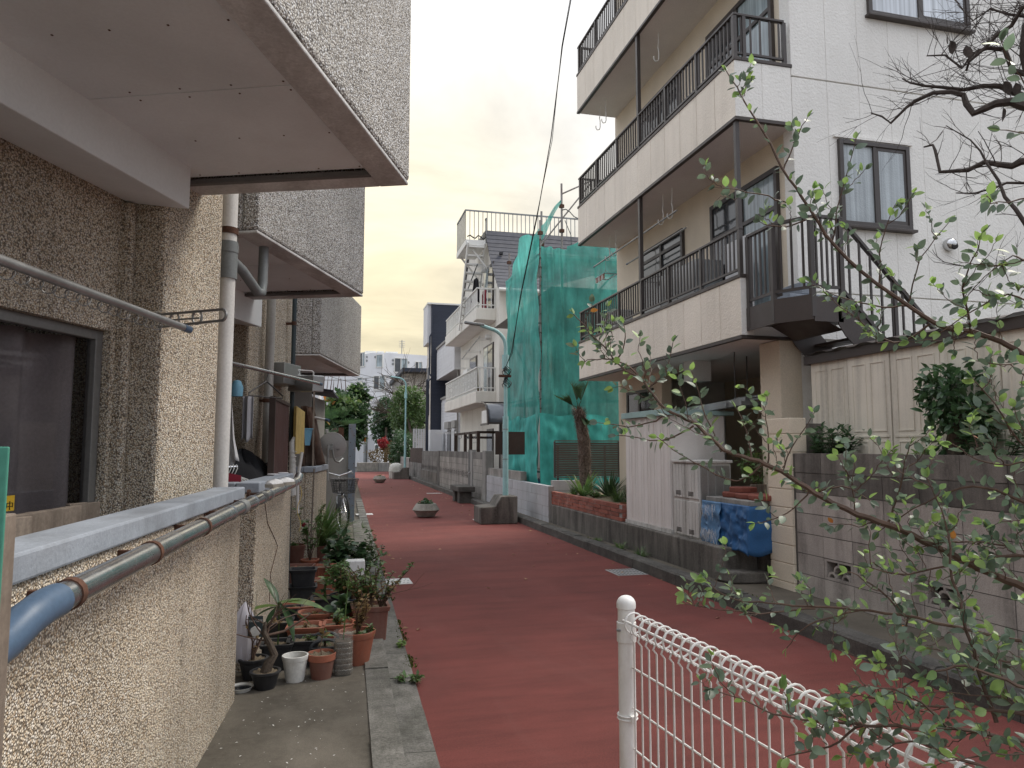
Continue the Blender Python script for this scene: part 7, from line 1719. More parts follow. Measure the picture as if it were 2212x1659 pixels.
# ------------------------------------------------------------------ white siding house
t = thing('siding_house', 'white horizontal siding house between the navy house and the balconied white house', 'house', (7, 33, 0))
wx, wy0, wy1 = 5.5, 31.0, 36.4
for z0, z1, x0 in ((.1, 3.95, wx), (4.95, 6.5, wx-.25)):
    MB().box(x0+.02, 9.5, wy0+.02, wy1, z0, z1).build('wall', M['siding_white'], t)
    n = int((z1-z0)/.155); m1 = MB().box(0, .018, 0, wy1-wy0, 0, .148).mesh('siding_board', M['siding_white']); m2 = MB().box(0, 9.5-x0, 0, .018, 0, .148).mesh('siding_board', M['siding_white'])
    for i in range(n): inst('siding_board', m1, t, (x0, wy0, z0+.155*i)); inst('siding_board', m2, t, (x0, wy0, z0+.155*i))
    MB().box(x0-.05, 9.6, wy0-.05, wy1, z1, z1+.10).build('parapet_cap', M['siding_grey'], t)
MB().box(wx+.9, 9.5, wy0+.5, wy1, 3.95, 4.95).build('recess_wall', M['dark_void'], t)  # wall coloured near-black for the shade in the balcony recess
for y0, y1 in ((31.5, 32.3), (33.3, 34.3)):
    w = MB().box(wx-.03, wx-.002, y0, y1, .9, 2.35).build('window', M['brown_metal'], t); MB().box(wx-.036, wx-.031, y0+.08, y1-.08, .98, 2.28).build('pane', M['glass_dark'], w)
    MB().box(wx-.16, wx-.002, y0-.08, y1+.08, 2.42, 2.75).build('shutter_box', M['siding_grey'], t, bevel=.01)
b = MB(); b.tube([(wx-.06, 31.2, .2), (wx-.06, 31.2, 5.2), (wx-.2, 31.2, 5.4)], .04, 6); b.build('downpipe', M['siding_grey'], t, smooth=True)
# ------------------------------------------------------------------ white house with two balconies, roof terrace and outside ladder stair
t = thing('white_house', 'white rendered house with two railed balconies and a steep dark roof with a terrace', 'house', (7, 27, 0))
hx, hy0, hy1 = 5.5, 23.5, 30.9
b = MB(); b.ext([(hx, hy0, 0), (hx, hy1, 0), (hx, hy1, 6.95), (hx, hy1-1.9, 9.4), (hx, hy0+1.9, 9.4), (hx, hy0+.35, 7.3), (hx, hy0, 6.95)], (7, 0, 0)); b.build('wall', M['white_wall'], t)
n = 16; P0 = Vector((0, hy0-.30, 6.86)); P1 = Vector((0, hy0+1.86, 9.46))
def rp_(f): return P0.lerp(P1, f)+Vector((0, .10*math.sin(PI*f), -.10*math.sin(PI*f)))
for i in range(n):
    a, c = rp_(i/n), rp_((i+1.12)/n); up = Vector((0, -.014, .012))
    b = MB(); x0, x1 = hx-.10, 12.6; b.ext([(x0, a.y+up.y, a.z+up.z), (x0, c.y, c.z+.012), (x0, c.y+.02, c.z-.03), (x0, a.y, a.z)], (x1-x0, 0, 0)); b.build('roof_course', M['roof_dark'], t)
b = MB(); b.ext([(hx-.1, hy1+.2, 6.86), (hx-.1, hy1-1.86, 9.46), (hx-.1, hy1-1.86, 9.4), (hx-.1, hy1+.1, 6.8)], (7.1, 0, 0)); b.build('rear_roof', M['roof_dark'], t)
for i, (fx, ff) in enumerate(((5.75, .62), (6.3, .55), (5.9, .12))): q = rp_(ff); MB().box(fx, fx+.12, q.y-.12, q.y-.02, q.z+.02, q.z+.10).build('snow_guard', M['black'], t)
MB().tube([(hx-.1, hy0-.36, 6.82), (12.5, hy0-.36, 6.82)], .06, 8).build('gutter', M['white_metal'], t, smooth=True)
b = MB(); b.tube([(hx+.42, hy0-.36, 6.8), (hx+.42, hy0-.1, 6.5), (hx+.42, hy0-.06, 5.1), (hx+.2, hy0-.06, 4.95), (hx+.18, hy0-.06, 4.7), (hx+.38, hy0-.06, 4.55), (hx+.38, hy0-.06, .2)], .05, 8); b.build('downpipe', M['white_metal'], t, smooth=True)
wb_me = MB().box(-.012, .012, -.012, .012, 0, 1).mesh('baluster', M['white_metal'])
for k, (z0, z1, zr) in enumerate(((3.06, 3.46, 4.27), (5.92, 6.33, 7.02))):
    bl_ = MB().box(4.8, hx, 24.0, 30.8, z0, z1).build('balcony', M['white_wall'], t, bevel=.015); lab(bl_, ('lower balcony', 'upper balcony')[k]); ORG[bl_.name] = ORG[t.name]
    MB().box(4.84, hx, 24.04, 30.76, z0-.012, z0+.0-.002).build('soffit', M['ceiling'], bl_)
    MB().bar((4.85, 24.0, zr), (4.85, 30.8, zr), .06, .04).build('top_rail', M['white_metal'], bl_); MB().bar((4.85, 24.05, z1+.12), (4.85, 30.8, z1+.12), .03, .03).build('bottom_rail', M['white_metal'], bl_)
    MB().bar((4.82, 24.05, zr), (hx, 24.05, zr), .06, .04).build('end_rail', M['white_metal'], bl_); MB().bar((4.85, 24.05, z1+.12), (hx, 24.05, z1+.12), .03, .03).build('end_bottom_rail', M['white_metal'], bl_)
    for i in range(46):
        y = 24.1+6.65*i/45; inst('baluster', wb_me, bl_, (4.85, y, z1), (0, 0, 0), (1, 1, zr-z1))
    for i in range(5): inst('baluster', wb_me, bl_, (4.95+.13*i, 24.05, z1), (0, 0, 0), (1.6 if i in (0, 4) else 1, 1.2, zr-z1))
    b = MB()
    for i in range(12):                          # cast scroll panels between the bars
        y = 24.45+.54*i
        for j in range(3):
            zc_ = z1+.22+(zr-z1-.3)*j/2.4; b.tube([(4.85, y+.07*math.cos(a), zc_+.07*math.sin(a)) for a in np.linspace(0, 2*PI, 9)], .012, 4)
            b.tube([(4.85, y-.07, zc_), (4.85, y+.07, zc_+.06)], .01, 4)
    b.build('scrollwork', M['white_metal'], bl_)['kind'] = 'stuff'
    w = MB().box(hx-.04, hx-.002, 24.3, 25.9, z1-.05, z1+1.75).build('window', M['brown_metal'], t)
    MB().box(hx-.05, hx-.041, 24.38, 25.05, z1+.0, z1+1.68).build('pane', M['glass_dark'], w); MB().box(hx-.05, hx-.041, 25.15, 25.82, z1+.0, z1+1.68).build('pane', M['glass_pale'], w)
w = MB().box(hx-.04, hx-.002, 27.2, 28.6, 4.1, 5.1).build('window', M['brown_metal'], t); MB().box(hx-.05, hx-.041, 27.3, 28.5, 4.18, 5.02).build('pane', M['glass_dark'], w)
w = MB().box(hx-.04, hx-.002, 24.3, 25.3, .5, 2.2).build('window', M['brown_metal'], t); MB().box(hx-.05, hx-.041, 24.38, 25.22, .6, 2.1).build('pane', M['glass_dark'], w)
MB().box(hx+.5, hx+1.2, hy0-.05, hy0-.002, .3, 2.25).build('door', M['brown_metal'], t)
for z_ in (8.35, 5.75):
    b = MB(); b.lathe([(.09, 0), (.10, .12), (.07, .2), (0, .21)], (0, 0, 0), 12); b.v = [(hx-v[2], 24.6+v[0]+(.2 if z_ < 6 else 1.0), z_+v[1]-.3) for v in b.v]; b.build('vent_hood', M['white_metal'], t, smooth=True)
# roof terrace, platform and stair
ter = MB().box(4.65, hx-.10, 25.2, 27.2, 8.85, 9.06).build('platform', M['white_metal'], t, bevel=.01); ORG[ter.name] = ORG[t.name]
MB().box(hx-.09, 12.4, 25.5, 29.0, 9.42, 9.5).build('terrace_deck', M['conc'], t)
b = MB(); b.bar((hx, 25.3, 8.0), (4.8, 25.3, 8.85), .06, .06); b.bar((hx, 27.0, 8.0), (4.8, 27.0, 8.85), .06, .06); b.build('brace', M['white_metal'], t)
tb = MB().box(-.012, .012, -.012, .012, 0, 1).mesh('baluster', M['galv'])
def trail(a, c, z0, z1, n):
    a, c = Vector((a[0], a[1], 0)), Vector((c[0], c[1], 0)); MB().bar(a+Vector((0, 0, z1)), c+Vector((0, 0, z1)), .05, .05).build('terrace_rail', M['galv'], t)
    MB().bar(a+Vector((0, 0, z0+.06)), c+Vector((0, 0, z0+.06)), .03, .03).build('terrace_rail', M['galv'], t)
    for i in range(n+1): p = a+(c-a)*(i/n); inst('baluster', tb, t, (p.x, p.y, z0), (0, 0, 0), (1, 1, z1-z0))
trail((4.68, 25.45), (11.5, 25.45), 9.0, 10.22, 42); trail((4.68, 25.45), (4.68, 27.2), 9.0, 10.22, 9)
trail((5.42, 25.25), (5.42, 25.42), 9.0, 9.9, 1)
b = MB(); b.tube([(4.72+.1*i, 25.25+.05*math.sin(i*2.3), 9.18+.07*math.sin(i*1.9)) for i in range(8)], .025, 5); b.build('wire_guard', M['black'], t, smooth=True)
for x in (4.72, 5.34): MB().bar((x, 25.15, 8.95), (x, 26.9, 6.0), .05, .14).build('stringer', M['white_metal'], t)
for i in range(10):
    f = (i+.6)/10.5; y, z_ = 25.15+1.75*f, 8.95-2.95*f; MB().box(4.75, 5.32, y-.14, y+.1, z_-.02, z_+.03).build('tread', M['white_metal'], t)
# laundry brackets on the white house
for i, (y, zz) in enumerate(((24.9, 8.0), (26.2, 7.65), (27.0, 7.2), (24.8, 5.35), (26.6, 5.15), (27.6, 5.0), (28.4, 4.7))):
    arm_bracket(['white slotted bracket high on the white house gable nearest the roof edge', 'white slotted bracket beside the ladder stair, second from the top', 'white slotted bracket above the upper balcony floor by the stair', 'white slotted bracket under the upper balcony, nearest', 'white slotted bracket under the upper balcony, second', 'white slotted bracket under the upper balcony, third', 'lowest white slotted bracket under the upper balcony'][i], (hx-.03, y, zz), (-1, 0, 0), .55, M['white_metal'])
laundry('laundry pole slanting across the gable brackets of the white house', (5.0, 24.8, 8.05), (5.0, 26.6, 7.55), .02, M['pvc_dark'])
laundry('laundry pole under the upper balcony of the white house', (5.05, 24.6, 5.42), (5.05, 28.0, 5.05), .02, M['alu'])
cloth('hanging_cloth', 'dark red cloth hung over the upper balcony of the white house', 'cloth', lambda u, v: (5.25+.03*math.sin(u*9), 24.5+.7*u, 6.36+.72*v+.03*math.sin(u*5)), 10, 8, M['red_cloth'], .02)
cloth('hanging_cloth', 'black coat hung on the stair of the white house above the upper balcony', 'coat', lambda u, v: (5.0+.35*(u-.5)*(1-.55*v), 25.0+.05*math.sin(u*8), 6.75+.85*v-.1*abs(u-.5)), 8, 8, M['black_cloth'], .02)
q = (4.98, 24.35, 3.5); tt = thing('potted_plant', 'small green plant at the corner of the lower balcony of the white house', 'plant', q); strap_leaves(tt, q, 26, .28, .03, M['leaf_mid'], 600); MB().lathe([(0, 0), (.08, 0), (.10, .14), (0, .14)], (q[0], q[1], 3.46), 12).build('pot', M['terra_brown'], tt)
tt = thing('air_conditioner', 'white outdoor unit on the lower balcony of the white house', 'air conditioner', (5.2, 27.2, 3.46)); MB().box(5.05, 5.35, 27.0, 27.8, 3.47, 4.55).build('casing', M['white_metal'], tt, bevel=.02)
# canopy
tt = thing('entrance_canopy', 'curved smoked canopy on brown posts beside the white house', 'canopy', (5.2, 22.3, 0))
pr = [(22.95, 2.98), (22.6, 2.96), (22.3, 2.90), (22.05, 2.75), (21.9, 2.5), (21.86, 2.3)]
b = MB()
i0 = b.pts([(x, y, z_) for x in (4.78, 6.6) for y, z_ in pr]); n = len(pr)
for i in range(n-1): b.f.append((i0+i, i0+i+1, i0+n+i+1, i0+n+i))
b.build('sheet', M['canopy'], tt, smooth=True, thick=.01)
b = MB(); b.tube([(4.77, y, z_+.01) for y, z_ in pr], .03, 6); b.bar((4.77, 21.86, 2.3), (6.6, 21.86, 2.3), .06, .06); b.bar((4.77, 22.95, 3.0), (6.6, 22.95, 3.0), .06, .06); b.bar((4.77, 21.86, 2.28), (4.77, 22.95, 2.28), .05, .06); b.build('frame', M['brown_metal'], tt)
MB().box(4.775, 4.785, 22.15, 22.9, 2.32, 2.72).build('end_sheet', M['white_metal'], tt)
for x in (5.2, 5.5): MB().box(x-.04, x+.04, 22.0, 22.08, 0, 2.3).build('post', M['brown_metal'], tt)
# pergola
tt = thing('pergola', 'brown metal drying frame with hooks behind the stained block wall', 'drying frame', (4.6, 25, 0))
for y in (22.9, 24.2, 25.2, 27.2): MB().box(4.62, 4.72, y-.05, y+.05, 0, 2.08).build('post', M['wood_dark'], tt)
MB().bar((4.67, 22.9, 2.04), (4.67, 27.2, 2.04), .06, .08).build('beam', M['wood_dark'], tt); MB().bar((4.67, 22.9, 2.04), (5.45, 22.9, 2.04), .06, .08).build('beam', M['wood_dark'], tt); MB().bar((4.67, 25.2, 1.9), (5.45, 25.2, 1.9), .06, .08).build('beam', M['wood_dark'], tt)
for y in (23.3, 24.6, 26): b = MB(); b.tube([(4.67, y, 2.0), (4.67, y, 1.9), (4.62, y, 1.85), (4.58, y, 1.9)], .012, 5); b.build('hook', M['galv'], tt)
arm_bracket('long white slotted bracket above the drying frame pointing to the street', (4.7, 27.4, 2.1), (-1, .1, 0), .7, M['white_metal']); laundry('white laundry pole in front of the white house ground floor', (4.75, 23.2, 1.75), (4.95, 25.5, 1.72), .016, M['white_metal'])
# water tank box by the navy house
tt = thing('white_box', 'pale utility box and mesh rail at the foot of the navy house', 'utility box', (5.0, 35.2, .1)); MB().box(4.75, 5.35, 35.0, 35.6, 1.2, 2.4).build('box', M['siding_white'], tt, bevel=.02); MB().box(4.75, 5.35, 35.0, 35.6, 0, 1.19).build('stand', M['conc'], tt)
# ------------------------------------------------------------------ scaffolded house
t = thing('house', 'pale house half hidden behind the green scaffold nets', 'house', (7, 19, 0))
MB().box(5.5, 11, 16.7, 22.3, 0, 5.4).build('wall', M['net_wall'], t); b = MB(); b.ext([(5.2, 16.4, 5.4), (11.2, 16.4, 5.4), (8.2, 19.5, 6.9)], (0, .001, 0)); b = MB()
b.v = [(5.1, 16.3, 5.4), (11.3, 16.3, 5.4), (11.3, 22.6, 5.4), (5.1, 22.6, 5.4), (7.3, 19.4, 6.5), (9.2, 19.4, 6.5)]; b.f = [(0, 1, 5, 4), (1, 2, 5), (2, 3, 4, 5), (3, 0, 4), (3, 2, 1, 0)]; b.build('roof', M['siding_grey'], t)
for x0, z0 in ((5.9, 3.4), (5.8, 1.0), (7.2, 3.4)): w = MB().box(x0, x0+.9, 16.66, 16.698, z0, z0+1.1).build('window', M['siding_white'], t); MB().box(x0+.07, x0+.83, 16.65, 16.659, z0+.07, z0+1.03).build('pane', M['glass_dark'], w)
w = MB().box(5.46, 5.498, 17.3, 18.4, 3.3, 4.4).build('window', M['siding_white'], t); MB().box(5.45, 5.459, 17.4, 18.3, 3.4, 4.3).build('pane', M['glass_dark'], w)
sc_ = thing('scaffold', 'steel tube scaffold wrapped in translucent green nets', 'scaffold', (5, 16, 0))
def pole(x, y, z1, z0=.0): MB().tube([(x, y, z0), (x, y, z1)], .026, 8).build('upright', M['scaf'], sc_, smooth=True)
pole(4.6, 15.55, 6.75); pole(4.6, 18.5, 6.75); pole(5.235, 15.9, 7.8); pole(4.75, 15.95, 7.1); pole(4.63, 17.05, 5.7); pole(6.0, 15.7, 6.4); pole(6.9, 15.95, 7.2); pole(5.25, 18.4, 6.6)
for z_ in (1.0, 2.7, 4.4, 6.0):
    for a, c in (((4.62, 15.6), (4.62, 18.5)), ((4.62, 15.65), (7.0, 15.8)), ((5.2, 15.9), (5.2, 18.5))): MB().tube([(*a, z_), (*c, z_+.02)], .022, 6).build('ledger', M['scaf'], sc_, smooth=True)
    if z_ > 1.5: MB().box(4.66, 5.16, 15.75, 18.4, z_-.09, z_-.04).build('deck', M['galv'], sc_); MB().box(5.2, 6.9, 15.72, 16.2, z_-.09, z_-.04).build('deck', M['galv'], sc_)
for a, c in (((4.7, 15.9, 6.25), (5.95, 15.9, 7.85)), ((5.24, 15.9, 7.55), (6.1, 15.9, 8.0)), ((4.62, 15.62, 2.7), (4.62, 18.4, 4.4)), ((4.7, 15.66, 4.4), (6.0, 15.72, 2.7)), ((5.3, 15.7, 4.4), (6.8, 15.75, 6.0)), ((5.235, 15.9, 6.1), (6.9, 15.9, 7.4))): MB().tube([a, c], .02, 6).build('brace', M['scaf'], sc_, smooth=True)
b = MB()
for x, y, z_ in ((4.6, 15.55, 6.45), (5.235, 15.9, 7.25), (5.235, 15.9, 6.65), (4.6, 18.5, 6.5), (4.75, 15.95, 6.3)): b.cbox((x, y, z_), (.09, .09, .08), rz=.4)
b.build('coupler', M['rust'], sc_)
b = MB()
for i in range(26): b.tube([(4.575, 15.53, .9+.215*i), (4.60, 15.52, .93+.215*i), (4.625, 15.53, .89+.215*i)], .009, 4)
b.build('lacing', M['rust'], sc_)
b = MB(); b.tube([(5.235+.1*i, 15.88, 7.15+.06*math.sin(i*1.3)-.03*i) for i in range(9)], .014, 5); b.tube([(5.3, 15.86, 6.9), (5.45, 15.86, 6.55), (5.46, 15.86, 6.1)], .010, 5); b.build('rope', M['pvc_dark'], sc_, smooth=True)
Rn = random.Random(41)
def wr(u, v, s):  # creases in the hung net
    return .045*math.sin(u*23+3*math.sin(v*4+s))*(.4+.6*math.sin(v*3+s)**2)+.03*math.sin(u*9+v*9+s)+.022*math.sin(v*31+u*11+s)*math.sin(u*6+s)+.025*abs(math.sin(u*14+v*5*math.sin(u*3+s)+s))
def net_sheet(label, a, c, zb, ztop, out, seed, mat_=None, nu=70, nv=70, bulge=.05, amp=1.0):
    a, c = Vector((a[0], a[1], 0)), Vector((c[0], c[1], 0)); d = c-a; n = Vector((d.y, -d.x, 0)).normalized()
    if n.dot(Vector(out)) < 0: n = -n
    def f(u, v):
        zt = ztop(u) if callable(ztop) else ztop; p = a+d*u+n*(bulge*math.sin(PI*((u*2) % 1))*(.3+.7*math.sin(PI*v))+amp*wr(u, v, seed)+.02); return (p.x, p.y, zb+(zt-zb)*v+.015*math.sin(u*17+seed))
    b = MB(); b.sheet(f, nu, nv); return lab(b.build('net', mat_ or M['net_teal'], sc_, smooth=True, norm=False), label)
net_sheet('net on the street side', (4.58, 15.5), (4.58, 18.55), .72, lambda u: 6.25+.75*max(0, math.sin(PI*min(1, u*1.25)))*.6-.55*max(0, u-.55), (-1, 0, 0), 1.0)
net_sheet('darker net facing down the lane', (4.6, 15.52), (5.25, 15.62), .72, lambda u: 6.12, (0, -1, 0), 2.2, nu=30, amp=.6)
net_sheet('net on the far right half', (5.25, 15.62), (7.1, 15.75), .72, lambda u: 6.2+.75*u if u < .8 else 6.8, (0, -1, 0), 3.7, amp=.8)
b = MB(); b.sheet(lambda u, v: (4.45+.79*u+.02*math.sin(v*9), 15.62+.26*u+.02*math.sin(u*14), 6.35+1.12*u-(.42*(1-u)+.04)*v+.03*math.sin(u*11)), 24, 8); lab(b.build('net', M['net_teal'], sc_, smooth=True, norm=False), 'loose strip of net pulled up to the tall upright')
tp = net_sheet('thick tarp hung over the lower part of the street side', (4.50, 15.42), (4.50, 18.6), .62, lambda u: 2.30-.06*math.sin(PI*(u*2 % 1)), (-1, 0, 0), 5.1, M['net_teal_thick'], bulge=.05, amp=.45); tp.name = 'tarp'
tp = net_sheet('thick tarp hung over the lower part facing down the lane', (4.52, 15.40), (6.2, 15.55), .60, lambda u: 2.31-.05*math.sin(PI*(u*1.5 % 1)), (0, -1, 0), 6.4, M['net_teal_thick'], bulge=.05, amp=.45); tp.name = 'tarp'
b = MB(); b.sheet(lambda u, v: (4.42+.3*v+.04*math.sin(u*30), 15.5+2.9*u, .70+.12*v+.05*math.sin(u*23)*math.sin(v*4)), 40, 5); tag(b.build('blue_sheet', M['tarp_blue'], None, smooth=True, thick=.004), 'strip of blue sheet showing below the green tarp on top of the new wall', 'sheet')
# overhead cable to the street lamp
b = MB(); P = [Vector((3.55, 14.7, 3.15))]
for x, y, D in ((1105, 760, 13.4), (1125, 640, 12.6), (1160, 470, 11.8), (1190, 300, 11.0), (1215, 100, 10.4), (1237, -20, 10.0), (1290, -400, 8.5)): P.append(Vector(at_d(x, y, D)))
b.tube(P, .0075, 6); b.tube([p+Vector((.02*math.sin(i*2), 0, .03*math.cos(i*2.2))) for i, p in enumerate(P)], .0045, 5)
tag(b.build('overhead_cable', M['cable'], None, smooth=True), 'twisted black cable running from the nearer street lamp up over the lane', 'cable')
# ------------------------------------------------------------------ white mesh fence in the foreground
fp = Vector((1.03, 2.43, 0)); fd = Vector((.085, -1, 0)).normalized()
t = thing('mesh_fence', 'white wire mesh fence with a coil of rings along its top in the foreground', 'fence', fp)
b = MB(); b.lathe([(.0, 0), (.030, 0), (.030, .985), (0, .985)], fp, 20); b.build('post', M['white'], t, smooth=True)
MB().lathe([(.0302, .984), (.0335, .986), (.0340, 1.0), (.0325, 1.009), (.0275, 1.018), (.018, 1.026), (.008, 1.029), (0, 1.03)], fp, 24).build('post_cap', M['white'], t, smooth=True)
for z_ in (.90, .62, .26):
    b = MB()
    if z_ == .90: b.lathe([(.0305, .87), (.034, .872), (.034, .938), (.0305, .94)], fp, 20)
    else:
        for dz in (-.008, .004): b.tube([fp+Vector((.0335*math.cos(a), .0335*math.sin(a), z_+dz)) for a in np.linspace(0, 2*PI, 19)], .0035, 5)
        b.cbox(fp+fd*.037+Vector((0, 0, z_)), (.016, .022, .02))
    b.build('clamp', M['white'], t, smooth=True)
MB().lathe([(0, -.006), (.008, -.004), (.009, .002), (0, .004)], fp+Vector((-.034, -.012, .915)), 8).build('bolt', M['galv'], t)
ZT, RR = .945, .035
wv = MB(); s_ = Vector((1, .062, 0))
P = [Vector((0, 0, .06)), Vector((0, 0, ZT-.065)), Vector((-.012, 0, ZT-.05)), Vector((-.006, 0, ZT-.036))]+[Vector((RR*math.sin(a)-.0, 0, ZT-RR*math.cos(a))) for a in np.linspace(-.35, 2*PI-.55, 17)]
wv.tube(P, .0034, 6); wme = wv.mesh('upright_wire', M['white'], smooth=True)
for i in range(70):
    p = fp+fd*(.055+.05*i); inst('upright_wire', wme, t, (p.x, p.y, 0), (0, 0, .085))
for nm, dx, z_, r in [('long_wire', -.0, ZT-RR, .0034), ('long_wire', RR*.9, ZT+.008, .0034), ('long_wire', -RR*.9, ZT+.008, .0034), ('long_wire', .004, ZT-.155, .0027), ('long_wire', .004, ZT-.29, .0027), ('long_wire', .004, ZT-.425, .0027), ('long_wire', .004, ZT-.56, .0027), ('long_wire', .004, ZT-.70, .0027)]:
    a = fp+fd*.035+Vector((dx, 0, z_)); MB().tube([a, a+fd*3.5], r*1.25, 6).build(nm, M['white'], t, smooth=True)
for k in (1, 2):
    q = fp+fd*(1.75*k+.01)+Vector((.04, 0, 0)); MB().lathe([(0, 0), (.030, 0), (.030, 1.0), (0, 1.03)], q, 16).build('post', M['white'], t, smooth=True)
struct(MB().poly([(1.22, -4, .012), (3.0, -4, .012), (3.0, 1.0, .012), (1.22, 1.25, .012)]).build('planting_bed', M['soil']))

# ------------------------------------------------------------------ shrub reaching in from the right
Rs = random.Random(19)
shrub = thing('shrub', 'shrub with small round grey green leaves arching in from the right over the white fence', 'shrub', (1.95, .95, .012))
wood = MB(); LV = {'leaf': [], 'leaf_young': [], 'leaf_rust': []}
def put_leaf(p, d, s, young=0.0):
    k = 'leaf_young' if Rs.random() < young else 'leaf'
    if Rs.random() < .0015: k = 'leaf_rust'
    LV[k].append(mat4(p, orient(d, Rs.uniform(-1.3, 1.3)), s))
def leafy(P, r0, r1, step, size, young_tip=.5, start=0.0, dens=1.0, side=.0, sl=(.05, .13), lvl=0):
    """a twig along P: alternate leaves, short leafy side shoots"""
    P = [Vector(p) for p in P]; S = []
    for i in range(len(P)-1):                   # rounded off
        p0, p1, p2, p3 = P[max(0, i-1)], P[i], P[i+1], P[min(len(P)-1, i+2)]
        for k in range(4):
            q = k/4; S.append(.5*((2*p1)+(p2-p0)*q+(2*p0-5*p1+4*p2-p3)*q*q+(3*p1-p0-3*p2+p3)*q**3))
    S.append(P[-1]); S = [s+rv(.0025) for s in S]
    n = len(S); wood.tube(S, [r0+(r1-r0)*i/(n-1) for i in range(n)], 6 if r0 > .003 else 4, cap=False)
    acc = 0; sgn = 1; tot = sum((S[i+1]-S[i]).length for i in range(n-1)); run = 0
    for i in range(n-1):
        seg = S[i+1]-S[i]; L = seg.length
        if L < 1e-6: continue
        d = seg/L; k = 0
        while acc < L:
            q = S[i]+d*acc; f = (run+acc)/tot
            if f >= start and Rs.random() < dens:
                o_ = (d.cross(rv()).normalized()*.9+d*Rs.uniform(.1, .8)+Vector((0, 0, .25))).normalized()
                put_leaf(q+o_*.004, o_, size*Rs.uniform(.65, 1.2), .10 if f < .8 else young_tip)
            if side and Rs.random() < side:
                o_ = (d.cross(rv()).normalized()+d*.5+Vector((0, 0, .45))).normalized(); SLn = Rs.uniform(*sl)
                Q = [q, q+o_*SLn*.4+rv(.006), q+o_*SLn*.75+Vector((0, 0, .01))+rv(.008), q+o_*SLn+Vector((0, 0, .015))]
                leafy(Q, max(.0012, r1*.7), .0006, step*.8, size*.92, .6, .15, .95, 0, lvl=lvl+1)
            acc += step*Rs.uniform(.7, 1.3)
        acc -= L; run += L
    for _ in range(2): put_leaf(S[-1], (d+rv(.5)).normalized(), size*.85, young_tip)
def PX(pts, d0, d1): n = len(pts)-1; return [at_d(x, y, d0+(d1-d0)*i/n) for i, (x, y) in enumerate(pts)]
LS = .0262
A_ = [(2330, 840), (2260, 795), (2180, 748), (2110, 720), (2035, 705), (1955, 655), (1830, 560), (1750, 455), (1690, 360), (1640, 270), (1600, 205), (1568, 150)]
B_l = [(2330, 1340), (2220, 1275), (2110, 1225), (1960, 1150), (1850, 1110), (1760, 1065), (1690, 1020), (1620, 990), (1560, 970), (1500, 915), (1440, 885), (1390, 825), (1340, 790), (1290, 735), (1240, 680)]
leafy(PX(A_, 1.45, 1.95), .0075, .0014, .016, LS, .5, .08, .85, .22, (.04, .13))
leafy(PX(B_l, 1.45, 1.95), .0095, .0013, .0155, LS, .6, .08, .85, .25, (.04, .13))
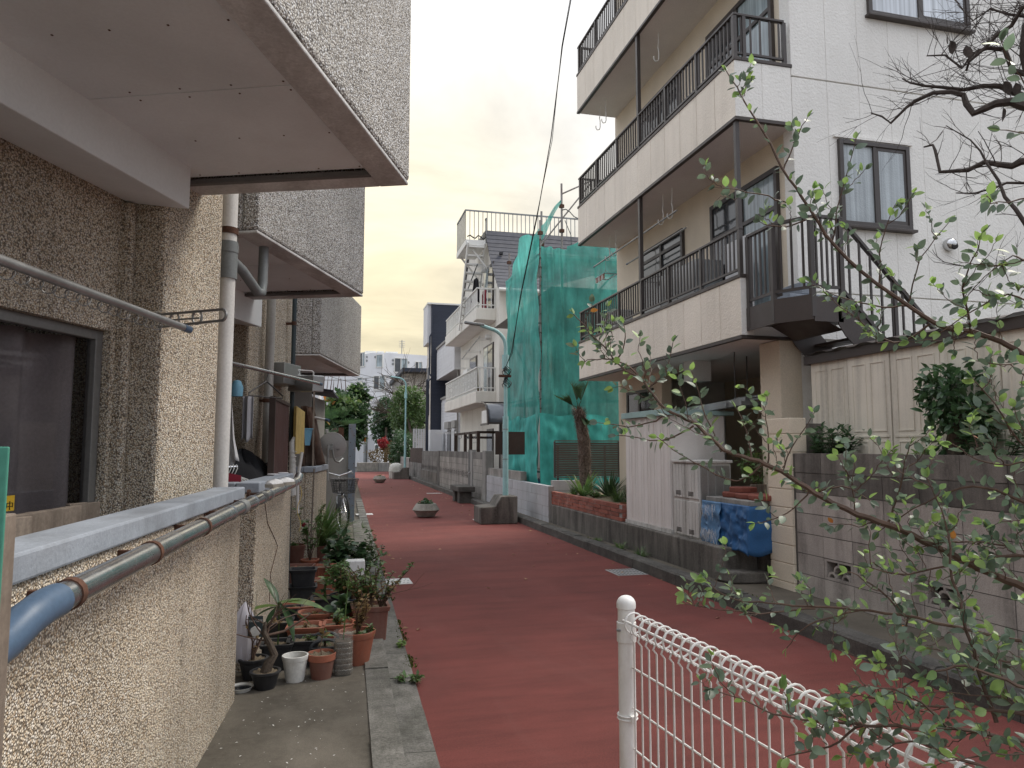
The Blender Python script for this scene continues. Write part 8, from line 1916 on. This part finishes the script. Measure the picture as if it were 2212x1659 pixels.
tw = [  # (pixels, depth from, depth to, side shoots)
 ([(1700, 440), (1640, 418), (1545, 405)], 1.85, 1.8, .1), ([(1690, 370), (1720, 300), (1745, 255)], 1.88, 1.85, .1), ([(1800, 520), (1815, 430), (1850, 300)], 1.8, 1.75, .12), ([(1900, 620), (1905, 520), (1935, 440)], 1.72, 1.7, .15),
 ([(1760, 465), (1700, 490), (1640, 480)], 1.8, 1.8, .1), ([(2010, 700), (1930, 740), (1850, 690), (1790, 640)], 1.65, 1.7, .15), ([(2100, 720), (2080, 620), (2120, 520)], 1.55, 1.5, .2), ([(1960, 660), (1880, 660), (1740, 610)], 1.7, 1.75, .15), ([(1960, 660), (1990, 560), (2050, 480)], 1.7, 1.65, .2),
 ([(1440, 895), (1380, 920), (1290, 915)], 1.86, 1.9, .1), ([(1560, 975), (1525, 900), (1495, 800)], 1.8, 1.85, .1), ([(1625, 990), (1610, 930), (1590, 880)], 1.76, 1.8, .12), ([(1390, 825), (1350, 785), (1300, 775), (1262, 780)], 1.88, 1.9, .1), ([(1690, 1020), (1720, 950), (1762, 890)], 1.72, 1.7, .12),
 ([(1750, 1062), (1700, 1110), (1630, 1130)], 1.7, 1.72, .15), ([(1850, 1110), (1840, 1060), (1848, 1000)], 1.66, 1.66, .15), ([(1920, 1130), (1945, 1050), (1965, 960)], 1.62, 1.6, .2), ([(1500, 920), (1430, 950), (1330, 940)], 1.83, 1.88, .1), ([(1400, 840), (1440, 800), (1455, 740)], 1.88, 1.9, .1), ([(1650, 1000), (1590, 1040), (1500, 1000), (1420, 945)], 1.75, 1.82, .12), ([(1660, 1000), (1660, 940), (1650, 880)], 1.75, 1.76, .1), ([(1760, 1065), (1820, 1050), (1880, 1080)], 1.7, 1.64, .2), ([(1330, 785), (1350, 740), (1345, 700)], 1.9, 1.92, .05),
 ([(2300, 1400), (2150, 1375), (1980, 1335), (1850, 1318), (1740, 1310), (1640, 1302), (1560, 1285), (1525, 1250)], 1.5, 1.8, .26), ([(1760, 1312), (1640, 1325), (1480, 1305)], 1.72, 1.8, .15), ([(1850, 1320), (1745, 1350), (1700, 1400)], 1.68, 1.7, .15), ([(1960, 1335), (1950, 1400), (1945, 1490)], 1.6, 1.62, .2), ([(1960, 1335), (1880, 1260), (1830, 1235)], 1.62, 1.66, .15),
 ([(2330, 1640), (2200, 1600), (2060, 1575), (1940, 1570), (1850, 1565), (1760, 1555), (1670, 1540), (1600, 1510), (1540, 1492)], 1.2, 1.42, .30), ([(1860, 1565), (1790, 1610), (1690, 1640)], 1.3, 1.34, .15), ([(2050, 1575), (1960, 1500), (1850, 1480)], 1.25, 1.3, .3),
 ([(2330, 1130), (2200, 1080), (2100, 1050), (2000, 1085), (1900, 1150)], 1.45, 1.6, .4), ([(2300, 1050), (2200, 950), (2150, 870), (2100, 820)], 1.4, 1.45, .35), ([(2330, 1230), (2200, 1200), (2080, 1215), (1960, 1240), (1880, 1225)], 1.4, 1.55, .45), ([(2150, 1560), (2100, 1400), (2060, 1250), (2045, 1130), (2000, 1030)], 1.35, 1.5, .35), ([(2330, 1480), (2230, 1440), (2120, 1420), (2000, 1400)], 1.35, 1.5, .40), ([(2330, 1560), (2220, 1520), (2100, 1500), (1980, 1495)], 1.3, 1.4, .45), ([(2330, 900), (2240, 830), (2180, 790), (2100, 780)], 1.4, 1.5, .3), ([(2330, 1300), (2250, 1150), (2230, 1000), (2190, 880)], 1.35, 1.4, .35),
 ([(2330, 1720), (2200, 1690), (2080, 1640), (1960, 1600), (1880, 1640)], 1.15, 1.3, .45), ([(2330, 1540), (2200, 1480), (2090, 1440), (1990, 1460), (1900, 1520)], 1.25, 1.38, .45), ([(2330, 1010), (2230, 1000), (2130, 1000), (2060, 960)], 1.4, 1.5, .35),
 ([(2330, 640), (2230, 570), (2170, 560), (2090, 640)], 1.4, 1.5, .12), ([(2300, 250), (2220, 190), (2160, 90)], 1.3, 1.3, .0), ([(2330, 420), (2230, 430), (2140, 440)], 1.35, 1.4, .05), ([(2330, 720), (2200, 640), (2120, 660), (2030, 720)], 1.45, 1.5, .2), ([(2330, 300), (2240, 290), (2160, 280)], 1.3, 1.35, .0), ([(2330, 1600), (2200, 1540), (2080, 1530), (1960, 1520), (1860, 1500)], 1.3, 1.42, .3), ([(2330, 1260), (2210, 1190), (2090, 1170), (1990, 1180)], 1.4, 1.55, .3), ([(2330, 1680), (2250, 1640), (2150, 1630), (2020, 1650)], 1.15, 1.2, .4), ([(2330, 1600), (2240, 1560), (2160, 1500)], 1.25, 1.3, .45)]
for pts, d0, d1, sd in tw: leafy(PX(pts, d0, d1), .0042 if len(pts) > 4 else .0026, .0009, .0145, LS, .6, .05, .88, min(.26, sd*.9), (.04, .12))
base = Vector((2.0, .9, .01))
for pts, d0, r_ in [(A_, 1.45, .0075), (B_l, 1.45, .0095)]+[(p_, d_, .0042 if len(p_) > 4 else .003) for p_, d_, d2, sd in tw if p_[0][0] >= 2300]:
    e = Vector(at_d(*pts[0], d0)); e2 = Vector(at_d(*pts[1], d0)); out_ = (e-e2).normalized(); b0 = base+Vector((Rs.uniform(-.12, .12), Rs.uniform(-.12, .12), 0)); L = (e-b0).length
    P = []
    for i in range(9):                          # each branch bends down to the same stool
        f = i/8; c1 = e+out_*L*.30; c2 = b0+Vector((0, 0, L*.45)); g1 = 1-f
        P.append(e*g1**3+c1*3*g1*g1*f+c2*3*g1*f*f+b0*f**3+rv(.008)*(1 if 0 < i < 8 else 0))
    wood.tube(P, [r_+(r_*.9+.002)*i/8 for i in range(9)], 6)
    if r_ < .006: leafy(P[:5], r_*.8, r_, .03, LS, .3, .0, .7, .18, (.05, .12))
w = wood.build('branches', M['bark_dark'] if False else M['twig'], shrub, smooth=True)
def near(m4): p = m4.translation; return (p-EYEP).length/max(1e-4, m4.to_scale().x)
for k, quota in (('leaf', 215), ('leaf_young', 75), ('leaf_rust', 10)):
    me = LEAF_S if k == 'leaf' else leaf_mesh('leaf', .30, M[k], .2, .12, 0)
    vis = []; rest = []
    for m4 in LV[k]:
        p = m4.translation-EYEP; zc_ = p.dot(Fv); px_, py_ = (CX+FPX*p.dot(Rv)/zc_, CY-FPX*p.dot(Uv)/zc_) if zc_ > .1 else (9999, 0)
        (vis if 0 < px_ < 2212 and 0 < py_ < 1659 else rest).append(m4)
    vis.sort(key=near)
    for m4 in vis[:quota]:
        o = link(bpy.data.objects.new('leaf', me)); o.parent = shrub; q = m4.copy(); q.translation = m4.translation-ORG[shrub.name]; o.matrix_local = q
    join_leaves('foliage', me, vis[quota:]+rest, M[k], shrub, True)
print('shrub leaves', {k: len(v) for k, v in LV.items()})

# ------------------------------------------------------------------ leafless twisted tree in the yard, upper right
t = thing('bare_tree', 'leafless tree with dark twisted branches in front of the white side wall', 'tree', (6.2, 3.4, 1.42))
def cz(zx, zy): return 1782+zx*.358, zy*.358
b = MB(); Rt = random.Random(23); tb_ = Vector((6.2, 3.4, 1.42))
def limb(pts, d0, d1, r0, r1, n=34, L=(.10, .42), rr=.0034):
    P = [Vector(at_d(*cz(*p), d0+(d1-d0)*i/(len(pts)-1)))+rv(.015) for i, p in enumerate(pts)]
    b.tube(P, [r0+(r1-r0)*i/(len(P)-1) for i in range(len(P))], 7)
    fk = tb_+Vector((-.1, .1, 1.0+.2*min(3, max(0, P[0].z-3)))); o_ = (P[0]-P[1]).normalized()
    if P[0].x > 4.9: b.tube([P[0], P[0]+o_*(fk-P[0]).length*.35+rv(.04), fk+(P[0]-fk)*.3+Vector((.1, 0, .1)), fk], [r0, r0*1.15, r0*1.4, r0*1.6], 7)
    for _ in range(n):
        k = Rt.randrange(len(P)-1); q = P[k].lerp(P[k+1], Rt.random()); d = (P[k+1]-P[k]).normalized()
        a = (d*.5+Vector((Rt.uniform(-1, 1), Rt.uniform(-1, 1), Rt.uniform(-.55, 1.1)))).normalized(); limbs(b, q, a, Rt.uniform(*L), rr*Rt.uniform(.6, 1.2), 1, Rt, .55, .1, 4, (1, 3))
limb([(1500, 660), (1260, 640), (1200, 640), (1130, 615), (1040, 625), (960, 650), (900, 680), (860, 630), (845, 575), (760, 550), (640, 560), (560, 600), (480, 660), (400, 740), (345, 700), (285, 680)], 4.9, 5.4, .036, .005, 40)
limb([(1500, 620), (1250, 600), (1150, 560), (1050, 530), (950, 520), (850, 545), (700, 540), (600, 520), (520, 500), (470, 470)], 5.0, 5.5, .026, .005, 34)
limb([(1500, 540), (1260, 480), (1130, 430), (1080, 300), (980, 300), (900, 330), (840, 420), (720, 350), (620, 340)], 5.0, 5.4, .024, .005, 44)
limb([(1500, -60), (1240, 20), (1190, 60), (1120, 150), (1050, 220), (960, 300), (870, 370), (840, 440)], 4.8, 5.2, .018, .008, 34)
limb([(1500, 900), (1260, 960), (1200, 985), (1140, 990), (1050, 985), (960, 985), (850, 1020), (690, 1050), (680, 920), (650, 880), (610, 890)], 4.8, 5.3, .030, .006, 22, (.08, .34))
limb([(1400, 1600), (1230, 1380), (1150, 1270), (1090, 1180), (1040, 1080), (980, 990), (930, 910), (870, 840), (740, 740)], 4.4, 4.8, .016, .003, 9, (.1, .3), .003)
limb([(1500, 1150), (1230, 1100), (1100, 1105), (1000, 1130), (900, 1165), (780, 1160)], 5.0, 5.3, .012, .004, 14, (.08, .3), .003)
limb([(1400, 1500), (1240, 1560), (1100, 1600), (990, 1620), (850, 1610), (710, 1580)], 4.8, 5.2, .010, .003, 14, (.08, .25), .003)
limb([(1500, 150), (1240, 110), (1100, 90), (1000, 60), (900, 120), (790, 30)], 5.0, 5.4, .014, .003, 24)
limb([(1250, 620), (1190, 320), (1190, 180), (1240, 40)], 5.0, 5.0, .026, .016, 16)
b.tube([tb_, tb_+Vector((-.04, .03, .5)), tb_+Vector((-.1, .1, 1.0)), tb_+Vector((-.1, .1, 1.7))], [.12, .105, .10, .06], 9)
b.build('branches', M['bark_dark'], t, smooth=True)
join_leaves('withered_leaves', LEAF_S, [mat4(at_d(*cz(x, y), 5.0), orient((Rt.uniform(-.4, .4), 0, -1), Rt.uniform(-1, 1)), .10) for x, y in ((1085, 490), (1075, 650), (1150, 500), (760, 245), (745, 190), (850, 275))], M['bark_dark'], t)
